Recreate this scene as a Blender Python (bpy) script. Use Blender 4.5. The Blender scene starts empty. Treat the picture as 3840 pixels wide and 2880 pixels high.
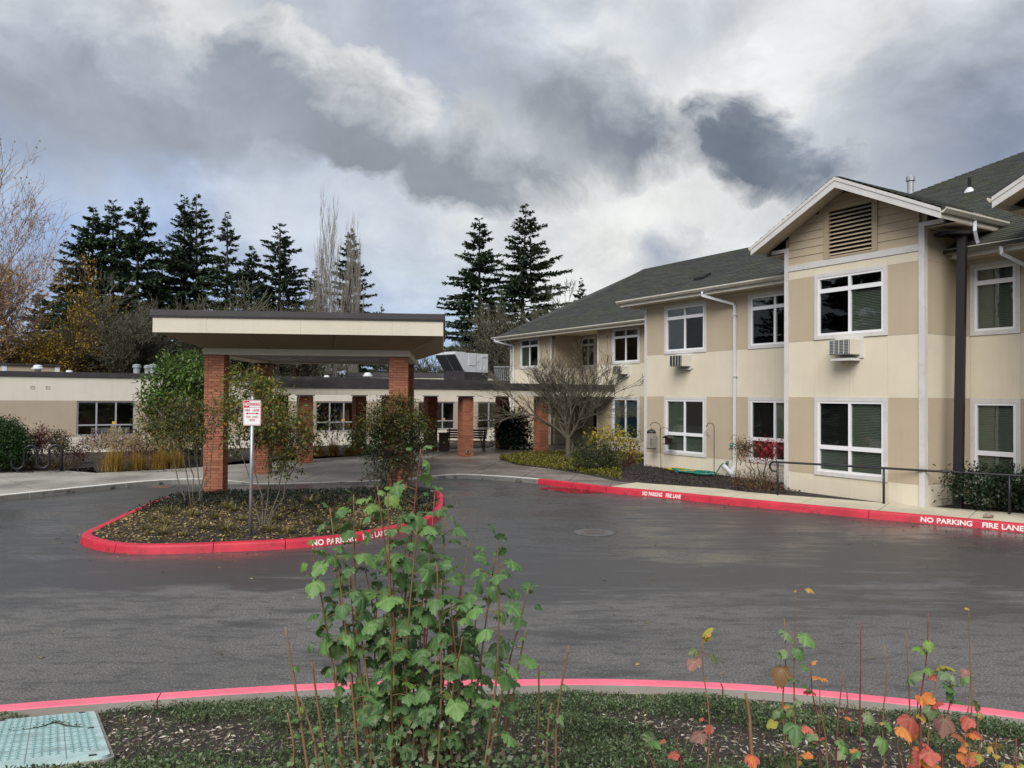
import bpy, bmesh, math, random
import numpy as np
from mathutils import Vector, Matrix
SC = bpy.context.scene
COL = SC.collection
R_ = math.radians

# ---------------------------------------------------------------- camera
PITCH, ROLL, EYE, FOC = R_(0.92), R_(0.4), 2.70, 2850.0
cam_d = bpy.data.cameras.new('camera'); cam = bpy.data.objects.new('camera', cam_d); COL.objects.link(cam)
cam.location = (0, 0, EYE)
cam_d.sensor_width = 36.0; cam_d.lens = 36.0 * FOC / 3840.0
cam_d.clip_start = 0.05; cam_d.clip_end = 3000
cam.rotation_euler = (Matrix.Rotation(R_(90) + PITCH, 3, 'X') @ Matrix.Rotation(ROLL, 3, 'Z')).to_euler()
SC.camera = cam
SC.render.resolution_x, SC.render.resolution_y = 1024, 768
SC.view_settings.view_transform = 'Standard'; SC.view_settings.look = 'None'
SC.view_settings.exposure = 1.40; SC.view_settings.gamma = 1.0
try:
    SC.cycles.max_bounces = 6; SC.cycles.transparent_max_bounces = 12; SC.cycles.diffuse_bounces = 2; SC.cycles.glossy_bounces = 3
    SC.cycles.caustics_reflective = False; SC.cycles.caustics_refractive = False
except Exception: pass

# ---------------------------------------------------------------- sky
SUN_EL, SUN_AZ = R_(44), R_(194)          # azimuth clockwise from +Y: behind the camera, slightly left
world = bpy.data.worlds.new('World'); SC.world = world; world.use_nodes = True
nt = world.node_tree; N = nt.nodes; L = nt.links; N.clear()
def nd(t, **k):
    n = N.new(t)
    for a, b in k.items(): setattr(n, a, b)
    return n
def mth(op, a, b=None, c=None, clamp=False):
    n = nd('ShaderNodeMath', operation=op, use_clamp=clamp)
    for i, v in enumerate((a, b, c)):
        if v is None: continue
        if isinstance(v, (int, float)): n.inputs[i].default_value = v
        else: L.new(v, n.inputs[i])
    return n.outputs[0]
def vmt(op, a, b):
    n = nd('ShaderNodeVectorMath', operation=op)
    for i, v in enumerate((a, b)):
        if isinstance(v, (tuple, list)): n.inputs[i].default_value = v
        else: L.new(v, n.inputs[i])
    return n.outputs['Value'] if op in ('DOT_PRODUCT', 'LENGTH', 'DISTANCE') else n.outputs[0]
def noise(v, s, d=6, r=.55, dist=0.0):
    n = nd('ShaderNodeTexNoise'); n.inputs['Scale'].default_value = s; n.inputs['Detail'].default_value = d
    n.inputs['Roughness'].default_value = r; n.inputs['Distortion'].default_value = dist
    L.new(v, n.inputs['Vector']); return n
def mixc(f, a, b):
    n = nd('ShaderNodeMix', data_type='RGBA')
    if isinstance(f, (int, float)): n.inputs[0].default_value = f
    else: L.new(f, n.inputs[0])
    for i, v in ((6, a), (7, b)):
        if isinstance(v, tuple): n.inputs[i].default_value = v + (1,)
        else: L.new(v, n.inputs[i])
    return n.outputs[2]
def sstep(v, a, b):
    n = nd('ShaderNodeMapRange', interpolation_type='SMOOTHSTEP'); L.new(v, n.inputs[0])
    n.inputs[1].default_value = a; n.inputs[2].default_value = b; return n.outputs[0]
def px_dir(px, py):
    f = Vector((0, math.cos(PITCH), math.sin(PITCH))); u0 = Vector((0, -math.sin(PITCH), math.cos(PITCH))); r0 = Vector((1, 0, 0))
    r = r0 * math.cos(ROLL) + u0 * math.sin(ROLL); u = u0 * math.cos(ROLL) - r0 * math.sin(ROLL)
    return f + r * ((px - 1920) / FOC) - u * ((py - 1440) / FOC)
CLOUDS = [       # photo x, y; angular radius; softness; colour (shaded side); colour of the lit side for a billow
    (430, 830, .17, .13, (160, 188, 230)), (950, 1130, .15, .13, (166, 183, 218)), (1600, 1240, .07, .10, (174, 201, 232)),
    (1050, 800, .07, .09, (214, 221, 230)), (1650, 900, .08, .11, (214, 222, 230)), (330, 640, .05, .07, (196, 210, 228)),
    (3000, 300, .22, .24, (238, 240, 240)), (2600, 120, .05, .05, (200, 206, 214)), (3250, 330, .05, .045, (212, 217, 222)), (2330, 870, .14, .12, (238, 239, 236)),
    (1650, 90, .10, .09, (166, 176, 195)), (640, 60, .08, .045, (222, 224, 225)),
    (180, 330, .12, .06, (160, 168, 182), (190, 196, 205)), (640, 330, .105, .030, (158, 166, 179), (198, 203, 209)), (1060, 250, .072, .010, (156, 164, 175), (226, 229, 231)), (1350, 420, .092, .010, (144, 152, 162), (226, 229, 230)),
    (950, 450, .065, .035, (160, 168, 180)), (1720, 600, .080, .014, (146, 154, 163), (208, 213, 216)), (1980, 630, .045, .025, (154, 161, 169), (198, 203, 208)),
    (2090, 400, .060, .060, (150, 158, 168)), (2260, 470, .058, .040, (140, 149, 159), (172, 180, 188)), (2400, 550, .045, .026, (132, 141, 152), (166, 175, 184)),
    (2750, 510, .058, .018, (118, 127, 141), (150, 159, 170)), (2880, 590, .068, .018, (112, 122, 137), (146, 155, 167)), (3020, 660, .044, .020, (124, 134, 147)),
    (3760, 480, .13, .10, (136, 147, 167)), (2480, 985, .035, .04, (168, 177, 195))]
tc = nd('ShaderNodeTexCoord'); DIR = vmt('NORMALIZE', tc.outputs['Generated'], (0, 0, 0))
sky = nd('ShaderNodeTexSky', sky_type='NISHITA'); sky.sun_disc = False
sky.sun_elevation = SUN_EL; sky.sun_rotation = SUN_AZ; sky.air_density = 1.0; sky.dust_density = 2.0
STR = 1.35
SQ = vmt('MULTIPLY', DIR, (1.0, 1.0, STR))
def chans(n):
    s = nd('ShaderNodeSeparateColor'); L.new(n.outputs['Color'], s.inputs[0]); return s.outputs
NA = noise(SQ, 2.4, 4, .52); na = chans(NA)
WV = vmt('SCALE', vmt('SUBTRACT', NA.outputs['Color'], (.5, .5, .5)), (0, 0, 0)); WV.node.inputs['Scale'].default_value = .22
NB = noise(vmt('ADD', SQ, WV), 9.5, 6, .60); nb = chans(NB)
W2 = vmt('SCALE', vmt('SUBTRACT', NB.outputs['Color'], (.5, .5, .5)), (0, 0, 0)); W2.node.inputs['Scale'].default_value = .17
DW = vmt('ADD', vmt('ADD', SQ, W2), vmt('SCALE', WV, (0, 0, 0))); DW.node.inputs[1].links[0].from_node.inputs['Scale'].default_value = .35
tone = sstep(mth('ADD', mth('MULTIPLY', na[0], .62), mth('ADD', mth('MULTIPLY', nb[0], .42), mth('MULTIPLY', na[1], .36))), .50, .92)
ramp = nd('ShaderNodeValToRGB'); L.new(tone, ramp.inputs[0]); ce = ramp.color_ramp.elements
EXPO = 2 ** SC.view_settings.exposure
def srgb(r, g, b):
    f = lambda c: (c / 255 / 12.92) if c <= 10 else ((c / 255 + .055) / 1.055) ** 2.4
    return (f(r), f(g), f(b))
def skyrgb(r, g, b): return tuple(10 * c / EXPO for c in srgb(r, g, b))      # 10: the background strength is 0.1
ce[0].position = 0.0; ce[0].color = skyrgb(158, 168, 184) + (1,); ce[1].position = 1.0; ce[1].color = skyrgb(216, 217, 216) + (1,)
e = ce.new(.5); e.color = skyrgb(188, 196, 207) + (1,)
cover = sstep(mth('ADD', na[2], mth('MULTIPLY', nb[1], .25)), .38, .60)
skyc = mixc(mth('ADD', mth('MULTIPLY', cover, .3), .7), sky.outputs[0], ramp.outputs[0])
# the clouds in view: (photo x, y), angular size, softness, colour, opacity - each ragged by the noise
for (px, py, rad, soft, colr, *lit) in CLOUDS:
    d = px_dir(px, py).normalized(); ctr = (d.x, d.y, d.z * STR)
    f_ = mth('MULTIPLY_ADD', vmt('DISTANCE', DW, ctr), -.5 / soft, .5 * (rad + soft) / soft, True)
    col_ = skyrgb(*colr)
    if lit:      # billow: its upper right side catches the light
        g_ = mth('MULTIPLY_ADD', vmt('DOT_PRODUCT', vmt('SUBTRACT', DW, ctr), (.55, 0, .83)), 1.0 / rad, .12, True)
        col_ = mixc(g_, col_, skyrgb(*lit[0]))
    skyc = mixc(f_, skyc, col_)
tx = nd('ShaderNodeCombineColor'); tv = mth('ADD', .52, mth('ADD', mth('MULTIPLY', nb[2], .60), mth('MULTIPLY', nb[0], .36))); [L.new(tv, tx.inputs[i]) for i in range(3)]
mm = nd('ShaderNodeMix', data_type='RGBA', blend_type='MULTIPLY'); mm.inputs[0].default_value = 1.0; L.new(skyc, mm.inputs[6]); L.new(tx.outputs[0], mm.inputs[7]); skyc = mm.outputs[2]
bg = nd('ShaderNodeBackground'); L.new(skyc, bg.inputs[0]); bg.inputs[1].default_value = 0.10
world.cycles.sampling_method = 'MANUAL'; world.cycles.sample_map_resolution = 512
wo = nd('ShaderNodeOutputWorld'); L.new(bg.outputs[0], wo.inputs[0])

# ---------------------------------------------------------------- sun through the clouds
sl = bpy.data.lights.new('sun', 'SUN'); sl.energy = 1.5; sl.angle = R_(45); sl.color = (1.0, .97, .92)
sun = bpy.data.objects.new('sun', sl); COL.objects.link(sun)
sd = Vector((math.sin(SUN_AZ) * math.cos(SUN_EL), math.cos(SUN_AZ) * math.cos(SUN_EL), math.sin(SUN_EL)))
sun.rotation_euler = sd.to_track_quat('Z', 'Y').to_euler()
sun.location = (0, 0, 60)

# ================================================================ helpers
def px_ground(px, py, z=0.0):
    d = px_dir(px, py); t = (z - EYE) / d.z; return Vector((d.x * t, d.y * t, z))
def px_depth(px, py, Y):
    d = px_dir(px, py); t = Y / d.y; return Vector((d.x * t, Y, EYE + d.z * t))
G = px_ground
TH = R_(31.5)                                   # the two-storey front runs this far off the view axis
EU = Vector((math.sin(TH), -math.cos(TH), 0)); EV = Vector((-math.cos(TH), -math.sin(TH), 0))
BA = G(2420, 1755, .08); BA.z = 0
BROT = -(math.pi / 2 - TH)
def bw(u, v, z=0.0): return BA + EU * u + EV * v + Vector((0, 0, z))

class MB:
    def __init__(s): s.v = []; s.f = []; s.m = []; s.sm = []
    def quad(s, a, b, c, d, m=0):
        i = len(s.v); s.v += [tuple(a), tuple(b), tuple(c), tuple(d)]; s.f.append((i, i+1, i+2, i+3)); s.m.append(m)
    def poly(s, pts, m=0):
        i = len(s.v); s.v += [tuple(p) for p in pts]; s.f.append(tuple(range(i, i+len(pts)))); s.m.append(m)
    def box(s, x0, x1, y0, y1, z0, z1, m=0):
        i = len(s.v)
        s.v += [(x0,y0,z0),(x1,y0,z0),(x1,y1,z0),(x0,y1,z0),(x0,y0,z1),(x1,y0,z1),(x1,y1,z1),(x0,y1,z1)]
        for f in ((0,3,2,1),(4,5,6,7),(0,1,5,4),(1,2,6,5),(2,3,7,6),(3,0,4,7)):
            s.f.append(tuple(i+k for k in f)); s.m.append(m)
        return s
    def prism(s, pts, d, m=0):
        """closed outline pts extruded by vector d"""
        n = len(pts); i = len(s.v); d = Vector(d)
        s.v += [tuple(p) for p in pts] + [tuple(Vector(p) + d) for p in pts]
        s.f.append(tuple(i+k for k in reversed(range(n)))); s.m.append(m)
        s.f.append(tuple(i+n+k for k in range(n))); s.m.append(m)
        for k in range(n):
            s.f.append((i+k, i+(k+1) % n, i+n+(k+1) % n, i+n+k)); s.m.append(m)
        return s
    def tube(s, path, rad, n=8, m=0, cap=True):
        P = [Vector(p) for p in path]; k = len(P)
        if not hasattr(rad, '__len__'): rad = [rad] * k
        i0 = len(s.v); ref = None
        for j in range(k):
            t = (P[min(j+1, k-1)] - P[max(j-1, 0)])
            if t.length < 1e-9: t = Vector((0, 0, 1))
            t.normalize()
            if ref is None: ref = Vector((1, 0, 0)) if abs(t.x) < .8 else Vector((0, 1, 0))
            a = (ref - t * ref.dot(t)); a = a.normalized() if a.length > 1e-6 else t.orthogonal().normalized()
            ref = a; b = t.cross(a)
            for q in range(n):
                w = 2 * math.pi * q / n
                s.v.append(tuple(P[j] + (a * math.cos(w) + b * math.sin(w)) * rad[j]))
        for j in range(k-1):
            for q in range(n):
                a = i0 + j*n + q; b = i0 + j*n + (q+1) % n
                s.f.append((a, b, b+n, a+n)); s.m.append(m)
        if cap:
            s.f.append(tuple(i0 + q for q in reversed(range(n)))); s.m.append(m)
            s.f.append(tuple(i0 + (k-1)*n + q for q in range(n))); s.m.append(m)
        return s
    def lathe(s, prof, c=(0, 0, 0), n=20, m=0):
        i0 = len(s.v)
        for r, z in prof:
            for q in range(n):
                w = 2 * math.pi * q / n; s.v.append((c[0] + r*math.cos(w), c[1] + r*math.sin(w), c[2] + z))
        for j in range(len(prof)-1):
            for q in range(n):
                a = i0 + j*n + q; b = i0 + j*n + (q+1) % n; s.f.append((a, b, b+n, a+n)); s.m.append(m)
        s.f.append(tuple(i0 + q for q in reversed(range(n)))); s.m.append(m)
        s.f.append(tuple(i0 + (len(prof)-1)*n + q for q in range(n))); s.m.append(m)
        return s
    def mesh(s, name, mats, smooth=False):
        me = bpy.data.meshes.new(name); me.from_pydata(s.v, [], s.f)
        for m in (mats if isinstance(mats, (list, tuple)) else [mats]): me.materials.append(m)
        if any(s.m): me.polygons.foreach_set('material_index', s.m)
        if smooth: me.polygons.foreach_set('use_smooth', [True] * len(me.polygons))
        me.update(); return me
    def build(s, name, mats, parent=None, smooth=False, **tags):
        return link(name, s.mesh(name, mats, smooth), parent, **tags)
def link(name, me, parent=None, loc=None, rz=None, **tags):
    o = bpy.data.objects.new(name, me); COL.objects.link(o)
    if parent is not None: o.parent = parent
    if loc is not None: o.location = loc
    if rz is not None: o.rotation_euler = (0, 0, rz)
    for k, v in tags.items(): o[k] = v
    return o
def thing(name, label, cat, loc=(0, 0, 0), rz=0.0, group=None):
    o = link(name, None, None, loc, rz, label=label, category=cat)
    o.empty_display_size = .2
    if group: o['group'] = group
    return o
def bevel(o, w, seg=2):
    b = o.modifiers.new('bevel', 'BEVEL'); b.width = w; b.segments = seg; b.limit_method = 'ANGLE'; return o

# ---------------------------------------------------------------- materials
def newmat(name):
    m = bpy.data.materials.new(name); m.use_nodes = True
    t = m.node_tree; p = t.nodes['Principled BSDF']; return m, t, p
def tn(t, typ, **k):
    n = t.nodes.new(typ)
    for a, b in k.items(): setattr(n, a, b)
    return n
def tnoise(t, scale, detail=5, rough=.55, coord='Object', vec=None, stretch=None):
    n = tn(t, 'ShaderNodeTexNoise'); n.inputs['Scale'].default_value = scale; n.inputs['Detail'].default_value = detail; n.inputs['Roughness'].default_value = rough
    if vec is None:
        c = tn(t, 'ShaderNodeTexCoord'); vec = c.outputs[coord]
    if stretch:
        mp = tn(t, 'ShaderNodeMapping'); mp.inputs['Scale'].default_value = stretch; t.links.new(vec, mp.inputs[0]); vec = mp.outputs[0]
    t.links.new(vec, n.inputs['Vector']); return n
def tramp(t, src, stops):
    r = tn(t, 'ShaderNodeValToRGB'); e = r.color_ramp.elements
    e[0].position, e[0].color = stops[0][0], tuple(stops[0][1]) + (1,)
    e[1].position, e[1].color = stops[-1][0], tuple(stops[-1][1]) + (1,)
    for p, c in stops[1:-1]:
        x = e.new(p); x.color = tuple(c) + (1,)
    t.links.new(src, r.inputs[0]); return r.outputs[0]
def tmix(t, f, a, b, blend='MIX'):
    n = tn(t, 'ShaderNodeMix', data_type='RGBA', blend_type=blend)
    if isinstance(f, (int, float)): n.inputs[0].default_value = f
    else: t.links.new(f, n.inputs[0])
    for i, v in ((6, a), (7, b)):
        if isinstance(v, (tuple, list)): n.inputs[i].default_value = tuple(v)[:3] + (1,)
        else: t.links.new(v, n.inputs[i])
    return n.outputs[2]
def tmath(t, op, a, b=None, clamp=False):
    n = tn(t, 'ShaderNodeMath', operation=op, use_clamp=clamp)
    for i, v in enumerate((a, b)):
        if v is None: continue
        if isinstance(v, (int, float)): n.inputs[i].default_value = v
        else: t.links.new(v, n.inputs[i])
    return n.outputs[0]
def tstep(t, v, a, b):
    n = tn(t, 'ShaderNodeMapRange', interpolation_type='SMOOTHSTEP'); t.links.new(v, n.inputs[0])
    n.inputs[1].default_value = a; n.inputs[2].default_value = b; return n.outputs[0]
def tbump(t, p, h, strength, dist=.01):
    b = tn(t, 'ShaderNodeBump'); b.inputs['Strength'].default_value = strength; b.inputs['Distance'].default_value = dist
    t.links.new(h, b.inputs['Height']); t.links.new(b.outputs[0], p.inputs['Normal'])
def pm(name, col, rough=.7, var=.12, scale=3.0, fine=0.0, fscale=60.0, bump=0.0, bscale=80.0, metal=0.0, spec=None, dirt=None, coord='Object', stretch=None, streak=0.0):
    """painted / plain surface: base colour with soft mottling, optional fine grain, streaks and dirt"""
    m, t, p = newmat(name)
    a = tuple(c * (1 - var) for c in col); b = tuple(min(1, c * (1 + var)) for c in col)
    n = tnoise(t, scale, 6, .6, coord, stretch=stretch)
    c = tramp(t, n.outputs[0], [(.3, a), (.7, b)])
    if fine:
        f = tnoise(t, fscale, 3, .6, coord); c = tmix(t, fine, c, tramp(t, f.outputs[0], [(.3, tuple(x*.5 for x in col)), (.7, tuple(min(1, x*1.5) for x in col))]))
    if streak:
        s = tnoise(t, 5.0, 4, .6, coord, stretch=(1.6, 1.6, .12)); c = tmix(t, tmath(t, 'MULTIPLY', tstep(t, s.outputs[0], .48, .75), streak), c, tuple(x * .62 for x in col))
    if dirt:
        dcol, amt, ds = dirt; s = tnoise(t, ds, 7, .65, coord); c = tmix(t, tmath(t, 'MULTIPLY', tstep(t, s.outputs[0], .5, .68), amt), c, dcol)
    t.links.new(c, p.inputs['Base Color'])
    p.inputs['Roughness'].default_value = rough; p.inputs['Metallic'].default_value = metal
    if spec is not None: p.inputs['Specular IOR Level'].default_value = spec
    if bump:
        h = tnoise(t, bscale, 4, .6, coord); tbump(t, p, h.outputs[0], bump)
    return m
def leafmat(name, stops, trans=.28, rough=.5, objrand=False, under=None, veins=False):
    """foliage: colour by the leaf's own random number"""
    m, t, p = newmat(name)
    if objrand:
        r = tn(t, 'ShaderNodeObjectInfo').outputs['Random']
    else:
        a = tn(t, 'ShaderNodeAttribute'); a.attribute_name = 'rnd'; r = a.outputs['Fac']
    c = tramp(t, r, stops)
    if objrand:
        n = tnoise(t, 22, 4, .6); c = tmix(t, .5, c, tramp(t, n.outputs[0], [(.3, tuple(x*.62 for x in stops[0][1])), (.7, tuple(min(1, x*1.35) for x in stops[-1][1]))]), 'OVERLAY') if False else tmix(t, tstep(t, n.outputs[0], .35, .75), c, tmix(t, .14, c, (.55, .62, .40)))
    if veins:
        v = tn(t, 'ShaderNodeAttribute'); v.attribute_name = 'vein'
        c = tmix(t, tmath(t, 'MULTIPLY', v.outputs['Fac'], .55), c, tmix(t, .5, c, (.42, .52, .28)))
    if under:
        g = tn(t, 'ShaderNodeNewGeometry'); c = tmix(t, g.outputs['Backfacing'], c, tmix(t, .6, c, under))
    t.links.new(c, p.inputs['Base Color']); p.inputs['Roughness'].default_value = rough; p.inputs['Specular IOR Level'].default_value = .35
    tr = tn(t, 'ShaderNodeBsdfTranslucent'); t.links.new(tmix(t, .5, c, tmix(t, 1.0, c, (1.0, 1.0, .35), 'MULTIPLY')), tr.inputs[0])
    mx = tn(t, 'ShaderNodeMixShader'); mx.inputs[0].default_value = trans
    t.links.new(p.outputs[0], mx.inputs[1]); t.links.new(tr.outputs[0], mx.inputs[2])
    t.links.new(mx.outputs[0], t.nodes['Material Output'].inputs[0]); return m
def glassmat(name, tint=(.80, .84, .82), ripple=.25, refl=1.0):
    m, t, p = newmat(name); t.nodes.remove(p)
    tr = tn(t, 'ShaderNodeBsdfTransparent'); tr.inputs[0].default_value = tint + (1,)
    gl = tn(t, 'ShaderNodeBsdfGlossy'); gl.inputs['Roughness'].default_value = .015; gl.inputs['Color'].default_value = (.9*refl, .93*refl, .95*refl, 1)
    lw = tn(t, 'ShaderNodeLayerWeight'); lw.inputs[0].default_value = .5; fr_ = tmath(t, 'ADD', tmath(t, 'MULTIPLY', tmath(t, 'POWER', lw.outputs['Facing'], 3.2), .80), .055, True)
    n = tnoise(t, 1.6, 2, .4); b = tn(t, 'ShaderNodeBump'); b.inputs['Strength'].default_value = ripple; b.inputs['Distance'].default_value = .02
    t.links.new(n.outputs[0], b.inputs['Height']); t.links.new(b.outputs[0], gl.inputs['Normal']); 
    mx = tn(t, 'ShaderNodeMixShader'); t.links.new(fr_, mx.inputs[0]); t.links.new(tr.outputs[0], mx.inputs[1]); t.links.new(gl.outputs[0], mx.inputs[2])
    t.links.new(mx.outputs[0], t.nodes['Material Output'].inputs[0]); return m

M = {}
M['cream'] = pm('cream_stucco', (.70, .625, .49), .85, .04, 1.2, .06, 60, .3, 40, streak=.10, dirt=((.46, .40, .30), .10, 1.3))
M['tan'] = pm('tan_stucco', (.49, .40, .285), .85, .04, 1.2, .06, 60, .3, 40, streak=.10, dirt=((.34, .27, .19), .10, 1.3))
M['cream2'] = pm('pale_stucco', (.64, .59, .51), .85, .05, .8, .04, 90, .2, 45, streak=.12)
M['tan2'] = pm('taupe_stucco', (.40, .325, .245), .85, .05, .8, .04, 90, .2, 45, streak=.08)
M['canopy'] = pm('canopy_stucco', (.60, .555, .455), .85, .04, 1.0, .05, 90, .2, 50, streak=.16, dirt=((.40, .36, .28), .12, 1.6))
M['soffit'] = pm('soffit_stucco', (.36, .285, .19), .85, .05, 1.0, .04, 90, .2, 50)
M['ceiling'] = pm('grey_ceiling', (.34, .33, .32), .8, .05, 1.0)
M['trim'] = pm('white_trim_paint', (.63, .61, .59), .55, .05, 2.0, streak=.14, dirt=((.35, .32, .28), .25, 3))
M['vinyl'] = pm('white_vinyl', (.80, .80, .82), .35, .02, 2)
M['gutter'] = pm('cream_gutter', (.60, .56, .48), .45, .06, 1.5, streak=.3, dirt=((.2, .18, .13), .3, 4))
M['spout'] = pm('white_downspout', (.66, .68, .72), .4, .04, 1.5, streak=.2)
M['eave'] = pm('eave_board', (.55, .48, .36), .75, .06, 1.5)
M['cap'] = pm('dark_metal_cap', (.040, .034, .038), .42, .12, 1.5, dirt=((.10, .09, .09), .4, 2))
M['louvre'] = pm('tan_louvre', (.40, .315, .215), .75, .05, 2)
M['black'] = pm('matt_black', (.008, .008, .009), .9, .1, 2)
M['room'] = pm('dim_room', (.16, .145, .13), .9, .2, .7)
M['curtain'] = pm('curtain_cloth', (.32, .15, .07), .9, .25, 6, stretch=(4, 4, .2))
M['blind'] = pm('blind_slat', (.20, .21, .175), .6, .05, 2)
M['glass'] = glassmat('window_glass')
M['glassd'] = glassmat('screened_glass', (.50, .52, .53), .15, .55)
M['alu'] = pm('grey_aluminium', (.42, .43, .45), .4, .04, 2, metal=.3)
M['post'] = pm('bronze_pole', (.007, .004, .006), .6, .15, 2)
M['rail'] = pm('black_rail', (.012, .013, .018), .42, .2, 3)
M['steel'] = pm('galvanised_steel', (.42, .44, .47), .42, .14, 6, metal=.7, streak=.3)
M['signwhite'] = pm('sign_white', (.80, .80, .80), .4, .03, 3)
M['signred'] = pm('sign_red', (.56, .012, .03), .4, .05, 3)
M['white'] = pm('white_enamel', (.60, .62, .64), .4, .04, 2, dirt=((.45, .44, .42), .25, 4))
M['ventgrey'] = pm('vent_grey', (.36, .39, .40), .5, .12, 4, metal=.4, streak=.3)
M['plastic'] = pm('cream_plastic', (.62, .58, .50), .45, .05, 3, streak=.15)
M['condenser'] = pm('dark_grille', (.05, .055, .06), .6, .1, 3)
M['wood'] = pm('brown_bench_wood', (.10, .050, .030), .6, .25, 8, stretch=(1, 8, 8))
M['bin'] = pm('brown_bin', (.070, .046, .036), .7, .2, 5)
M['hoseg'] = pm('green_hose', (.012, .16, .12), .35, .1, 8)
M['hosey'] = pm('yellow_hose', (.36, .31, .04), .4, .1, 8)
M['iron'] = pm('rusty_iron', (.13, .060, .036), .8, .3, 14, .2, 80)
M['manhole'] = pm('cast_iron_lid', (.13, .127, .124), .55, .15, 12, metal=.3)
M['redhook'] = pm('rusty_red_rod', (.26, .055, .045), .6, .2, 8)
M['hook'] = pm('dark_rod', (.020, .014, .012), .5, .2, 8)
M['bottle'] = pm('green_bottle', (.01, .22, .17), .15, .1, 8)
M['seed'] = pm('bird_seed', (.20, .13, .06), .9, .4, 60)
M['stone'] = pm('brown_stone', (.26, .185, .145), .8, .2, 20)
M['yellow'] = pm('yellow_card', (.75, .42, .01), .6, .03, 4)
M['carton'] = pm('white_carton', (.60, .60, .60), .7, .05, 4)
M['bluegrey'] = pm('blue_print', (.10, .14, .20), .7, .05, 4)

def kerbmat(name, col, grime=.5, dark=(.03, .028, .026), rough=.55, var=.10, chip=.8):
    m, t, p = newmat(name)
    n = tnoise(t, 2.2, 7, .62); c = tramp(t, n.outputs[0], [(.3, tuple(x * (1 - var) for x in col)), (.7, tuple(min(1, x * (1 + var)) for x in col))])
    s = tnoise(t, 4.5, 9, .72); g = tmath(t, 'MULTIPLY', tstep(t, s.outputs[0], .54, .64), grime)
    co = tn(t, 'ShaderNodeTexCoord'); sx = tn(t, 'ShaderNodeSeparateXYZ'); t.links.new(co.outputs['Object'], sx.inputs[0])
    low = tstep(t, sx.outputs['Z'], .13, .01)
    c = tmix(t, tmath(t, 'MULTIPLY', g, tmath(t, 'ADD', .22, low), True), c, dark)
    ch = tnoise(t, 11, 9, .75); c = tmix(t, tmath(t, 'MULTIPLY', tstep(t, ch.outputs[0], .625, .665), chip), c, (.36, .31, .27))
    sc_ = tnoise(t, 3.0, 6, .7, stretch=(.5, .5, 6)); c = tmix(t, tmath(t, 'MULTIPLY', tstep(t, sc_.outputs[0], .58, .72), .35 * chip), c, tuple(x * .55 for x in col))
    t.links.new(c, p.inputs['Base Color']); p.inputs['Roughness'].default_value = rough
    h = tnoise(t, 60, 5, .6); tbump(t, p, h.outputs[0], .25)
    return m
M['kred'] = kerbmat('red_kerb_paint', (.50, .020, .044), .8, (.13, .018, .022), var=.22)
M['kpink'] = kerbmat('skylit_red_kerb_paint', (.78, .145, .215), .7, (.34, .24, .20), var=.14)  # same red paint, coloured paler to stand in for skylight on the near kerb
M['kwhite'] = kerbmat('worn_white_kerb', (.62, .61, .56), 1.0, (.035, .035, .032))
M['kface'] = kerbmat('grimy_kerb_face', (.16, .155, .14), 1.0, (.018, .018, .017))
M['kgrey'] = kerbmat('bare_kerb', (.30, .28, .25), .6)
M['letter'] = pm('white_stencil_paint', (.78, .74, .70), .6, .05, 8, dirt=((.60, .10, .10), .5, 30))

# brick: each brick its own tint
def brickmat():
    m, t, p = newmat('red_brick')
    oi = tn(t, 'ShaderNodeObjectInfo'); ge = tn(t, 'ShaderNodeNewGeometry')
    r = tmath(t, 'FRACT', tmath(t, 'ADD', oi.outputs['Random'], ge.outputs['Random Per Island']))
    c = tramp(t, r, [(0, (.27, .098, .058)), (.35, (.35, .132, .074)), (.7, (.43, .175, .098)), (1, (.30, .104, .062))])
    n = tnoise(t, 14, 6, .65); c = tmix(t, tmath(t, 'MULTIPLY', tstep(t, n.outputs[0], .45, .75), .5), c, (.17, .055, .034))
    t.links.new(c, p.inputs['Base Color']); p.inputs['Roughness'].default_value = .82
    h = tnoise(t, 90, 5, .6); tbump(t, p, h.outputs[0], .4); return m
M['brick'] = brickmat()
M['mortar'] = pm('dark_mortar', (.13, .075, .055), .95, .15, 20, .2, 120)

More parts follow.
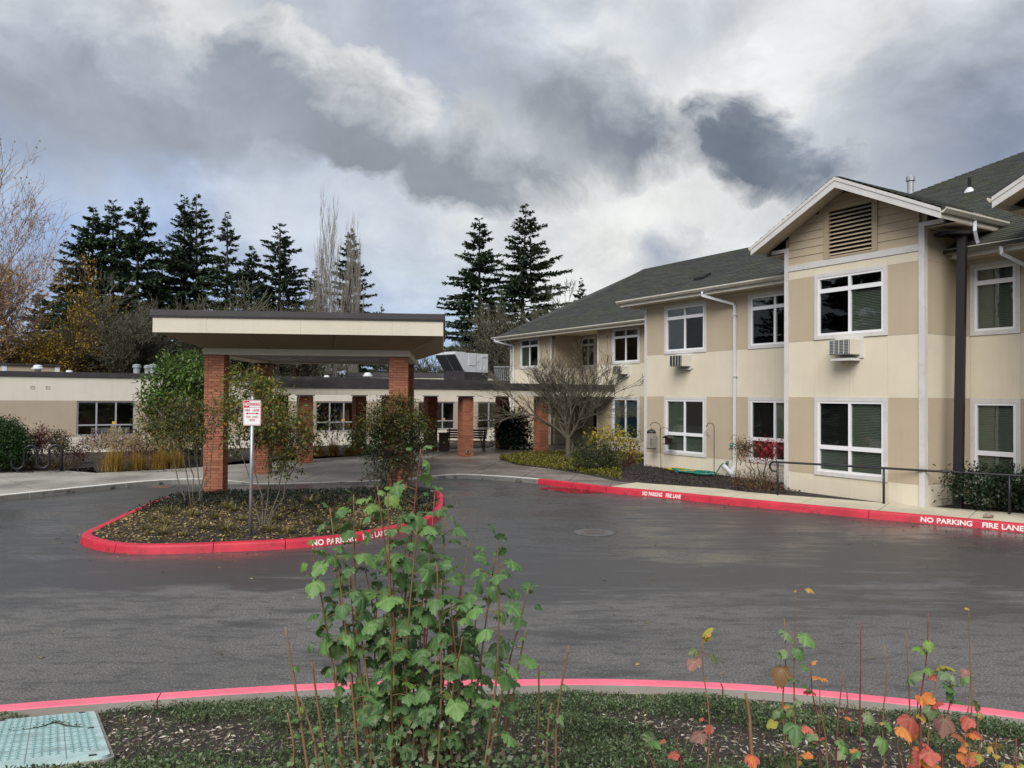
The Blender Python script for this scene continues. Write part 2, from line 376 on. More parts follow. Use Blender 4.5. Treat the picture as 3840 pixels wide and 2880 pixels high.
def asphalt():
    m, t, p = newmat('wet_asphalt')
    co = tn(t, 'ShaderNodeTexCoord'); V = co.outputs['Object']
    sx = tn(t, 'ShaderNodeSeparateXYZ'); t.links.new(V, sx.inputs[0])
    a = tnoise(t, .22, 5, .55, vec=V, stretch=(.55, 1.0, 1)); b = tnoise(t, .9, 7, .62, vec=V, stretch=(.35, 1.0, 1)); c = tnoise(t, 3.4, 7, .68, vec=V, stretch=(.22, 1, 1))
    far = tstep(t, sx.outputs['Y'], 7.0, 15.0)
    w = tmath(t, 'ADD', tmath(t, 'MULTIPLY', a.outputs[0], .55), tmath(t, 'MULTIPLY', b.outputs[0], .40))
    w = tmath(t, 'ADD', w, tmath(t, 'MULTIPLY', c.outputs[0], .46))
    w = tmath(t, 'ADD', w, tmath(t, 'MULTIPLY', far, .26))
    damp = tstep(t, w, .72, .84); wet = tstep(t, w, .90, 1.0)
    sp = tnoise(t, 48, 4, .85, vec=V); sp2 = tnoise(t, 7.5, 10, .74, vec=V, stretch=(.38, 1, 1)); sp3 = tnoise(t, 24, 7, .8, vec=V, stretch=(.6, 1, 1)); sp4 = tnoise(t, .5, 5, .6, vec=V)
    dry = tramp(t, sp.outputs[0], [(.36, (.036, .035, .034)), (.5, (.105, .101, .097)), (.64, (.26, .25, .235))])
    dry = tmix(t, tmath(t, 'MULTIPLY', tstep(t, sp2.outputs[0], .49, .60), .55), dry, (.034, .032, .033))
    dry = tmix(t, tmath(t, 'MULTIPLY', tstep(t, sp3.outputs[0], .53, .60), .45), dry, (.12, .11, .106))
    dry = tmix(t, tmath(t, 'MULTIPLY', tstep(t, sp4.outputs[0], .42, .62), .30), dry, (.045, .043, .044))
    wetc = tramp(t, sp.outputs[0], [(.36, (.018, .018, .018)), (.5, (.046, .045, .045)), (.66, (.12, .117, .115))])
    cr = tmix(t, damp, dry, wetc)
    t.links.new(cr, p.inputs['Base Color'])
    rg = tn(t, 'ShaderNodeMix', data_type='FLOAT'); t.links.new(damp, rg.inputs[0]); rg.inputs[2].default_value = .85; rg.inputs[3].default_value = .42
    rg2 = tn(t, 'ShaderNodeMix', data_type='FLOAT'); t.links.new(wet, rg2.inputs[0]); t.links.new(rg.outputs[0], rg2.inputs[2]); rg2.inputs[3].default_value = .27
    p.inputs['IOR'].default_value = 1.62
    sl_ = tn(t, 'ShaderNodeMix', data_type='FLOAT'); t.links.new(wet, sl_.inputs[0]); sl_.inputs[2].default_value = .4; sl_.inputs[3].default_value = 1.0; t.links.new(sl_.outputs[0], p.inputs['Specular IOR Level'])
    t.links.new(rg2.outputs[0], p.inputs['Roughness'])
    bs = tmath(t, 'SUBTRACT', 1.0, tmath(t, 'MULTIPLY', wet, .9))
    bp = tn(t, 'ShaderNodeBump'); bp.inputs['Distance'].default_value = .008; t.links.new(tmath(t, 'MULTIPLY', bs, .8), bp.inputs['Strength'])
    t.links.new(sp.outputs[0], bp.inputs['Height']); t.links.new(bp.outputs[0], p.inputs['Normal'])
    return m
M['asphalt'] = asphalt()
def concrete(name, col, damp=(.10, .085, .07), amt=.6, th=(.45, .65), rough=(.85, .45)):
    m, t, p = newmat(name); co = tn(t, 'ShaderNodeTexCoord'); V = co.outputs['Object']
    ge = tn(t, 'ShaderNodeNewGeometry'); V = ge.outputs['Position']
    a = tnoise(t, .45, 7, .6, vec=V); s = tnoise(t, 110, 3, .6, vec=V); st = tnoise(t, 2.5, 7, .65, vec=V)
    c = tramp(t, st.outputs[0], [(.3, tuple(x * .82 for x in col)), (.7, tuple(x * 1.12 for x in col))])
    c = tmix(t, .22, c, tramp(t, s.outputs[0], [(.3, tuple(x * .6 for x in col)), (.7, tuple(min(1, x * 1.4) for x in col))]))
    f = tstep(t, a.outputs[0], *th)
    c = tmix(t, tmath(t, 'MULTIPLY', f, amt), c, damp); t.links.new(c, p.inputs['Base Color'])
    rg = tn(t, 'ShaderNodeMix', data_type='FLOAT'); t.links.new(f, rg.inputs[0]); rg.inputs[2].default_value = rough[0]; rg.inputs[3].default_value = rough[1]
    t.links.new(rg.outputs[0], p.inputs['Roughness']); tbump(t, p, s.outputs[0], .2, .004); return m
M['walk'] = concrete('pale_dry_concrete', (.50, .455, .345), (.36, .32, .24), .35)
M['plaza'] = concrete('damp_concrete', (.235, .20, .168), (.095, .078, .064), .75, (.36, .60), (.75, .40))
M['plazal'] = concrete('grey_plaza_concrete', (.32, .30, .265), (.15, .135, .12), .7, (.42, .66), (.8, .45))
def soil(name, a, b, c, sc=40):
    m, t, p = newmat(name); n = tnoise(t, sc, 7, .7); n2 = tnoise(t, 3, 5, .6)
    k = tramp(t, n.outputs[0], [(.3, a), (.55, b), (.72, c)]); k = tmix(t, tstep(t, n2.outputs[0], .45, .7), k, tmix(t, .5, k, a))
    t.links.new(k, p.inputs['Base Color']); p.inputs['Roughness'].default_value = .95; tbump(t, p, n.outputs[0], .9, .03); return m
M['mulch'] = soil('dark_mulch', (.014, .010, .009), (.034, .025, .021), (.075, .058, .048))
M['soilnear'] = soil('bank_soil', (.020, .015, .011), (.05, .036, .026), (.11, .085, .06), 60)
M['earth'] = soil('far_ground', (.03, .035, .015), (.06, .06, .03), (.09, .08, .05), 5)
def shingle():
    m, t, p = newmat('mossy_shingle'); co = tn(t, 'ShaderNodeTexCoord'); V = co.outputs['Object']
    br = tn(t, 'ShaderNodeTexBrick'); mp = tn(t, 'ShaderNodeMapping'); t.links.new(V, mp.inputs[0])
    n = tnoise(t, .55, 7, .62, vec=V); n2 = tnoise(t, 5, 7, .7, vec=V); n3 = tnoise(t, 26, 4, .6, vec=V, stretch=(.6, 3, 3))
    c = tramp(t, n3.outputs[0], [(.3, (.018, .019, .019)), (.5, (.036, .038, .037)), (.72, (.070, .072, .070))])
    isl_ = tn(t, 'ShaderNodeNewGeometry').outputs['Random Per Island']; c = tmix(t, .55, c, tramp(t, isl_, [(0, (.012, .013, .013)), (.6, (.032, .034, .033)), (1, (.070, .072, .068))]))
    moss = tmath(t, 'MULTIPLY', tstep(t, n.outputs[0], .40, .60), tstep(t, n2.outputs[0], .38, .60))
    c = tmix(t, tmath(t, 'MULTIPLY', moss, .62), c, tramp(t, n2.outputs[0], [(.4, (.026, .030, .010)), (.7, (.070, .076, .022))]))
    t.links.new(c, p.inputs['Base Color']); p.inputs['Roughness'].default_value = .8; tbump(t, p, n2.outputs[0], .6, .03); return m
M['shingle'] = shingle()
M['bark'] = pm('dark_bark', (.045, .036, .028), .9, .35, 12, .2, 60)
M['barkg'] = pm('grey_bark', (.115, .10, .078), .9, .3, 10, .2, 60)
M['barkl'] = pm('lichen_bark', (.09, .078, .055), .9, .45, 25, .2, 80)
M['twig'] = pm('brown_twig', (.095, .062, .046), .9, .3, 4)
M['twigo'] = pm('orange_brown_twig', (.23, .155, .115), .9, .3, 4)
M['twigg'] = pm('mossy_twig', (.082, .078, .050), .9, .4, 4)
M['poplar'] = pm('pale_poplar_twig', (.25, .225, .195), .9, .25, 2)
M['stem'] = pm('ochre_stem', (.21, .115, .055), .7, .3, 14, stretch=(1, 1, .3))
M['stemr'] = pm('red_stem', (.20, .045, .045), .6, .3, 14, stretch=(1, 1, .3))

# ================================================================ ground, road, kerbs, paving
def catmull(pts, step=.2, closed=False):
    P = [Vector(p) for p in pts]; n = len(P); out = []
    rng = range(n if closed else n - 1)
    for i in rng:
        if closed: a, b, c, d = P[(i-1) % n], P[i], P[(i+1) % n], P[(i+2) % n]
        else: a, b, c, d = P[max(i-1, 0)], P[i], P[i+1], P[min(i+2, n-1)]
        k = max(2, int((c - b).length / step))
        for j in range(k):
            t = j / k
            out.append(.5 * ((2*b) + (c-a)*t + (2*a-5*b+4*c-d)*t*t + (3*b-a-3*c+d)*t**3))
    if not closed: out.append(P[-1])
    return out
class Path:
    def __init__(s, pts, closed=False):
        s.p = pts + ([pts[0]] if closed else []); s.s = [0.0]
        for a, b in zip(s.p, s.p[1:]): s.s.append(s.s[-1] + (b - a).length)
        s.len = s.s[-1]
    def at(s, d):
        d = min(max(d, 0), s.len); i = int(np.searchsorted(s.s, d)); i = min(max(i, 1), len(s.p)-1)
        t = (d - s.s[i-1]) / max(1e-9, s.s[i] - s.s[i-1]); return s.p[i-1].lerp(s.p[i], t)
    def tan(s, d):
        v = s.at(d + .12) - s.at(d - .12); v.z = 0; return v.normalized()
    def near(s, q):
        q = Vector(q); return s.s[min(range(len(s.p)), key=lambda i: (s.p[i].xy - q.xy).length)]
def kerb(name, path, side, stones, hfun=lambda d: .15, width=.16):
    """side=+1: the planting / pavement lies to the left of the path direction"""
    root = link(name, None, None, kind='structure')
    prof = [(-.028, 0.0), (-.006, .76), (.004, .93), (.03, 1.0), (width - .01, 1.0), (width, .95), (width, -.15)]
    for (a, b, mat) in stones:
        a += .006; b -= .006; k = max(2, int((b - a) / .2) + 1); mb = MB()
        for j in range(k):
            d = a + (b - a) * j / (k - 1); p = path.at(d); t = path.tan(d); nn = Vector((-t.y, t.x, 0)) * side; h = hfun(d)
            for o, z in prof: mb.v.append(tuple(Vector((p.x, p.y, z * h)) + nn * o))
        m = len(prof)
        for j in range(k-1):
            for q in range(m-1):
                f = (j*m+q, (j+1)*m+q, (j+1)*m+q+1, j*m+q+1)
                mb.f.append(f if side > 0 else f[::-1]); mb.m.append(1 if q >= m - 2 else (2 if q < 2 else 0))
        c0 = tuple(range(m)); c1 = tuple((k-1)*m + q for q in range(m))
        mb.f += [c0, c1[::-1]] if side > 0 else [c0[::-1], c1]; mb.m += [0, 0]
        mb.build('kerb_stone', [M[mat], M['kgrey'], M['kface'] if mat == 'kwhite' else M[mat]], root, smooth=False)
    return root
def text_mesh(s, size, offset=.012, spacing=1.0):
    cu = bpy.data.curves.new('lettering', 'FONT'); cu.body = s; cu.size = size; cu.offset = offset * size; cu.space_character = spacing; cu.space_word = 1.25
    cu.resolution_u = 3
    o = bpy.data.objects.new('lettering', cu); COL.objects.link(o)
    dg = bpy.context.evaluated_depsgraph_get(); me = bpy.data.meshes.new_from_object(o.evaluated_get(dg))
    bpy.data.objects.remove(o); bpy.data.curves.remove(cu); return me
def kerb_text(root, path, side, s, d0, d1, h, z0=.024, letter=.095, flip=False):
    me = text_mesh(s, letter / .70, .030, 1.0); xs = [v.co.x for v in me.vertices]; w = max(xs) - min(xs); x0 = min(xs)
    for v in me.vertices:
        f = (v.co.x - x0) / w; d = d1 + (d0 - d1) * f if flip else d0 + (d1 - d0) * f
        p = path.at(d); t = path.tan(d); nn = Vector((-t.y, t.x, 0)) * side
        z = z0 + v.co.y; o = -.028 + .022 * min(1, z / (.76 * h)) + max(0, z - .76*h) * .35 - .0035
        v.co = Vector((p.x, p.y, z)) + nn * o
    me.materials.clear(); me.materials.append(M['letter']); return link('lettering', me, root)

# ground sheet to the horizon
mb = MB(); mb.poly([(-900, -900, -.03), (900, -900, -.03), (900, 900, -.03), (-900, 900, -.03)])
mb.build('ground', M['earth'], kind='structure')
# road sheet
mb = MB()
for i in range(24):
    for j in range(16):
        x0, x1 = -34 + i*3, -31 + i*3; y0, y1 = 2 + j*1.75, 3.75 + j*1.75
        mb.quad((x0, y0, 0), (x1, y0, 0), (x1, y1, 0), (x0, y1, 0))
mb.build('road', M['asphalt'], kind='structure')

# near kerb along the planted bank
near_px = [(-700, 2720), (-350, 2673), (0, 2638), (295, 2615), (620, 2592), (1100, 2562), (1500, 2548), (1884, 2543), (2257, 2541), (2604, 2551), (2900, 2568), (3226, 2598), (3553, 2632), (3840, 2667), (4200, 2722), (4600, 2800)]
near = Path(catmull([G(x, y, .15).xy.to_3d() for x, y in near_px], .2))
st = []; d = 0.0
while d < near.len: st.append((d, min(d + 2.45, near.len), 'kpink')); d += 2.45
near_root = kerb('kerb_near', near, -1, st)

# island
isl_px = [(307, 2000), (335, 2020), (400, 2035), (520, 2044), (660, 2043), (800, 2038), (1070, 2026), (1300, 2006), (1450, 1980), (1570, 1955), (1632, 1930), (1655, 1905), (1662, 1875), (1655, 1846), (1610, 1834), (1533, 1833), (1300, 1839), (1080, 1843), (846, 1846), (700, 1853), (613, 1863), (480, 1918), (370, 1968)]
isl = Path(catmull([G(x, y, .15).xy.to_3d() for x, y in isl_px], .2, True), True)
s_red1 = isl.near(G(1652, 1842, .15)); s_red2 = isl.near(G(613, 1863, .15))
marks = [isl.near(G(x, y, .1)) for x, y in [(420, 2050), (776, 2045), (1072, 2035), (1505, 1980)]]
cuts = [0] + marks + [s_red1, (s_red1*2+s_red2)/3, (s_red1+2*s_red2)/3, s_red2, (s_red2 + isl.len)/2, isl.len]
st = [(a, b, 'kwhite' if s_red1 - .01 <= a < s_red2 - .01 else 'kred') for a, b in zip(cuts, cuts[1:])]
def ih(d):
    return .15 if not (s_red1 < d < s_red2) else .15 - .09 * min(1, (d - s_red1) / 1.0, (s_red2 - d) / 1.0)
isl_root = kerb('kerb_island', isl, 1, st, ih)
a0 = isl.near(G(1146, 2028, .08)); a1 = isl.near(G(1425, 1995, .08))
kerb_text(isl_root, isl, 1, 'NO PARKING   FIRE LANE', a0, a1, .15)
# island soil, gently mounded
ic = sum((p for p in isl.p[:-1]), Vector()) / (len(isl.p) - 1)
mb = MB(); ring = []
for k, (sc, z) in enumerate([(.985, .10), (.9, .15), (.7, .20), (.4, .24), (.12, .25)]):
    for p in isl.p[:-1]:
        q = ic + (p - ic) * sc; mb.v.append((q.x, q.y, z + .012 * math.sin(q.x * 5.1) * math.cos(q.y * 4.3)))
m = len(isl.p) - 1
for k in range(4):
    for q in range(m):
        mb.f.append((k*m+q, k*m+(q+1) % m, (k+1)*m+(q+1) % m, (k+1)*m+q)); mb.m.append(0)
mb.f.append(tuple(4*m + q for q in range(m))); mb.m.append(0)
mb.build('island_soil', M['mulch'], kind='structure', smooth=True)
def isl_z(x, y):
    # height of the soil at a point, by how far out it lies
    v = Vector((x, y, 0)) - ic; best = max(isl.p, key=lambda p: (p - ic).normalized().dot(v.normalized()) if v.length > 1e-6 else 0)
    s = v.length / max(.1, (best - ic).length); return float(np.interp(s, [0, .12, .4, .7, .9, .985], [.25, .25, .24, .20, .15, .10])), s

# far kerb: entrance plaza and the fire lane on the right
far_px = [(-900, 1955), (-600, 1921), (-300, 1887), (0, 1857), (145, 1842), (337, 1823), (530, 1805), (675, 1796), (846, 1796), (1025, 1799), (1300, 1791), (1422, 1787), (1591, 1780), (1717, 1778), (1870, 1785), (2016, 1796), (2150, 1812), (2275, 1828), (2480, 1846), (2663, 1864), (2865, 1883), (3140, 1908), (3258, 1919), (3560, 1945), (3840, 1971), (4200, 2006), (4700, 2060)]
far = Path(catmull([G(x, y, .15).xy.to_3d() for x, y in far_px], .25))
s_flat0, s_flat1 = far.near(G(985, 1798, .1)), far.near(G(1500, 1785, .1))
s_r = far.near(G(2016, 1796, .15)); jx = [far.near(G(x, y, .15)) for x, y in [(2275, 1828), (2663, 1864), (3258, 1919), (4000, 1987)]]
def fh(d):
    if d > s_r: return .15 + .025 * min(1, (d - s_r) / 3)
    e = max(0.0, min((d - s_flat0 + 1.2) / 1.2, (s_flat1 + 1.6 - d) / 1.6, 1.0)); return .15 - .125 * e
cuts = [0.0]
while cuts[-1] + 2.6 < s_r - 1: cuts.append(cuts[-1] + 2.6)
cuts += [s_r] + jx + [far.len]
st = [(a, b, 'kred' if a >= s_r - .01 else 'kwhite') for a, b in zip(cuts, cuts[1:])]
far_root = kerb('kerb_far', far, 1, st, fh)
kerb_text(far_root, far, 1, 'NO PARKING   FIRE LANE', far.near(G(2362, 1855, .08)), far.near(G(2520, 1868, .08)), .17, .034, .10)
kerb_text(far_root, far, 1, 'NO PARKING   FIRE LANE', far.near(G(3455, 1963, .08)), far.near(G(3800, 1995, .08)), .175, .038, .10)

# plaza: lofted slabs behind the far kerb
plaza = link('plaza', None, None, kind='structure')
s_end = far.near(G(2290, 1828, .15))
back = Vector((.19, .98, 0))
def plaza_pt(d, t):
    p = far.at(d); tg = far.tan(d); nn = Vector((-tg.y, tg.x, 0)); h = fh(d)
    dirv = back if d > s_flat0 - 6 else (nn * .75 + back * .25).normalized()
    q = p + nn * .165 + dirv * t; k = min(1, t / 2.0); k = k*k*(3-2*k)
    return Vector((q.x, q.y, h * (1-k) + .15 * k - .004))
sl = [max(0.0, s_flat0 - 15.0)]
while sl[-1] < s_end - .6: sl.append(min(s_end, sl[-1] + 1.83))
rows = [0, 1.83, 3.66, 6.4, 9.2, 12.0, 15.0, 19.0]
for i in range(len(sl) - 1):
    for j in range(len(rows) - 1):
        a, b = sl[i] + .012, sl[i+1] - .012; t0, t1 = rows[j] + (.012 if j else 0), rows[j+1] - .012
        mb = MB(); K = 4
        for q in range(K + 1):
            for r in range(K + 1): mb.v.append(tuple(plaza_pt(a + (b-a)*q/K, t0 + (t1-t0)*r/K)))
        for q in range(K):
            for r in range(K): mb.f.append((q*(K+1)+r, (q+1)*(K+1)+r, (q+1)*(K+1)+r+1, q*(K+1)+r+1)); mb.m.append(0)
        n0 = len(mb.v)      # slab edges
        rim = [q*(K+1) for q in range(K+1)] + [K*(K+1)+r for r in range(1, K+1)] + [q*(K+1)+K for q in range(K-1, -1, -1)] + [r for r in range(K-1, 0, -1)]
        mb.v += [(mb.v[r][0], mb.v[r][1], mb.v[r][2] - .03) for r in rim]
        for q in range(len(rim)):
            w = (q+1) % len(rim); mb.f.append((rim[q], n0+q, n0+w, rim[w])); mb.m.append(0)
        mb.build('paving_slab', M['plaza'] if sl[i] > s_flat1 - 2.0 else M['plazal'], plaza, smooth=False)
mb = MB(); base = [plaza_pt(d, 0) for d in sl] + [plaza_pt(d, 19) for d in reversed(sl)]
mb.poly([(p.x, p.y, .0) for p in base]); mb.build('slab_bed', M['mulch'], plaza)

# sidewalk beside the two-storey building
walk = link('sidewalk', None, None, kind='structure')
wb_px = [(2443, 1815), (2680, 1832), (2800, 1846), (2920, 1856), (3120, 1871), (3320, 1887), (3480, 1900), (3832, 1927), (4200, 1958), (4800, 2012)]
wback = Path(catmull([G(x, y, .17).xy.to_3d() for x, y in wb_px], .25))
d0 = s_end; k = 0
seg = [s_end + .02]
while seg[-1] < far.len - 2: seg.append(seg[-1] + 1.75)
for a, b in zip(seg, seg[1:]):
    mb = MB(); K = 5; pts = []
    for q in range(K + 1):
        d = a + .010 + (b - a - .020) * q / K; p = far.at(d); tg = far.tan(d); nn = Vector((-tg.y, tg.x, 0))
        f0 = p + nn * .168; e = p + nn * 1.0
        # back edge: cross the path of the bed edge
        best = min(wback.p, key=lambda w: abs((w - p).normalized().dot(tg)) if (w - p).length > .2 else 9)
        wd = (best - p).dot(nn); wd = max(.35, min(wd, 2.4)); e = p + nn * wd
        pts.append(((f0.x, f0.y, fh(d) - .003), (e.x, e.y, .178)))
    for p0, p1 in pts: mb.v += [p0, p1]
    n0 = len(mb.v); mb.v += [(v[0], v[1], v[2] - .06) for v in mb.v]
    for q in range(K):
        mb.f.append((2*q, 2*q+2, 2*q+3, 2*q+1)); mb.m.append(0)
        mb.f.append((2*q+1, 2*q+3, n0+2*q+3, n0+2*q+1)); mb.m.append(0)
    mb.f.append((0, 1, n0+1, n0)); mb.f.append((2*K+1, 2*K, n0+2*K, n0+2*K+1)); mb.m += [0, 0]
    mb.build('paving_slab', M['walk'], walk)

q0, q1 = far.at(s_end), far.at(s_end + .03); tg = far.tan(s_end); nn = Vector((-tg.y, tg.x, 0)); w0 = plaza_pt(s_end, 0); w1 = plaza_pt(s_end, 2.2); w2 = q1 + nn * 1.9
mb = MB(); mb.prism([(w0.x, w0.y, .05), (w2.x, w2.y, .05), (w1.x, w1.y, .05)], (0, 0, .102)); mb.build('paving_slab', M['plaza'], plaza)
# planting beds
def bed(name, pts, mat, z, sub=.35):
    mb = MB(); bm = bmesh.new(); vs = [bm.verts.new((p[0], p[1], z)) for p in pts]; bm.faces.new(vs)
    bmesh.ops.triangulate(bm, faces=bm.faces[:]); 
    me = bpy.data.meshes.new(name); bm.to_mesh(me); bm.free(); me.materials.append(mat)
    return link(name, me, None, kind='structure')
rb = [G(x, y, .16) for x, y in [(1876, 1721), (1937, 1742), (2064, 1757), (2203, 1779), (2317, 1805), (2443, 1815), (2680, 1832), (2800, 1846), (2920, 1856), (3120, 1871), (3320, 1887), (3480, 1900), (3832, 1927), (4200, 1958)]]
rb += [bw(16, 0), bw(0, -.1), bw(-.2, -4.1), bw(-7.9, -4.1), G(2123, 1691, .16), G(1975, 1700, .16)]
bed('planting_bed_right', rb, M['mulch'], .158)
lb = [G(x, y, .16) for x, y in [(-700, 1800), (-200, 1778), (225, 1762), (350, 1751), (362, 1772), (560, 1762), (690, 1754), (900, 1728), (1130, 1713), (1360, 1707), (1600, 1688), (1830, 1678)]]
lb += [bw(-16, -4), bw(-16, 40)]
bed('planting_bed_left', lb, M['mulch'], .158)

# the bank the camera stands on
def bank_z(x, y):
    d = near.near((x, y, 0)); p = near.at(d); tg = near.tan(d); nn = Vector((tg.y, -tg.x, 0)); t = (Vector((x, y, 0)) - p).dot(nn)
    t = max(0.0, t - .16); return .065 + .245 * min(t, 4.2) + .02 * max(0, t - 4.2) + .018 * math.sin(x * 3.7 + y) * math.sin(y * 4.1) * min(1, t)
mb = MB(); nx, ny = 80, 34; ds = np.linspace(0, near.len, nx); ts = np.concatenate([np.linspace(.15, 3.6, 26), np.linspace(4.2, 11, 8)])
for d in ds:
    p = near.at(d); tg = near.tan(d); nn = Vector((tg.y, -tg.x, 0))
    nn = (nn * .5 + Vector((0, -1, 0)) * .5).normalized()
    for t in ts:
        q = p + nn * float(t); tt = max(0.0, t - .16)
        mb.v.append((q.x, q.y, .065 + .245 * min(tt, 4.2) + .02 * max(0, tt - 4.2) + .018 * math.sin(q.x*3.7 + q.y) * math.sin(q.y * 4.1) * min(1, tt)))
for i in range(nx - 1):
    for j in range(ny - 1): mb.f.append((i*ny+j, i*ny+j+1, (i+1)*ny+j+1, (i+1)*ny+j)); mb.m.append(0)
mb.build('bank', M['soilnear'], kind='structure', smooth=True)

# ================================================================ two-storey building (local x along the front, y into the house)
H2 = thing('two_storey_building', 'two storey cream and tan stucco building with mossy shingle roof and white window trim', 'building', BA, BROT)
def panels(parent, y, us, zs, holes, tone, th=.16, gap=.004, name='wall_panel'):
    """stucco panels between the joints; holes are window openings"""
    for z0, z1 in zip(zs, zs[1:]):
        for u0, u1 in zip(us, us[1:]):
            cells = [(u0, u1, z0, z1)]
            for (a, b, c, d) in holes:
                nxt = []
                for (p, q, r, s) in cells:
                    if a >= q - 1e-4 or b <= p + 1e-4 or c >= s - 1e-4 or d <= r + 1e-4: nxt.append((p, q, r, s)); continue
                    if a > p + 1e-4: nxt.append((p, a, r, s))
                    if b < q - 1e-4: nxt.append((b, q, r, s))
                    p2, q2 = max(p, a), min(q, b)
                    if c > r + 1e-4: nxt.append((p2, q2, r, c))
                    if d < s - 1e-4: nxt.append((p2, q2, d, s))
                cells = nxt
            for (p, q, r, s) in cells:
                MB().box(p + gap/2, q - gap/2, y, y + th, r + gap/2, s - gap/2).build(name, M[tone((r + s) / 2)], parent)
def blind(w, x0, x1, y, z0, z1, mat=None):
    mb = MB(); z = z1 - .02
    while z > z0 + .01:
        mb.quad((x0, y + .010, z), (x1, y + .010, z), (x1, y - .010, z - .034), (x0, y - .010, z - .034)); z -= .040
    mb.build('blind', mat or M['blind'], w)
def window2(parent, u0, u1, z0, z1, y, rail, blinds=(), screen=(), third=None, inner=None):
    """casing, vinyl frame, four panes; rail = height of the horizontal bar"""
    t = .105; c = MB()
    c.box(u0, u1, y - .022, y + .03, z1 - t, z1); c.box(u0, u1, y - .026, y + .03, z0, z0 + t)
    c.box(u0, u0 + t, y - .020, y + .03, z0 + t, z1 - t); c.box(u1 - t, u1, y - .020, y + .03, z0 + t, z1 - t)
    w = c.build('window', M['trim'], parent)
    a0, a1, b0, b1 = u0 + t, u1 - t, z0 + t, z1 - t; fw = .055; um = (a0 + a1) / 2 if third is None else third; f = MB()
    f.box(a0, a1, y - .012, y + .07, b1 - fw, b1); f.box(a0, a1, y - .012, y + .07, b0, b0 + fw)
    f.box(a0, a0 + fw, y - .010, y + .07, b0 + fw, b1 - fw); f.box(a1 - fw, a1, y - .010, y + .07, b0 + fw, b1 - fw)
    single = um <= a0 or um >= a1
    if not single: f.box(um - .035, um + .035, y - .008, y + .07, b0 + fw, b1 - fw)
    if rail: f.box(a0 + fw, a1 - fw, y - .014, y + .07, rail - .055, rail + .055)
    f.build('frame', M['vinyl'], w)
    cols = [(a0 + fw, a1 - fw)] if single else [(a0 + fw, um - .035), (um + .035, a1 - fw)]
    rws = [(rail + .055, b1 - fw), (b0 + fw, rail - .055)] if rail else [(b0 + fw, b1 - fw)]
    for r, (p, q) in enumerate(rws):
        for k, (x0, x1) in enumerate(cols):
            g = MB(); g.box(x0, x1, y + .032, y + .038, p, q); g.build('pane', M['glassd'] if (r, k) in screen else M['glass'], w)
            if (r, k) in blinds: blind(w, x0, x1, y + .065, p, q)
    return w
tone2 = lambda z: 'tan' if (.68 < z < 2.72 or 4.24 < z < 5.97 or z > 6.37) else 'cream'
ZS = [0.0, .68, 2.72, 4.24, 5.97, 6.28]
WUP, WLO = (4.24, 5.97), (.68, 2.72)
# front, between the left corner and the gabled bay (plane y = 0)
hS = [(1.0, 3.04, *WUP), (1.0, 3.04, *WLO), (4.83, 6.87, *WUP), (4.83, 6.87, *WLO)]
panels(H2, 0.0, [0.07, 1.0, 2.02, 3.04, 3.94, 4.83, 5.86, 6.87, 7.3], ZS, hS, tone2)
window2(H2, 1.0, 3.04, *WUP, 0.0, 5.50, screen=((1, 1),))
window2(H2, 1.0, 3.04, *WLO, 0.0, 1.42, blinds=((0, 0), (0, 1), (1, 0), (1, 1)), screen=((0, 1),))
window2(H2, 4.83, 6.87, *WUP, 0.0, 5.50, screen=((1, 0),))
window2(H2, 4.83, 6.87, *WLO, 0.0, 1.42, blinds=((0, 0), (0, 1)), screen=((0, 0),))
# gabled bay (plane y = -1.4, from 7.37 to 11.28)
YB = -1.4
hB = [(8.31, 10.38, 4.26, 6.01), (8.31, 10.38, .67, 2.73)]
panels(H2, YB, [7.47, 8.31, 9.34, 10.38, 11.16], ZS[:-1] + [6.20], hB, tone2)
window2(H2, 8.31, 10.38, 4.26, 6.01, YB, 5.54, screen=((1, 0),), blinds=((1, 1),))
window2(H2, 8.31, 10.38, .67, 2.73, YB, 1.42, blinds=((0, 0), (0, 1), (1, 0), (1, 1)), screen=((0, 0),))
# return walls of the bay
def side_panels(x, y0, y1, zs, tone, face):
    for z0, z1 in zip(zs, zs[1:]):
        MB().box(min(x, x + face), max(x, x + face), y0, y1, z0 + .002, z1 - .002).build('wall_panel', M[tone((z0 + z1)/2)], H2)
side_panels(11.28, YB + .12, .2, ZS[:-1] + [7.0], tone2, -.16)
side_panels(7.37, YB + .12, 0.0, ZS[:-1] + [7.0], tone2, .16)
# wall right of the bay (plane y = .2)
hR = [(11.50, 12.62, *WUP), (11.50, 12.62, *WLO)]
panels(H2, .2, [11.285, 11.50, 12.62, 13.9], ZS, hR, tone2)
window2(H2, 11.50, 12.62, *WUP, .2, 5.50, third=0, blinds=((0, 0), (1, 0)))
window2(H2, 11.50, 12.62, *WLO, .2, 1.42, third=0, blinds=((0, 0), (1, 0)))
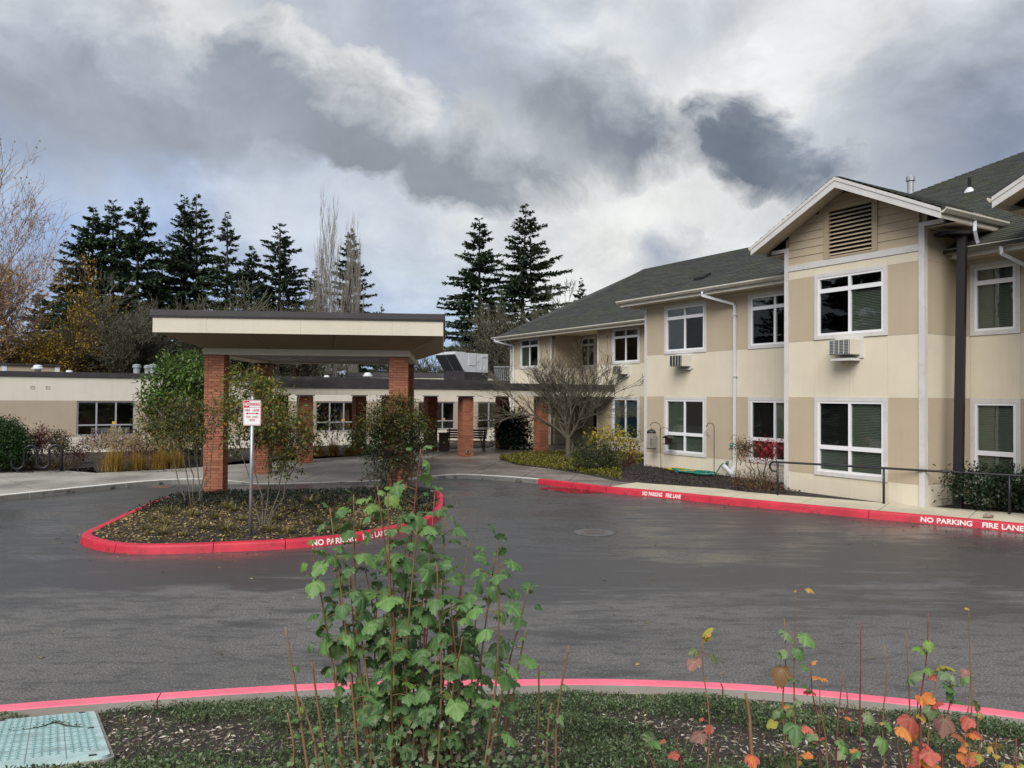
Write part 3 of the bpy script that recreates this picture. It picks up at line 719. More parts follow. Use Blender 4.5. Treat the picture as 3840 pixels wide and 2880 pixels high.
# left wing (plane y = 4), porch recess to y = 6
YL = 4.0
hL = [(-15.14, -13.16, *WUP), (-6.9, -4.92, *WUP), (-6.9, -4.92, *WLO)]
panels(H2, YL, [-16.1, -15.14, -13.16, -12.05], ZS, hL[:1], tone2)
panels(H2, YL, [-7.95, -6.9, -4.92, -2.0, .1], ZS, hL[1:], tone2)
panels(H2, 6.0, [-12.2, -10.8, -9.4, -7.8], ZS, [(-12.1, -10.75, *WUP), (-10.9, -8.6, .15, 2.45)], lambda z: 'tan' if z > 4.24 else tone2(z))
window2(H2, -15.14, -13.16, *WUP, YL, 5.50, blinds=((1, 0),))
window2(H2, -6.9, -4.92, *WUP, YL, 5.50, screen=((1, 1),))
wL = window2(H2, -6.9, -4.92, *WLO, YL, 0)
window2(H2, -12.1, -10.75, *WUP, 6.0, 5.50)
for x0, x1 in ((-12.05, -11.9), (-8.1, -7.95)):
    for z0, z1 in zip(ZS, ZS[1:]): MB().box(x0, x1, YL + .165, 6.0, z0 + .002, z1 - .002).build('wall_panel', M[tone2((z0+z1)/2)], H2)
MB().box(-12.05, -7.95, YL + .01, 6.0, 2.95, 3.2).build('porch_beam', M['tan'], H2)
MB().box(-12.05, -7.95, YL + .17, 6.0, 6.02, 6.1).build('porch_ceiling', M['cream'], H2)
d = MB(); d.box(-10.9, -8.6, 5.98, 6.03, .15, 2.45); dr = d.build('entrance_door', M['black'], H2)
for x in (-10.85, -9.75, -8.7): MB().box(x, x + .07, 5.95, 5.98, .15, 2.42).build('door_stile', M['cap'], dr)
# the left end wall and the left flank of the front block
for z0, z1 in zip(ZS, ZS[1:]):
    MB().box(-16.17, -16.02, YL + .17, 20, z0 + .002, z1 - .002).build('wall_panel', M[tone2((z0+z1)/2)], H2)
    MB().box(-.05, .1, .17, YL - .01, z0 + .002, z1 - .002).build('wall_panel', M[tone2((z0+z1)/2)], H2)
# painted landscape on the window film of the left wing
w = MB(); w.box(-6.72, -5.95, YL + .10, YL + .105, .85, 2.5); w.box(-5.88, -5.1, YL + .10, YL + .105, .85, 2.5)
m, t, p = newmat('painted_window_film')
co = tn(t, 'ShaderNodeTexCoord'); sx = tn(t, 'ShaderNodeSeparateXYZ'); t.links.new(co.outputs['Object'], sx.inputs[0])
nn_ = tnoise(t, 2.2, 5, .6); zz = tmath(t, 'ADD', sx.outputs['Z'], tmath(t, 'MULTIPLY', nn_.outputs[0], .5)); 
zz = tmath(t, 'DIVIDE', zz, 3.0)
c_ = tramp(t, zz, [(.35, (.05, .07, .045)), (.52, (.03, .10, .10)), (.66, (.02, .035, .07)), (.70, (.26, .24, .17)), (.85, (.13, .16, .20))])
t.links.new(c_, p.inputs['Base Color']); w.build('window_film', m, wL)

# rooms behind the windows
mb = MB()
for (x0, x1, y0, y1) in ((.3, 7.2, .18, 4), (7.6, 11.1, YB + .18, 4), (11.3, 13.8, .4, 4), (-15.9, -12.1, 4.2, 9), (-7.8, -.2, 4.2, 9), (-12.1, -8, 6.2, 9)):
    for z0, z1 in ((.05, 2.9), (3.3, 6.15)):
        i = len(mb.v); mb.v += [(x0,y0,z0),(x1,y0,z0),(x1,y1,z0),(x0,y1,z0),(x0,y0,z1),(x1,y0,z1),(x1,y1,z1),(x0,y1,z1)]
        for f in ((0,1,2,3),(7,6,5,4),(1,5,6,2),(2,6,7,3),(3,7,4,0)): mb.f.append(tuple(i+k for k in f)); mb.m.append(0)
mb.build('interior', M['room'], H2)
# corner boards
for (x0, x1, y0, y1, z1) in ((-.05, .065, -.025, .09, 6.26), (7.34, 7.465, YB - .025, YB + .115, 6.86), (11.165, 11.305, YB - .025, YB + .115, 6.86), (-16.2, -16.105, YL - .025, YL + .16, 6.1), (-12.05, -11.97, YL - .03, YL - .001, 6.05), (-8.03, -7.95, YL - .03, YL - .001, 6.05)):
    MB().box(x0, x1, y0, y1, .06, z1).build('corner_board', M['trim'], H2)
MB().box(7.47, 11.16, YB - .02, YB + .12, 6.204, 6.365).build('belt_board', M['trim'], H2)
# gable: lap siding boards, louvred vent
APX, EVL, EVR, ZE, ZA = 9.36, 6.68, 12.02, 6.96, 8.30
def gable_z(u): return 8.205 - abs(u - APX) * (ZA - ZE) / 2.66
MB().prism([(7.3, YB + .09, 6.37), (11.3, YB + .09, 6.37), (11.3, YB + .09, 7.17), (APX, YB + .09, 8.19), (7.3, YB + .09, 7.10)], (0, .05, 0)).build('gable_sheathing', M['tan'], H2)
z = 6.37; k = 0
while z < 8.1:
    z1 = z + .21
    for (a, b) in ((7.47, 8.60), (10.12, 11.16)) if z1 < 7.75 else ((7.47, 11.16),):
        # clip the board under the slope
        lo = []
        for u in np.linspace(a, b, 24):
            top = min(z1 - .004, gable_z(u) - .02)
            if top > z + .01: lo.append((u, top))
        if len(lo) > 1:
            pts = [(lo[0][0], YB + .005, z), (lo[-1][0], YB + .005, z)] + [(u, YB + .022, zt) for u, zt in reversed(lo)]
            MB().prism(pts, (0, .08, 0)).build('siding_board', M['tan'], H2)
    z = z1
vent = MB()
for bx in ((8.60, 8.745, 6.37, 7.72), (9.975, 10.12, 6.37, 7.72), (8.745, 9.975, 7.62, 7.72), (8.745, 9.975, 6.37, 6.43)):
    vent.box(bx[0], bx[1], YB - .028, YB + .08, bx[2], bx[3])
vent = vent.build('gable_vent', M['louvre'], H2)
MB().box(8.74, 9.98, YB + .070, YB + .088, 6.4, 7.65).build('vent_backing', M['black'], vent)
for k in range(11):
    z = 6.46 + k * .105
    MB().prism([(8.746, YB - .018, z), (8.746, YB - .012, z + .012), (8.746, YB + .055, z + .058), (8.746, YB + .055, z + .046)], (1.228, 0, 0)).build('vent_slat', M['tan'], vent)
# roof courses: thin stepped strips
def courses(name, parent, e0, z0, run, lb, rb, pitch=.5, side=1, axis='y', step=.15, th=.024):
    """e0: eave line coordinate; courses climb in +axis*side; lb/rb give the ends at each run"""
    mb = MB(); t = 0.0; rnd = random.Random(len(name) + int(e0 * 10))
    while t < run - .01:
        t1 = min(run, t + step * 1.15)
        a0, a1, b0, b1 = lb(t), lb(t1), rb(t), rb(t1)
        if b0 > a0 + .02:
            n = max(1, int((b0 - a0) / .42)); 
            for k in range(n):
                f0, f1 = k / n, (k+1) / n; j = th + rnd.uniform(-.005, .006)
                P = lambda l, r, f, tt, h: ((l + (r-l)*f, e0 + side*tt, z0 + pitch*tt + h) if axis == 'y' else (e0 + side*tt, l + (r-l)*f, z0 + pitch*tt + h))
                p = [P(a0, b0, f0, t, j), P(a0, b0, f1, t, j), P(a1, b1, f1, t1, 0), P(a1, b1, f0, t1, 0)]
                q = [P(a0, b0, f0, t, -.02), P(a0, b0, f1, t, -.02)]
                mb.quad(*p); mb.quad(q[0], q[1], p[1], p[0])
        t += step
    return mb.build(name, M['shingle'], parent, kind='stuff')
roof = MB()
# main front roof: eave y=-.55, hip on the left at 45 degrees
zS = 6.25
roof.prism([(-.9, -.58, zS - .02), (17.5, -.58, zS - .02), (17.5, 13.0, zS - .02 + 6.79), (12.7, 13.0, zS - .02 + 6.79)], (0, 0, -.05))
# its left hip face and left wing roof
roof.prism([(-.9, -.58, zS - .02), (12.7, 13.0, zS + 6.77), (-.9, 26, zS - .02)], (0, 0, -.05))
lbp = [(0, -17.2), (2.6, -15.25), (5.3, -14.25), (9.0, -14.2)]
lL = lambda t: float(np.interp(t, [a for a, b in lbp], [b for a, b in lbp]))
roof.prism([(-17.2, 3.38, 6.08), (-1.1, 3.38, 6.08), (7.9, 12.4, 10.58), (-14.2, 12.4, 10.58), (-14.25, 8.7, 8.73), (-15.25, 6.0, 7.38)], (0, 0, -.05))
roof.prism([(-14.2, 12.4, 10.58), (7.9, 12.4, 10.58), (7.9, 21.4, 6.08), (-17.2, 21.4, 6.08)], (0, 0, -.05))
roof.prism([(-17.2, 3.38, 6.08), (-15.25, 6.0, 7.38), (-14.25, 8.7, 8.73), (-14.2, 12.4, 10.58), (-17.2, 21.4, 6.08)], (0, 0, -.05))
RO = roof.build('roof', M['shingle'], H2)
courses('shingle_course', RO, -.58, zS, 12.9, lambda t: -.9 + t, lambda t: 17.4)
courses('shingle_course', RO, 3.38, 6.10, 9.0, lL, lambda t: -1.1 + t)
# bay gable roof (ridge runs into the main roof)
def gable_roof(dx):
    g = MB(); yb = 3.2
    for s, ue in ((-1, EVL), (1, EVR)):
        pts = [(ue + dx, -2.0, ZE), (APX + dx, -2.0, ZA), (APX + dx, yb + .6, ZA), (ue + dx, 1.0, ZE)]
        g.prism(pts if s > 0 else pts[::-1], (0, 0, -.06))
    o = g.build('gable_roof', M['shingle'], H2)
    courses('shingle_course', o, EVR + dx, ZE + .02, 2.66, lambda t: -2.0, lambda t: 1.0 + t*1.05, pitch=(ZA-ZE)/2.66, side=-1, axis='x')
    courses('shingle_course', o, EVL + dx, ZE + .02, 2.66, lambda t: -2.0, lambda t: 1.0 + t*1.05, pitch=(ZA-ZE)/2.66, side=1, axis='x')
    # bargeboards and soffit
    for s, ue in ((-1, EVL), (1, EVR)):
        b = MB(); b.prism([(ue + dx, -2.03, ZE - .02), (APX + dx, -2.03, ZA - .02), (APX + dx, -2.03, ZA - .27), (ue + dx, -2.03, ZE - .235)] if s > 0 else [(ue + dx, -2.03, ZE - .235), (APX + dx, -2.03, ZA - .27), (APX + dx, -2.03, ZA - .02), (ue + dx, -2.03, ZE - .02)], (0, .028, 0))
        b.build('bargeboard', M['trim'], o)
        b = MB(); b.prism([(ue + dx, -2.045, ZE + .0), (APX + dx, -2.045, ZA + .0), (APX + dx, -2.045, ZA - .09), (ue + dx, -2.045, ZE - .085)] if s > 0 else [(ue + dx, -2.045, ZE - .085), (APX + dx, -2.045, ZA - .09), (APX + dx, -2.045, ZA), (ue + dx, -2.045, ZE)], (0, .014, 0))
        b.build('bargeboard', M['trim'], o)
        sf = MB(); x1 = ue + dx - s * .03
        pts = [(x1, -2.0, ZE - .13), (APX + dx, -2.0, ZA - .11), (APX + dx, YB + .02, ZA - .11), (x1, YB + .02, ZE - .13)]
        sf.prism(pts if s < 0 else pts[::-1], (0, 0, -.012)); sf.build('soffit', M['eave'], o)
        # eave soffit along the flank
        xs = (11.30, EVR - .02) if s > 0 else (EVL + .02, 7.35)
        MB().box(xs[0] + dx, xs[1] + dx, YB + .03, .9, ZE - .24, ZE - .225).build('soffit', M['eave'], o)
        # gutter
        gx = ue + dx; g2 = MB()
        g2.prism([(gx - s*.02, -2.0, ZE + .01), (gx - s*.02, -2.0, ZE - .10), (gx + s*.06, -2.0, ZE - .10), (gx + s*.115, -2.0, ZE - .03), (gx + s*.115, -2.0, ZE + .01), (gx + s*.10, -2.0, ZE + .01), (gx + s*.10, -2.0, ZE - .02), (gx, -2.0, ZE - .08)], (0, 2.75, 0))
        g2.box(min(gx - s*.03, gx - s*.01), max(gx - s*.03, gx - s*.01), -1.99, .8, ZE - .22, ZE - .10)
        g2.build('gutter', M['gutter'], o)
    return o
GR = gable_roof(0.0); gable_roof(6.42)
MB().box(13.78, 17.7, YB, YB + .2, 0, 6.9).build('wall_panel', M['tan'], H2)
# short frieze returns under the bargeboard ends
for a, b in ((6.9, 7.34), (11.305, 11.75)):
    MB().box(a, b, YB - .025, YB + .1, 6.76, 6.86).build('eave_return', M['trim'], H2)
# eave gutters
def gutter(x0, x1, y, z):
    g = MB(); g.prism([(x0, y + .02, z + .02), (x0, y + .02, z - .09), (x0, y - .06, z - .09), (x0, y - .115, z - .02), (x0, y - .115, z + .02), (x0, y - .10, z + .02), (x0, y - .10, z - .01), (x0, y - .0, z - .06)], (x1 - x0, 0, 0))
    g.build('gutter', M['gutter'], H2)
    MB().box(x0 + .1, x1, y + .02, y + .05, z - .20, z - .02).build('fascia_board', M['gutter'], H2)
gutter(-.92, 7.34, -.58, 6.27); gutter(11.31, 17, -.58 + .12, 6.27); gutter(-17.2, .0, 3.36, 6.10)
MB().box(-.85, 7.33, -.54, -.002, 6.08, 6.10).build('soffit', M['eave'], H2)
MB().box(11.32, 13.8, -.42, .198, 6.08, 6.10).build('soffit', M['eave'], H2)
MB().box(-17.1, -.06, 3.40, 3.998, 5.93, 5.95).build('soffit', M['eave'], H2)
MB().box(-.85, -.06, -.002, 3.4, 6.06, 6.08).build('soffit', M['eave'], H2)
# downspouts
def spout(pts, w=.085, d=.065, mat='spout'):
    mb = MB(); mb.tube(pts, w * .62, 4); return mb.build('downspout', M[mat], H2)
spout([(3.45, -.63, 6.17), (3.45, -.63, 6.05), (4.30, -.09, 5.72), (4.33, -.065, 5.60), (4.33, -.065, .45)])
for z in (5.35, 3.38): MB().box(4.26, 4.40, -.125, -.004, z, z + .03).build('bracket', M['spout'], H2)
spout([(-16.75, 3.25, 6.0), (-16.75, 3.25, 5.9), (-15.75, 3.88, 5.6), (-15.72, 3.92, 5.5), (-15.72, 3.92, .3)])
spout([(-.35, 3.25, 5.98), (-.35, 3.25, 5.85), (-.14, 3.7, 5.6), (-.12, 3.9, 5.45), (-.12, 3.9, .3)])
spout([(12.02, -.62, 6.86), (12.02, -.62, 6.62), (11.98, -.45, 6.42), (11.98, -.40, 6.36)])
spout([(12.55, -.53, 6.18), (12.55, -.53, 6.02), (12.85, .08, 5.72), (12.88, .13, 5.6), (12.88, .13, .3)])
# flashing along the valley, roof vents
MB().prism([(11.95, .35, 6.99), (12.02, .42, 6.985), (10.95, 1.45, 7.52), (10.88, 1.38, 7.525)], (0, 0, .02)).build('flashing', M['vinyl'], H2)
for u, t in ((1.9, 1.1), (6.2, 1.6)):
    y = -.58 + t; MB().prism([(u, y, zS + .5*t + .01), (u + .45, y, zS + .5*t + .01), (u + .45, y + .4, zS + .5*t + .21), (u, y + .4, zS + .5*t + .21)], (0, 0, .10)).build('roof_vent', M['black'], H2)
v = MB(); v.lathe([(.05, -.2), (.05, .42)], (9.0, 5.0, 6.25 + 5.58*.5), 10); v = v.build('vent_pipe', M['black'], H2)
MB().lathe([(.16, -.05), (.13, .03), (.06, .12)], (9.0, 5.0, 6.25 + 5.58*.5), 12).build('flashing_collar', M['white'], v)
v = MB(); v.lathe([(.11, -.5), (.11, .42), (.10, .44)], (5.95, 7.0, 10.0), 12); v = v.build('vent_pipe', M['ventgrey'], H2)
MB().lathe([(.15, .40), (.15, .55), (.08, .58)], (5.95, 7.0, 10.0), 12).build('cap', M['ventgrey'], v)

# through-wall air conditioners
def aircon(u, y, z, label, sleeve='plastic', lit=False):
    root = thing('air_conditioner', label, 'air conditioner', bw(u, -y, z), BROT, 'air conditioners under the upper windows')
    s = MB(); s.box(-.40, .40, -.03, .0, -.55, -.02); s.build('wall_plate', M['trim'], root)
    c = MB(); c.box(-.31, .31, -.42, -.03, -.47, -.08); c = c.build('casing', M[sleeve], root); bevel(c, .012)
    g = MB(); g.box(-.285, .285, -.435, -.421, -.45, -.10); g = g.build('grille', M['condenser'], root)
    for k in range(9): MB().box(-.28, .28, -.445, -.436, -.445 + k*.039, -.428 + k*.039).build('grille_bar', M['condenser'] if not lit else M['alu'], g)
    for k in range(5): MB().box(-.284 + k*.138, -.268 + k*.138, -.455, -.446, -.45, -.10).build('grille_bar', M[sleeve], g)
    t = MB(); t.box(-.28, .30, -.40, .0, -.62, -.56) if lit else t.box(-.25, .32, -.1, 0, -.58, -.552); t.build('drip_tray', M['trim'], root)
    return root
aircon(9.35, YB, 4.28, 'cream air conditioner with gridded grille under the gable bay window', 'plastic', True)
aircon(2.02, 0.0, 4.24, 'air conditioner under the upper window left of the long white downspout')
aircon(-6.0, YL, 4.22, 'small air conditioner behind the lichen covered bare tree')

# ================================================================ single-storey wing with flat roof
UW = -16.2
H1 = thing('flat_roofed_wing', 'long single storey stucco wing with flat roof and dark metal parapet cap', 'building', BA, BROT)
def ypanels(x, vs, zs, holes, tone):
    """wall facing +x (towards the entrance), coordinates v = -y"""
    for z0, z1 in zip(zs, zs[1:]):
        for v0, v1 in zip(vs, vs[1:]):
            cells = [(v0, v1, z0, z1)]
            for (a, b, c, d) in holes:
                nxt = []
                for (p, q, r, s) in cells:
                    if a >= q - 1e-4 or b <= p + 1e-4 or c >= s - 1e-4 or d <= r + 1e-4: nxt.append((p, q, r, s)); continue
                    if a > p + 1e-4: nxt.append((p, a, r, s))
                    if b < q - 1e-4: nxt.append((b, q, r, s))
                    p2, q2 = max(p, a), min(q, b)
                    if c > r + 1e-4: nxt.append((p2, q2, r, c))
                    if d < s - 1e-4: nxt.append((p2, q2, d, s))
                cells = nxt
            for (p, q, r, s) in cells: MB().box(x - .2, x, -q, -p, r, s).build('wall_panel', M[tone((r+s)/2)], H1)
wins = [(15.55, 17.8), (5.2, 7.4), (-.42, 1.8), (-4.1, -1.86)]
hz = [(a, b, .85, 2.37) for a, b in wins]
ypanels(UW, [-3.98, 3.5, 10.5, 20.5, 34.0], [0, .80, 2.38, 3.39], hz, lambda z: 'tan2' if .8 < z < 2.38 else 'cream2')
def window1(v0, v1, z0=.85, z1=2.37):
    x = UW - .06; f = MB(); n = 3; fw = .065
    f.box(x - .05, x + .02, -v1, -v0, z1 - fw, z1); f.box(x - .05, x + .05, -v1, -v0, z0, z0 + fw)
    cuts = [v0 + (v1 - v0) * k / n for k in range(n + 1)]
    for k, c in enumerate(cuts):
        a = c if k == 0 else (c - fw if k == n else c - fw/2); f.box(x - .05, x + .015, -(a + fw), -a, z0 + fw, z1 - fw)
    f.box(x - .05, x + .03, -v1 + fw, -v0 - fw, z0 + .44, z0 + .50)
    w = f.build('window', M['alu'], H1)
    for k in range(n):
        a, b = cuts[k] + fw*.6, cuts[k+1] - fw*.6
        for p, q in ((z0 + fw, z0 + .44), (z0 + .50, z1 - fw)): MB().box(x - .025, x - .019, -b, -a, p, q).build('pane', M['glass'], w)
    MB().box(x - .16, x - .13, -v1 + .02, -v0 - .02, z1 - .16, z1 - .03).build('blind_cassette', M['blind'], w)
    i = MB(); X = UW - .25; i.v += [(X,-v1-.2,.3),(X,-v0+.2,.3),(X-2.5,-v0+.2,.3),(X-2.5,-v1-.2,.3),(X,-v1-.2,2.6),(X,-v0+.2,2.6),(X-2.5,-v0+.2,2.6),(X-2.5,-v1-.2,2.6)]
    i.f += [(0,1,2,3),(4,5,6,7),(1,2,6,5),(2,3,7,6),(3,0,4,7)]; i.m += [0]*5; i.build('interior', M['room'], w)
    return w
ww = [window1(a, b) for a, b in wins]
for k, c in ((0, 16.35), (1, 5.95), (2, .25)): MB().box(UW - .07, UW - .064, -c - .09, -c + .09, 1.36, 1.47).build('yellow_notice', M['yellow'], ww[k])
mb = MB(); mb.box(UW - .7, UW - .6, -5.9, -5.45, .95, 2.25); mb.build('curtain', M['curtain'], ww[1])
mb = MB(); mb.box(UW - .75, UW - .25, -17.6, -15.8, .86, .90); mb.build('shelf', M['carton'], ww[0])
for k, c in enumerate((17.15, 16.85, 16.42, 16.0)):
    b = thing('archive_box', ['white archive box with brown lid nearest the left window edge', 'white archive box left of the window mullion', 'white archive box right of the first mullion', 'white archive box at the right end of the window shelf'][k], 'box', bw(UW - .50, c - .1, .902), BROT, 'archive boxes behind the window')
    MB().box(-.13, .13, -.17, .17, 0, .22).build('carton', M['carton'], b); MB().box(-.14, .14, -.18, .18, .221, .27).build('lid', M['carton'], b)
    MB().box(.131, .134, -.12, .12, .03, .10).build('printed_band', M['bluegrey'], b)
# parapet cap, roof, end wall
MB().box(UW - .35, UW + .06, -34, 3.95, 3.394, 3.60).build('parapet_cap', M['cap'], H1)
MB().box(UW - 16, UW - .36, -34, 3.95, 3.2, 3.40).build('roof_deck', M['cap'], H1)
MB().box(UW - 16, UW - .2, 3.7, 3.95, 0, 3.39).build('wall_panel', M['cream2'], H1)
for v in (19.42, 18.87): 
    f = MB(); [f.box(UW + .001, UW + .012, -v - a, -v - b, 2.86 + c, 2.86 + e) for a, b, c, e in ((.075, .06, 0, .13), (-.06, -.075, 0, .13), (.06, -.06, 0, .012), (.06, -.06, .118, .13), (.06, -.06, .06, .068))]
    f.build('wall_vent', M['tan2'], H1)
# roof blocks further back
def roof_block(name, label, x0, x1, y0, y1, z0, z1, cat='roof block'):
    r = thing(name, label, cat, BA, BROT)
    MB().box(x0, x1, y0, y1, z0, z1).build('wall', M['cream2'], r); MB().box(x0 - .06, x1 + .06, y0 - .06, y1 + .06, z1 + .004, z1 + .16).build('parapet_cap', M['cap'], r)
    return r
pa, pb = px_depth(8, 1380, 43), px_depth(222, 1380, 45)
rb1 = thing('roof_penthouse', 'low cream penthouse block with white corner trim above the far left roof', 'roof block', (pa.x, 43, 0), math.atan2(2, pb.x - pa.x))
wd = (pb - pa).length
MB().box(0, wd, 0, 5, 3.3, 4.26).build('wall', M['tan'], rb1); MB().box(-.1, wd + .1, -.1, 5.1, 4.264, 4.38).build('parapet_cap', M['cap'], rb1)
for x in (-.02, wd - .22): MB().box(x, x + .24, -.03, -.002, 3.3, 4.26).build('corner_board', M['vinyl'], rb1)
pa, pb = px_depth(1300, 1420, 58), px_depth(2050, 1420, 58)
rb2 = thing('roof_parapet_block', 'long cream roof block with dark cap behind the rooftop unit', 'roof block', (pa.x, 58, 0))
MB().box(0, pb.x - pa.x, 0, 8, 3.2, 4.10).build('wall', M['cream2'], rb2); MB().box(-.1, pb.x - pa.x + .1, -.1, 8.1, 4.104, 4.42).build('parapet_cap', M['cap'], rb2)

def on_roof(px, py, Y, name, label, cat, group=None): 
    p = px_depth(px, py, Y); return thing(name, label, cat, (p.x, p.y, 3.40), BROT, group), (p.z - 3.40)
def mushroom(px, pytop, Y, r, label):
    t_, h = on_roof(px, pytop, Y, 'roof_ventilator', label, 'roof vent', 'white mushroom vents on the flat roof')
    MB().lathe([(r*.62, 0), (r*.62, h - r*.95)], n=18).build('curb', M['ventgrey'], t_)
    MB().lathe([(r*1.25, h - r*1.0), (r*1.25, h - r*.72), (r*.95, h - r*.60), (r*.9, h - r*.30), (r*.75, h - r*.10), (r*.35, h)], n=18).build('hood', M['white'], t_)
mushroom(142, 1368, 36, .21, 'white mushroom vent in front of the penthouse block')
mushroom(260, 1388, 36.5, .16, 'low white dome vent on the roof right of the penthouse')
mushroom(1225, 1407, 47, .17, 'small white vent above the middle of the walkway roof')
mushroom(1379, 1397, 47, .24, 'white two tier vent left of the brick column')
mushroom(1686, 1378, 49, .24, 'white vent half hidden behind the rooftop unit')
mushroom(596, 1397, 37.5, .12, 'little white vent beside the grey stacks')
for px, lab in ((513, 'grey round flue stack standing apart on the left'), (555, 'grey round flue stack in the middle of three'), (574, 'grey round flue stack nearest the rhododendron')):
    t_, h = on_roof(px, 1366 if px != 555 else 1369, 37 if px != 555 else 38, 'flue_stack', lab, 'flue stack', 'grey flue stacks on the flat roof')
    MB().lathe([(.15, 0), (.15, h - .16)], n=16).build('pipe', M['ventgrey'], t_); MB().lathe([(.19, h - .17), (.19, h - .04), (.10, h)], n=16).build('cap', M['ventgrey'], t_)

# rooftop unit and condenser
pa = px_depth(1838, 1430, 49)
ru = thing('rooftop_unit', 'white rooftop air handling unit with slanted black intake hood', 'rooftop unit', (pa.x - .15, pa.y, 3.40), R_(48)); RZ = .38
MB().box(-2.15, -.05, -.05, 1.85, 0, .42 + RZ).build('base_curb', M['cap'], ru)
c = MB(); c.box(-2.05, 0, 0, 1.8, .43 + RZ, 1.62 + RZ); c.build('casing', M['white'], ru)
hd = MB(); hd.prism([(-2.052, -.01, 1.66), (-2.052, -.01, .50), (-2.16, -.01, .50), (-2.92, -.01, 1.50), (-2.92, -.01, 1.66)], (0, 1.82, 0)); hd = hd.build('intake_hood', M['white'], ru); hd.location.z = RZ
for y0, y1 in ((.03, .87), (.93, 1.77)):
    MB().prism([(-2.925, y0, 1.46), (-2.905, y0, 1.475), (-2.165, y0, .515), (-2.185, y0, .50)], (0, y1 - y0, 0)).build('intake_screen', M['condenser'], hd)
for x0, x1, z0, z1 in ((-1.75, -1.15, .85, 1.5), (-1.0, -.86, 1.1, 1.3), (-.7, -.62, .55, .8), (-.35, -.27, .55, .8), (-.55, -.1, 1.40, 1.52)):
    MB().box(x0, x1, -.03, -.002, z0 + RZ, z1 + RZ).build('access_panel', M['white'], ru)
for x in (-.5, -1.07): MB().box(x, x + .012, -.012, -.002, .45 + RZ, 1.6 + RZ).build('panel_seam', M['ventgrey'], ru)
pa = px_depth(1853, 1430, 50)
cu = thing('condenser_unit', 'dark ribbed condenser unit on the roof against the two storey building', 'condenser', (pa.x, pa.y, 3.40), R_(4))
MB().box(0, 1.2, 0, 1.1, .08, 1.20).build('casing', M['condenser'], cu); MB().box(-.02, 1.22, -.02, 1.12, 1.204, 1.26).build('top_plate', M['ventgrey'], cu)
for k in range(9): MB().box(.04 + k*.135, .075 + k*.135, -.03, -.002, .1, 1.08).build('rib', M['ventgrey'], cu)

# ================================================================ entrance canopy and covered walkway, brick by brick
CW, BH, BL, BT, JT = .49, .0677, .295, .09, .010
def box_mesh(name, sx, sy, sz):
    mb = MB(); mb.box(-sx/2, sx/2, -sy/2, sy/2, -sz/2, sz/2); return mb.mesh(name, M['brick'])
bm_cut = box_mesh('brick', .185, BT, BH - JT); bm_full = box_mesh('brick', BL, BT, BH - JT); bm_mid = box_mesh('brick', .29, BT, BH - JT)
def brick_column(parent, x, y, z0, z1, faces, budget):
    """square column at (x, y) lower-left corner; bricks on the named faces are single objects, the others one joined part"""
    core = MB(); core.box(x + .012, x + CW - .012, y + .012, y + CW - .012, z0, z1)
    col = core.build('column', M['mortar'], parent); rest = MB(); n = int((z1 - z0) / BH); c = CW
    for k in range(n):
        z = z0 + (k + .5) * BH; lay = []
        if k % 2 == 0:
            for f, yy in (('front', y + BT/2), ('back', y + c - BT/2)):
                o = .185/2 if f == 'front' else c - .185/2
                lay += [(f, bm_cut, x + o, yy, 0), (f, bm_full, x + (c - BL/2 if f == 'front' else BL/2), yy, 0)]
            lay += [('left', bm_mid, x + BT/2, y + c/2, 1), ('right', bm_mid, x + c - BT/2, y + c/2, 1)]
        else:
            for f, xx in (('left', x + BT/2), ('right', x + c - BT/2)):
                lay += [(f, bm_cut, xx, y + c - .185/2, 1), (f, bm_full, xx, y + BL/2, 1)]
            lay += [('front', bm_mid, x + c/2, y + BT/2, 0), ('back', bm_mid, x + c/2, y + c - BT/2, 0)]
        for f, me, bx, by, rot in lay:
            if f in faces and budget[0] > 0:
                o = link('brick', me, col, (bx + random.uniform(-.0015, .0015), by + random.uniform(-.0025, .0025), z), R_(90) if rot else 0.0); budget[0] -= 1
            else:
                sx = {bm_cut.name: .185, bm_full.name: BL, bm_mid.name: .29}[me.name] / 2; sy = BT / 2
                if rot: sx, sy = sy, sx
                rest.box(bx - sx, bx + sx, by - sy, by + sy, z - (BH-JT)/2, z + (BH-JT)/2)
    if rest.v: rest.build('brick_courses', M['brick'], col, kind='stuff')
    return col
random.seed(4)
C0 = G(760, 1850, .15)
CN = thing('entrance_canopy', 'large flat roofed drop off canopy with cream fascia on four brick columns', 'canopy', (C0.x, C0.y, 0), R_(5))
bud = [300]
ZB = 3.72
brick_column(CN, 0, 0, .12, ZB, ('front', 'right'), bud)
brick_column(CN, 4.71, 0, .12, ZB, ('front',), bud)
brick_column(CN, .05, 4.9, .0, ZB, ('front', 'right'), bud)
brick_column(CN, 4.66, 4.9, .0, ZB, ('front',), bud)
def frame(mb, x0, x1, y0, y1, t, z0, z1):
    mb.box(x0, x1, y0, y0 + t, z0, z1); mb.box(x0, x1, y1 - t, y1, z0, z1); mb.box(x0, x0 + t, y0 + t, y1 - t, z0, z1); mb.box(x1 - t, x1, y0 + t, y1 - t, z0, z1)
X0, X1, Y0, Y1 = -.93, 6.12, -1.0, 6.4
b = MB(); frame(b, -.03, 5.23, -.03, 5.42, .55, ZB + .002, 3.88); b.build('beam', M['canopy'], CN)
MB().box(.52, 4.68, .52, 4.87, ZB + .06, ZB + .09).build('ceiling', M['ceiling'], CN)
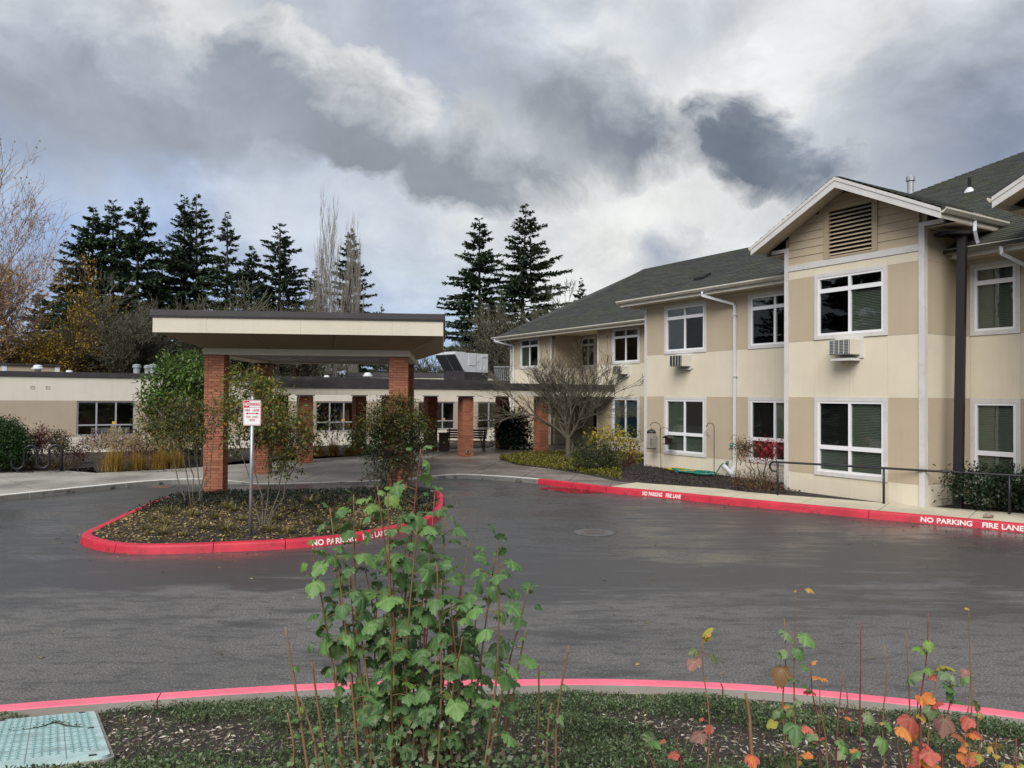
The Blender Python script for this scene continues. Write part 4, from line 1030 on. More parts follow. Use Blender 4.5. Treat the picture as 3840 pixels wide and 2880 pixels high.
# sloping soffit: inverted hip from fascia to beam
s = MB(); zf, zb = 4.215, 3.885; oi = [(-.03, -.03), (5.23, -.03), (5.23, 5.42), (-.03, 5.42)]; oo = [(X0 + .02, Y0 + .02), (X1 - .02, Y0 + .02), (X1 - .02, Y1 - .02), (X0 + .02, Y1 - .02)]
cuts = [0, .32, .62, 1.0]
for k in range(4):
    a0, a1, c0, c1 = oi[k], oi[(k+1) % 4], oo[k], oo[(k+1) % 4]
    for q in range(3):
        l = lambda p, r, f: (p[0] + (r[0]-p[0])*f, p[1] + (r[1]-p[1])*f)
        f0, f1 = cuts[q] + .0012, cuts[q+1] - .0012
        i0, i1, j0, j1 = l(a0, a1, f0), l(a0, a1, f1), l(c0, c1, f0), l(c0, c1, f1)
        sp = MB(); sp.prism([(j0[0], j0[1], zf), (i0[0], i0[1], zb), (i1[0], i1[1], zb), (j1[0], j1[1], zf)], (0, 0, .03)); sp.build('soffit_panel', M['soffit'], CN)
# fascia panels with joints, dark cap
fx = [X0, .35, 2.6, 4.85, X1]
for a, c in zip(fx, fx[1:]):
    for y0, y1 in ((Y0, Y0 + .12), (Y1 - .12, Y1)): MB().box(a + .0015, c - .0015, y0, y1, 4.20, 4.60).build('fascia_panel', M['canopy'], CN)
fy = [Y0 + .121, 1.4, 4.0, Y1 - .121]
for a, c in zip(fy, fy[1:]):
    for x0, x1 in ((X0, X0 + .12), (X1 - .12, X1)): MB().box(x0, x1, a + .0015, c - .0015, 4.20, 4.60).build('fascia_panel', M['canopy'], CN)
cp = MB(); frame(cp, X0 - .05, X1 + .05, Y0 - .05, Y1 + .05, .2, 4.603, 4.75); cp.build('roof_cap', M['cap'], CN)
cp = MB(); frame(cp, X0 - .035, X1 + .035, Y0 - .035, Y1 + .035, .05, 4.575, 4.602); cp.build('drip_edge', M['cap'], CN)
MB().box(X0 + .15, X1 - .15, Y0 + .15, Y1 - .15, 4.4, 4.66).build('roof_deck', M['cap'], CN)
for x, y in ((1.6, 2.7), (3.6, 2.7)): MB().box(x - .6, x + .6, y - .08, y + .08, ZB + .035, ZB + .058).build('ceiling_light', M['vinyl'], CN)

WK = thing('covered_walkway', 'low flat roofed walkway with dark cap and cream fascia on brick columns', 'walkway', BA, BROT)
def px_u(px, py, u):
    d = px_dir(px, py); p0 = BA + EU * u; t = (p0 - Vector((0, 0, EYE))).dot(EU) / d.dot(EU); q = Vector((0, 0, EYE)) + d * t; return (q - BA).dot(EV), q.z
vend = px_u(1036, 1470, -6.65)[0]
bud = [300]
for (u, v, fc) in ((-7.35, 3.75, ('left', 'front', 'right')), (-7.35, -.1, ('right', 'front')), (-7.35, 10.6, ('right',)), (-10.8, 3.75, ('right',)), (-10.8, -.1, ('right',)), (-7.35, 7.2, ()), (-10.8, 7.2, ()), (-10.8, 10.6, ())):
    col = brick_column(WK, u, -v - CW/2, .10, 2.66, fc, bud)
    MB().box(u - .04, u + CW + .04, -v - CW/2 - .04, -v + CW/2 + .04, 2.664, 2.70).build('capital_plate', M['cap'], col)
    if (u, v) == (-7.35, 3.75):
        l = MB(); l.tube([(u + CW + .001, -v - .02, .36), (u + CW + .03, -v - .02, .36)], .085, 18); l = l.build('round_fitting', M['steel'], col)
        MB().tube([(u + CW + .031, -v - .02, .36), (u + CW + .036, -v - .02, .36)], .06, 18).build('lens', M['condenser'], l)
u0, u1, y0, y1 = -11.05, -6.65, -vend, 3.93
f = MB(); frame(f, u0, u1, y0, y1, .18, 2.703, 2.975); f.build('fascia', M['canopy'], WK)
f = MB(); frame(f, u0 - .05, u1 + .05, y0 - .05, y1, .22, 2.978, 3.10); f.build('roof_cap', M['cap'], WK)
f = MB(); frame(f, u0 - .02, u1 + .02, y0 - .02, y1, .22, 3.103, 3.26); f.build('roof_cap', M['cap'], WK)
MB().box(u0 + .19, u1 - .19, y0 + .19, y1 - .19, 2.80, 2.84).build('ceiling', M['canopy'], WK)
MB().box(u0 + .22, u1 - .22, y0 + .22, y1 - .22, 3.0, 3.22).build('roof_deck', M['cap'], WK)

# ================================================================ furniture of the place
# no-parking sign
sp_ = G(938, 2016, .13)
SG = thing('no_parking_sign', 'red and white no parking fire lane sign on a steel post in the island', 'sign', (sp_.x, sp_.y, .08), math.atan2(sp_.x, sp_.y) * -.6)
ps = px_depth(943, 1494, sp_.y).z - .08
MB().tube([(0, 0, 0), (.012, 0, ps - .02)], .030, 14).build('post', M['steel'], SG, smooth=True)
MB().tube([(.012, 0, ps - .02), (.012, 0, ps + .03)], [.04, .03], 14).build('post_cap', M['steel'], SG)
def rrect(w, h, r, y, n=5):
    out = []
    for cx, cz, a0 in ((w/2 - r, h/2 - r, 0), (-w/2 + r, h/2 - r, 90), (-w/2 + r, -h/2 + r, 180), (w/2 - r, -h/2 + r, 270)):
        for k in range(n + 1): a = R_(a0 + 90*k/n); out.append((cx + r*math.cos(a), y, cz + r*math.sin(a)))
    return out
zc = ps - .03 - .2286; pw, ph = .305, .457
pn = MB(); pn.prism([(x + .012, y, z + zc) for x, y, z in rrect(pw, ph, .03, -.036)], (0, .003, 0)); PN = pn.build('panel', M['signwhite'], SG)
def ring(w, h, r, y, t, d=.0012):
    mb = MB(); a = rrect(w, h, r, y); b_ = rrect(w - 2*t, h - 2*t, max(.005, r - t), y); n = len(a)
    for k in range(n):
        k2 = (k+1) % n; pts = [a[k], a[k2], b_[k2], b_[k]]; mb.quad(*[(p[0] + .012, p[1], p[2] + zc) for p in pts])
    return mb
ring(pw - .014, ph - .014, .026, -.0378, .007).build('border', M['signred'], PN)
def srect(x0, x1, z0, z1, mat, y=-.0378):
    mb = MB(); mb.quad((x0 + .012, y, z0 + zc), (x1 + .012, y, z0 + zc), (x1 + .012, y, z1 + zc), (x0 + .012, y, z1 + zc)); return mb.build('printed_field', mat, PN)
srect(-.1385, -.050, .098, .2145, M['signred']); srect(-.1385, .1385, .092, .098, M['signred'])
def stext(s, size, cx, cz, mat, y=-.0392, wmax=None, off=.02):
    me = text_mesh(s, size, off, 1.0); xs = [v.co.x for v in me.vertices]; zs = [v.co.y for v in me.vertices]
    k = 1.0 if wmax is None else wmax / (max(xs) - min(xs))
    for v in me.vertices: v.co = Vector(((v.co.x - (min(xs)+max(xs))/2) * k + cx + .012, y, v.co.y - (min(zs)+max(zs))/2 + cz + zc))
    me.materials.clear(); me.materials.append(mat); link('lettering', me, PN)
stext('NO', .095, -.094, .155, M['signwhite'], wmax=.074, off=.03); stext('PARKING', .085, .044, .155, M['signred'], wmax=.172, off=.02)
stext('FIRE   LANE', .056, 0, .048, M['signred'], wmax=.235); stext('TOW   AWAY', .048, 0, -.075, M['signred'], wmax=.205); stext('ZONE', .046, 0, -.128, M['signred'], wmax=.09)
ar = MB(); ar.quad((-.075, -.0385, zc - .018), (.10, -.0385, zc - .018), (.10, -.0385, zc - .004), (-.075, -.0385, zc - .004))
for s_ in (-1, 1): ar.poly([(.012 + s_*.075, -.0385, zc + .012), (.012 + s_*.075, -.0385, zc - .034), (.012 + s_*.115, -.0385, zc - .011)] if s_ < 0 else [(.012 + .115, -.0385, zc - .011), (.012 + .075, -.0385, zc - .034), (.012 + .075, -.0385, zc + .012)])
ar.build('double_arrow', M['signred'], PN)

# handrail
HR = thing('handrail', 'black pipe handrail with looped end along the pale sidewalk', 'handrail', (0, 0, 0))
ra, rb_ = wback.near(G(2923, 1857, .175)), wback.near(G(3321, 1888, .175)); z1 = px_depth(2923, 1733, G(2923, 1857, .175).y).z
def hp(s_, z):
    q = wback.at(ra + max(0, s_)); tt = wback.tan(ra + max(0, s_)); n2 = Vector((tt.y, -tt.x, 0)); n2 = n2 if n2.y < 0 else -n2; q = q + n2 * (.10 + .035 * max(0, s_))
    if s_ < 0: q = q + tt * s_
    return (q.x, q.y, z)
L12 = rb_ - ra
loop = [hp(s_, z1) for s_ in np.linspace(L12 * 2.4, 0, 22)] + [hp(-.08, z1)] + [hp(-.08 - .12*math.sin(a), z1 - .12 + .12*math.cos(a)) for a in np.linspace(.3, math.pi - .3, 8)] + [hp(-.08, z1 - .24), hp(0, z1 - .24)]
MB().tube(loop, .028, 10).build('rail', M['rail'], HR, smooth=True)
for k in range(3): MB().tube([hp(L12*k, .15), hp(L12*k, z1 - .01)], .028, 10).build('post', M['rail'], HR, smooth=True)

# lamp post
lp = G(3592, 1906, .17); lt = px_depth(3621, 868, lp.y)
LP = thing('lamp_post', 'tall dark bronze lamp post with flat square head beside the building corner', 'lamp post', (lp.x, lp.y, .1))
dx, hh = lt.x - lp.x, lt.z - .1
MB().tube([(0, 0, 0), (dx*.6, 0, hh - .1)], [.135, .125], 4).build('pole', M['post'], LP)
hd = MB(); hd.box(-.56 + dx*.6, .10 + dx*.6, -.2, .2, hh - .10, hh - .02); hd = hd.build('lamp_head', M['post'], LP); bevel(hd, .02)
MB().box(-.50 + dx*.6, -.12 + dx*.6, -.16, .16, hh - .115, hh - .102).build('lens', M['glassd'], hd)
MB().box(-.13, .13, -.13, .13, 0, .06).build('base_plate', M['post'], LP)

# bike rack
r0, r1 = G(-8, 1775, .15), G(230, 1767, .15)
BR = thing('bike_rack', 'black wave shaped tubular bike rack on the left pavement', 'bike rack', (r1.x, r1.y, .15), math.atan2((r0 - r1).y, (r0 - r1).x))
L_ = (r1 - r0).length; px_m = r1.y / FOC; top = 98 * px_m; pts = [(0, 0, 0)]
rad = 20 * px_m; x = 0.0; low = 14 * px_m
for k in range(4):
    c = x + rad; pts += [(x, 0, top - rad - .1)] + [(c - rad*math.cos(a), 0, top - rad + rad*math.sin(a)) for a in np.linspace(0, math.pi, 10)]
    x = c + rad; c = x + rad * .98
    if k < 3: pts += [(x, 0, low + rad)] + [(c - rad*.98*math.cos(a), 0, low + rad - rad*math.sin(a)) for a in np.linspace(0.15, math.pi - .15, 8)]
    else: pts += [(x, 0, 0)]
    x = c + rad * .98
MB().tube(pts, .038, 10).build('tube', M['rail'], BR, smooth=True)
for xx in (0, 2*rad*1.98 + rad, 4*rad*1.98 - .98*2*rad): MB().box(xx - .09, xx + .09, -.07, .07, 0, .012).build('foot_plate', M['rail'], BR)
MB().tube([(2*1.98*rad*2 - rad*.98, 0, 0), (2*1.98*rad*2 - rad*.98, 0, low)], .03, 8).build('foot', M['rail'], BR)

# bench and litter bin under the walkway
bp = G(1745, 1691, .15)
BN = thing('bench', 'brown slatted bench with black metal legs behind the brick columns', 'bench', (bp.x, bp.y, .146), R_(-4))
for k in range(5): MB().box(-.95, .95, -.1 + k*.105, -.01 + k*.105, .43, .465).build('seat_slat', M['wood'], BN)
for k in range(4): MB().prism([(-.95, .43 + k*.025, .56 + k*.11), (-.95, .46 + k*.025, .56 + k*.11), (-.95, .485 + k*.025, .645 + k*.11), (-.95, .455 + k*.025, .645 + k*.11)], (1.9, 0, 0)).build('back_slat', M['wood'], BN)
for x in (-.85, .82):
    l = MB(); l.box(x, x + .05, -.08, -.02, 0, .43); l.box(x, x + .05, .36, .42, 0, .43); l.box(x, x + .05, -.08, .45, .395, .429); l.prism([(x, .42, .42), (x, .47, .42), (x, .60, 1.02), (x, .55, 1.02)], (.05, 0, 0)); l.build('leg', M['rail'], BN)
    a = MB(); a.box(x, x + .05, -.1, .45, .64, .675); a.box(x, x + .05, -.08, -.03, .466, .64); a.build('armrest', M['rail'], BN)
bp = G(1663, 1694, .15)
BI = thing('litter_bin', 'square brown slatted litter bin beside the bench', 'bin', (bp.x, bp.y, .146), R_(6))
MB().box(-.2, .2, .02, .42, .03, .80).build('liner', M['bin'], BI)
for k in range(5): MB().box(-.215 + k*.088, -.14 + k*.088, 0, .018, .02, .78).build('slat', M['bin'], BI)
for k in range(5): MB().box(.202, .22, .02 + k*.085, .09 + k*.085, .02, .78).build('slat', M['bin'], BI)
l = MB(); l.box(-.24, .24, -.02, .46, .805, .86); bevel(l.build('lid', M['bin'], BI), .015)

# manhole, drain plate, puddle
mp_ = G(2228, 1998, 0)
MH = thing('manhole_cover', 'round grey cast iron manhole cover in the wet road', 'manhole cover', (mp_.x, mp_.y, 0))
MB().lathe([(.40, .004), (.40, .008), (.335, .009)], n=40).build('frame_ring', M['manhole'], MH)
MB().lathe([(.325, .005), (.325, .011), (.30, .012)], n=40).build('lid', M['manhole'], MH)
for r in (.26, .19, .11):
    mb = MB(); n = 36
    for k in range(n):
        a, b_ = 2*math.pi*k/n, 2*math.pi*(k+1)/n; mb.quad(*[(q*math.cos(w), q*math.sin(w), .016) for q, w in ((r, a), (r, b_), (r - .025, b_), (r - .025, a))])
    mb.build('raised_ring', M['iron'] if r == .19 else M['manhole'], MH)
dp = G(600, 1826, 0)
DP = thing('drain_plate', 'rust brown flat drain plate in the driveway left of the canopy', 'drain cover', (dp.x, dp.y, 0), R_(4))
MB().box(-.22, .30, -.22, .22, .004, .012).build('plate', M['iron'], DP); 
f = MB(); frame(f, -.27, .35, -.27, .27, .045, .003, .009); f.build('rim', M['manhole'], DP)
pd = MB(); pc = [G(x, y, 0) for x, y in [(2028, 1831), (2085, 1829), (2160, 1833), (2250, 1842), (2262, 1848), (2190, 1851), (2110, 1846), (2050, 1838)]]
pp = catmull([Vector((p.x, p.y, .005)) for p in pc], .08, True); pd.poly([tuple(p) for p in pp])
m, t, p = newmat('standing_water'); p.inputs['Base Color'].default_value = (.012, .012, .013, 1); p.inputs['Roughness'].default_value = .02; p.inputs['IOR'].default_value = 1.6
n_ = tnoise(t, 8, 2, .5); tbump(t, p, n_.outputs[0], .02)
pd.build('puddle', m, kind='structure')

# utility lid in the bank
def bank_hit(px, py):
    d = px_dir(px, py); lo, hi = 1.5, 9.0
    for _ in range(30):
        mid = (lo + hi) / 2; q = Vector((0, 0, EYE)) + d * mid
        if q.z > bank_z(q.x, q.y): lo = mid
        else: hi = mid
    return Vector((0, 0, EYE)) + d * lo
cA, cB, cC = bank_hit(352, 2688), bank_hit(410, 2858), bank_hit(20, 2735)
ex = (cC - cA); ey = (cB - cA); ez = ex.cross(ey).normalized(); ez = ez if ez.z > 0 else -ez
yax = ey.normalized(); xax = yax.cross(ez).normalized()
UB = thing('utility_box_lid', 'pale teal ribbed utility box lid set in the planted bank', 'utility lid', cA + ez * .015)
Mx = Matrix((xax, yax, ez)).transposed(); UB.rotation_euler = Mx.to_euler()
sgn = 1 if (cC - cA).dot(xax) > 0 else -1; Lx = 1.7; Ly = (cB - cA).length + .04
M['teal'] = pm('faded_teal_lid', (.42, .57, .56), .6, .14, 4, .08, 80, dirt=((.20, .24, .20), .7, 3.5)); M['teald'] = pm('teal_recess', (.16, .28, .29), .7, .2, 6)
out = [(sgn * (-0.0 + (x + Lx/2)), y + Ly/2 - .0, 0) for x, _, y in rrect(Lx, Ly, .06, 0)]
lid = MB(); lid.prism(out, (0, 0, .03)); lid = lid.build('lid', M['teal'], UB)
rim = MB(); o2 = [(sgn * (x + Lx/2), y + Ly/2, -.012) for x, _, y in rrect(Lx + .05, Ly + .05, .08, 0)]; rim.prism(o2, (0, 0, .025)); rim.build('rim', M['kgrey'], UB)
tr = MB()
for i in range(8):
    for j in range(int((Ly - .06) / .165)):
        for a in range(4):
            for b_ in range(4):
                cx, cy = sgn * (.12 + i*.205 + (a-1.5)*.042), .10 + j*.165 + (b_-1.5)*.036
                if (a + b_) % 2: tr.box(cx - .014, cx + .014, cy - .003, cy + .003, .030, .0335)
                else: tr.box(cx - .003, cx + .003, cy - .012, cy + .012, .030, .0335)
tr.build('tread_pattern', M['teald'], lid, kind='stuff')
sm = MB()
for i in range(7): sm.box(sgn * (.222 + i*.205) - .002, sgn * (.222 + i*.205) + .002, .03, Ly - .03, .0302, .0325)
for j in range(int((Ly - .06) / .165) - 1): sm.box(min(sgn*.03, sgn*(Lx-.03)), max(sgn*.03, sgn*(Lx-.03)), .183 + j*.165, .187 + j*.165, .0302, .0325)
sm.build('seams', M['teald'], lid)
for x, y in ((.09, .05), (.06, Ly*.45), (.09, Ly - .05), (.62, .06)): MB().box(sgn*x - .02, sgn*x + .02, y - .011, y + .011, .0305, .036).build('lifting_slot', M['black'], lid)

# bird feeders and hooks along the wall
def rod(path, r, mat, name, parent): return MB().tube(path, r, 8).build(name, M[mat], parent, smooth=True)
def at_wall(px, py, v): 
    d = px_dir(px, py); p0 = BA + EV * v; t = (p0 - Vector((0, 0, EYE))).dot(EV) / d.dot(EV); return Vector((0, 0, EYE)) + d * t
def hooked(name, label, base, pxs, hooks, mat):
    b = at_wall(*base, pxs); b.z = .16
    return thing(name, label, 'garden hook', b, BROT), b
VH = .35
b0 = at_wall(2479, 1760, VH)
S1 = thing('shepherd_hook', 'double dark shepherd hook holding two bird feeders at the building corner', 'garden hook', (b0.x, b0.y, .15), BROT)
def loc(root, px, py, v=VH):
    q = at_wall(px, py, v) - root.location; return Vector((q.dot(EU), -q.dot(EV), q.z))
def arch(a, c, h):       # from pole point a up over to hook end c, with an upturned tip
    a, c = Vector(a), Vector(c); out = []
    for k in range(11):
        w = math.pi * k / 10; p = (a + c)/2 + (a - c)/2 * math.cos(w); p.z = a.z + (c.z - a.z)*k/10 + h * math.sin(w); out.append(p)
    d = (c - a).normalized() * .02; out += [c + Vector((d.x*.6, d.y*.6, -.03)), c + Vector((d.x*1.8, d.y*1.8, -.035)), c + Vector((d.x*2.6, d.y*2.6, -.005))]
    return out
pt = loc(S1, 2476, 1600); he = loc(S1, 2441, 1592)
rod([(0, 0, -.05), (pt.x, pt.y, pt.z)] + arch(pt, he, .11)[1:], .011, 'hook', 'pole', S1)
p2 = loc(S1, 2477, 1612); h2 = loc(S1, 2507, 1612); rod([p2 - Vector((0, 0, .3)), p2] + arch(p2, h2, .08)[1:], .009, 'hook', 'side_arm', S1)
q = at_wall(2443, 1608, VH)
F1 = thing('cage_bird_feeder', 'tall dark wire cage bird feeder with domed top hanging by the corner board', 'bird feeder', q, BROT)
rw = .165; hgt = at_wall(2443, 1608, VH).z - at_wall(2443, 1680, VH).z
MB().lathe([(rw, -.16), (rw*.97, -.11), (rw*.75, -.05), (rw*.3, -.02), (.02, 0)][::1], n=16).build('dome', M['hook'], F1, smooth=True)
cg = MB()
for k in range(12): a = 2*math.pi*k/12; cg.tube([(rw*math.cos(a), rw*math.sin(a), -.15), (rw*math.cos(a), rw*math.sin(a), -hgt)], .004, 4)
for k in range(12):
    z = -.17 - k*(hgt - .18)/11; cg.tube([(rw*math.cos(w), rw*math.sin(w), z) for w in np.linspace(0, 2*math.pi, 17)], .004, 4)
cg.build('wire_cage', M['steel'], F1); MB().lathe([(.05, -hgt + .05), (.05, -.35)], n=12).build('seed_tube', M['seed'], F1); MB().lathe([(rw*1.02, -hgt - .03), (rw*1.02, -hgt - .005)], n=16).build('tray', M['hook'], F1)
rod([(0, 0, 0), (0, 0, .08)], .004, 'hook', 'hanger', F1)
q = at_wall(2507, 1632, VH)
F2 = thing('house_bird_feeder', 'small dark house shaped bird feeder in front of the lower window', 'bird feeder', q, BROT)
MB().box(-.09, .09, -.09, .09, -.30, -.07).build('hopper', M['hook'], F2)
for s_ in (-1, 1): MB().prism([(0, -.15, 0), (s_*.17, -.15, -.09), (s_*.17, -.15, -.105), (0, -.15, -.018)], (0, .3, 0)).build('roof_board', M['bark'], F2)
MB().box(-.16, .16, -.15, .15, -.325, -.302).build('tray', M['hook'], F2); rod([(0, 0, -.01), (0, 0, .12)], .003, 'hook', 'hanger', F2)
b0 = at_wall(2678, 1789, VH)
S2 = thing('shepherd_hook', 'single dark shepherd hook with a round ornament between window and downspout', 'garden hook', (b0.x, b0.y, .15), BROT)
pt = loc(S2, 2678, 1604); he = loc(S2, 2652, 1596); rod([(0, 0, -.05), pt] + arch(pt, he, .12)[1:], .011, 'hook', 'pole', S2)
q = at_wall(2652, 1629, VH)
F3 = thing('hanging_ornament', 'round openwork metal garden ornament hanging from the single hook', 'ornament', q, BROT)
rr = .125
rod([(rr*math.cos(w)*(1 + .05*math.cos(12*w)), 0, rr*math.sin(w)*(1 + .05*math.cos(12*w))) for w in np.linspace(0, 2*math.pi, 61)], .006, 'steel', 'outer_ring', F3)
rod([(rr*.78*math.cos(w), 0, rr*.78*math.sin(w)) for w in np.linspace(0, 2*math.pi, 33)], .005, 'steel', 'inner_ring', F3)
rod([(-.06, 0, -.05), (-.02, 0, -.01), (0, 0, .04), (.04, 0, .07)], .009, 'hook', 'figure', F3); rod([(0, 0, 0), (.05, 0, -.03), (.02, 0, -.08)], .008, 'hook', 'figure', F3); rod([(0, 0, rr), (0, 0, rr + .10)], .003, 'hook', 'hanger', F3)
b0 = at_wall(2757, 1820, .75)
S3 = thing('shepherd_hook', 'thin rust red garden hook holding the green nectar bottle', 'garden hook', (b0.x, b0.y, .15), BROT)
pt = loc(S3, 2769, 1645, .75); he = loc(S3, 2743, 1642, .75); rod([(0, 0, -.05), pt] + arch(pt, he, .10)[1:], .009, 'redhook', 'pole', S3)
q = at_wall(2742, 1664, .75)
F4 = thing('nectar_feeder', 'green glass bottle nectar feeder on the red hook', 'bird feeder', q, BROT)
MB().lathe([(.055, 0), (.058, -.06), (.03, -.12), (.028, -.15)][::-1], n=12).build('bottle', M['bottle'], F4, smooth=True); MB().lathe([(.075, -.175), (.08, -.152)], n=14).build('dish', M['hook'], F4); rod([(0, 0, 0), (0, 0, .09)], .003, 'hook', 'hanger', F4)

# hoses, hose bib, drain elbow
rnd = random.Random(3)
def coil(c, rx, ry, turns, r, z, seed, e=None):
    rn = random.Random(seed); pts = []
    for k in range(int(turns * 22) + 1):
        a = 2*math.pi*k/22 + seed; j = 1 + .16*math.sin(k*.37 + seed) + .05*rn.uniform(-1, 1); s_ = 1 - .18*math.sin(k / 22 * .9)
        pts.append(Vector((c.x, c.y, z + .012*(k/22) + .008*math.sin(k*.9))) + EU * (rx*s_*j*math.cos(a)) + EV * (ry*s_*j*math.sin(a)))
    return pts + (e or [])
g1 = at_wall(2600, 1796, 0.62); g2 = at_wall(2545, 1781, .42)
HG = thing('garden_hose', 'green garden hose coiled on the mulch and screwed to the wall tap', 'hose', (0, 0, 0))
tap = bw(3.98, .06, .56); tl = [bw(3.62, .45, .18), bw(3.70, .32, .19), bw(3.76, .24, .30), bw(3.82, .18, .45), bw(3.90, .14, .55), tap]
MB().tube(catmull(coil(g1, .72, .34, 5.2, .013, .20, 2) + tl, .05), .022, 6).build('hose_tube', M['hoseg'], HG, smooth=True)
HY = thing('garden_hose', 'yellow garden hose coiled on the mulch behind the green one', 'hose', (0, 0, 0))
MB().tube(catmull(coil(g2, .60, .26, 4.3, .011, .20, 5) + [bw(2.9, .45, .2), bw(3.5, .40, .19), bw(3.7, .3, .19)], .05), .020, 6).build('hose_tube', M['hosey'], HY, smooth=True)
HB = thing('hose_tap', 'square grey tap box on the cream wall with hose attached', 'tap', bw(3.98, 0, .56), BROT)
f = MB(); frame2 = [(-.10, .10, -.02, -.001, -.11, -.085), (-.10, .10, -.02, -.001, .085, .11), (-.10, -.075, -.02, -.001, -.085, .085), (.075, .10, -.02, -.001, -.085, .085)]
[f.box(*q) for q in frame2]; f.build('box_frame', M['trim'], HB); MB().box(-.074, .074, -.006, -.001, -.084, .084).build('box_back', M['alu'], HB); MB().tube([(0, -.007, 0), (0, -.06, 0)], .03, 10).build('tap_body', M['condenser'], HB)
DE = thing('drain_elbow', 'white plastic drain pipe tilted at the foot of the long downspout', 'drain pipe', bw(4.33, .10, .16), BROT)
MB().tube([(0, -.02, -.05), (0, -.03, .12), (.0, -.02, .32)], [.075, .08, .075], 14).build('riser', M['spout'], DE); q = MB(); q.tube([(0, -.05, .08), (-.24, -.22, .36)], .075, 16); q.build('spur', M['white'], DE, smooth=False); MB().tube([(-.235, -.218, .355), (-.25, -.228, .372)], .082, 16).build('spur_collar', M['white'], DE)

# path lights in the island, stone on the walk
for px, py, lab in ((694, 1905, 'small dark green stake light left in the island'), (1033, 1932, 'small black spot light behind the sign post')):
    q = G(px, py, .22); t_ = thing('garden_light', lab, 'garden light', (q.x, q.y, .18), 0, 'small lights in the island')
    MB().tube([(0, 0, 0), (0, 0, .14)], .012, 8).build('stake', M['rail'], t_); MB().lathe([(.035, .12), (.045, .15), (.045, .22), (.03, .24)], n=12).build('head', M['rail'], t_)
q = G(3705, 1941, .18)
st_ = MB(); rn = random.Random(8); me = bpy.data.meshes.new('stone'); bm = bmesh.new(); bmesh.ops.create_icosphere(bm, subdivisions=2, radius=.10)
for v in bm.verts: v.co *= rn.uniform(.8, 1.15); v.co.z *= .55; v.co.x *= 1.1
bm.to_mesh(me); bm.free(); me.materials.append(M['stone']); link('stone', me, None, (q.x, q.y, .215), .4, label='single brown stone lying on the pale sidewalk', category='stone')

# ================================================================ vegetation
def unit(a): return a / np.maximum(1e-9, np.linalg.norm(a, axis=1, keepdims=True))
def leaf_mesh(name, P, A, Nn, Ls, Ws, mats, rnd, fold=.18, mi=None, wide=.5):
    """one folded four-sided leaf per row"""
    n = len(P); A = unit(A); S = unit(np.cross(Nn, A)); Nn = np.cross(A, S); Ls = np.asarray(Ls)[:, None] * np.ones((n, 1)); Ws = np.asarray(Ws)[:, None] * np.ones((n, 1))
    V = np.empty((n, 4, 3)); V[:, 0] = P; V[:, 2] = P + A * Ls - Nn * Ls * fold * .5
    mid = P + A * Ls * wide + Nn * Ws * fold
    V[:, 1] = mid + S * Ws * .5; V[:, 3] = mid - S * Ws * .5
    me = bpy.data.meshes.new(name); me.vertices.add(n*4); me.vertices.foreach_set('co', V.reshape(-1).astype(np.float32))
    me.loops.add(n*4); me.loops.foreach_set('vertex_index', np.arange(n*4, dtype=np.int32))
    me.polygons.add(n); me.polygons.foreach_set('loop_start', np.arange(0, n*4, 4, dtype=np.int32))
    try: me.polygons.foreach_set('loop_total', np.full(n, 4, dtype=np.int32))
    except Exception: pass
    for m in (mats if isinstance(mats, list) else [mats]): me.materials.append(m)
    if mi is not None: me.polygons.foreach_set('material_index', np.asarray(mi, dtype=np.int32))
    at = me.attributes.new('rnd', 'FLOAT', 'POINT'); at.data.foreach_set('value', np.repeat(np.asarray(rnd, dtype=np.float32), 4))
    me.update(calc_edges=True); me.validate(); return me
def rvec(rg, n): return unit(rg.normal(size=(n, 3)))

M['fir'] = leafmat('fir_needles', [(0, (.024, .046, .026)), (.5, (.048, .084, .044)), (1, (.095, .14, .07))], .12, .6)
M['fir2'] = leafmat('blue_fir_needles', [(0, (.032, .056, .038)), (.5, (.056, .088, .058)), (1, (.095, .135, .085))], .12, .6)
M['rhodo'] = leafmat('rhododendron_leaf', [(0, (.030, .060, .014)), (.45, (.055, .115, .020)), (.8, (.11, .20, .03)), (1, (.17, .27, .045))], .25, .35)
M['rhodod'] = leafmat('dark_laurel_leaf', [(0, (.010, .022, .010)), (.6, (.020, .040, .018)), (1, (.05, .08, .04))], .15, .3)
M['olive'] = leafmat('olive_leaf', [(0, (.040, .058, .016)), (.5, (.075, .095, .024)), (.8, (.125, .125, .03)), (1, (.25, .16, .03))], .3, .45)
M['turning'] = leafmat('turning_leaf', [(0, (.060, .105, .024)), (.45, (.14, .18, .042)), (.72, (.22, .20, .045)), (.9, (.28, .17, .025)), (1, (.36, .20, .03))], .35, .45)
M['darkleaf'] = leafmat('dark_green_leaf', [(0, (.016, .030, .010)), (.6, (.036, .062, .020)), (.9, (.075, .095, .03)), (1, (.16, .13, .04))], .22, .38)
M['hedge'] = leafmat('clipped_hedge_leaf', [(0, (.010, .028, .007)), (.6, (.022, .058, .011)), (1, (.045, .095, .02))], .2, .45)
M['redleaf'] = leafmat('dark_red_leaf', [(0, (.045, .010, .012)), (.6, (.10, .022, .022)), (1, (.17, .06, .04))], .25, .5)
M['mapler'] = leafmat('red_maple_leaf', [(0, (.16, .010, .018)), (.5, (.34, .025, .045)), (1, (.44, .06, .06))], .3, .45)
M['mapleg'] = leafmat('fading_maple_leaf', [(0, (.09, .06, .03)), (.4, (.13, .11, .045)), (.75, (.22, .18, .10)), (1, (.26, .045, .035))], .3, .5)
M['grassy'] = leafmat('golden_grass', [(0, (.17, .105, .022)), (.5, (.36, .22, .04)), (1, (.50, .35, .11))], .35, .55)
M['plume'] = leafmat('buff_plume', [(0, (.30, .23, .14)), (1, (.52, .42, .28))], .35, .7)
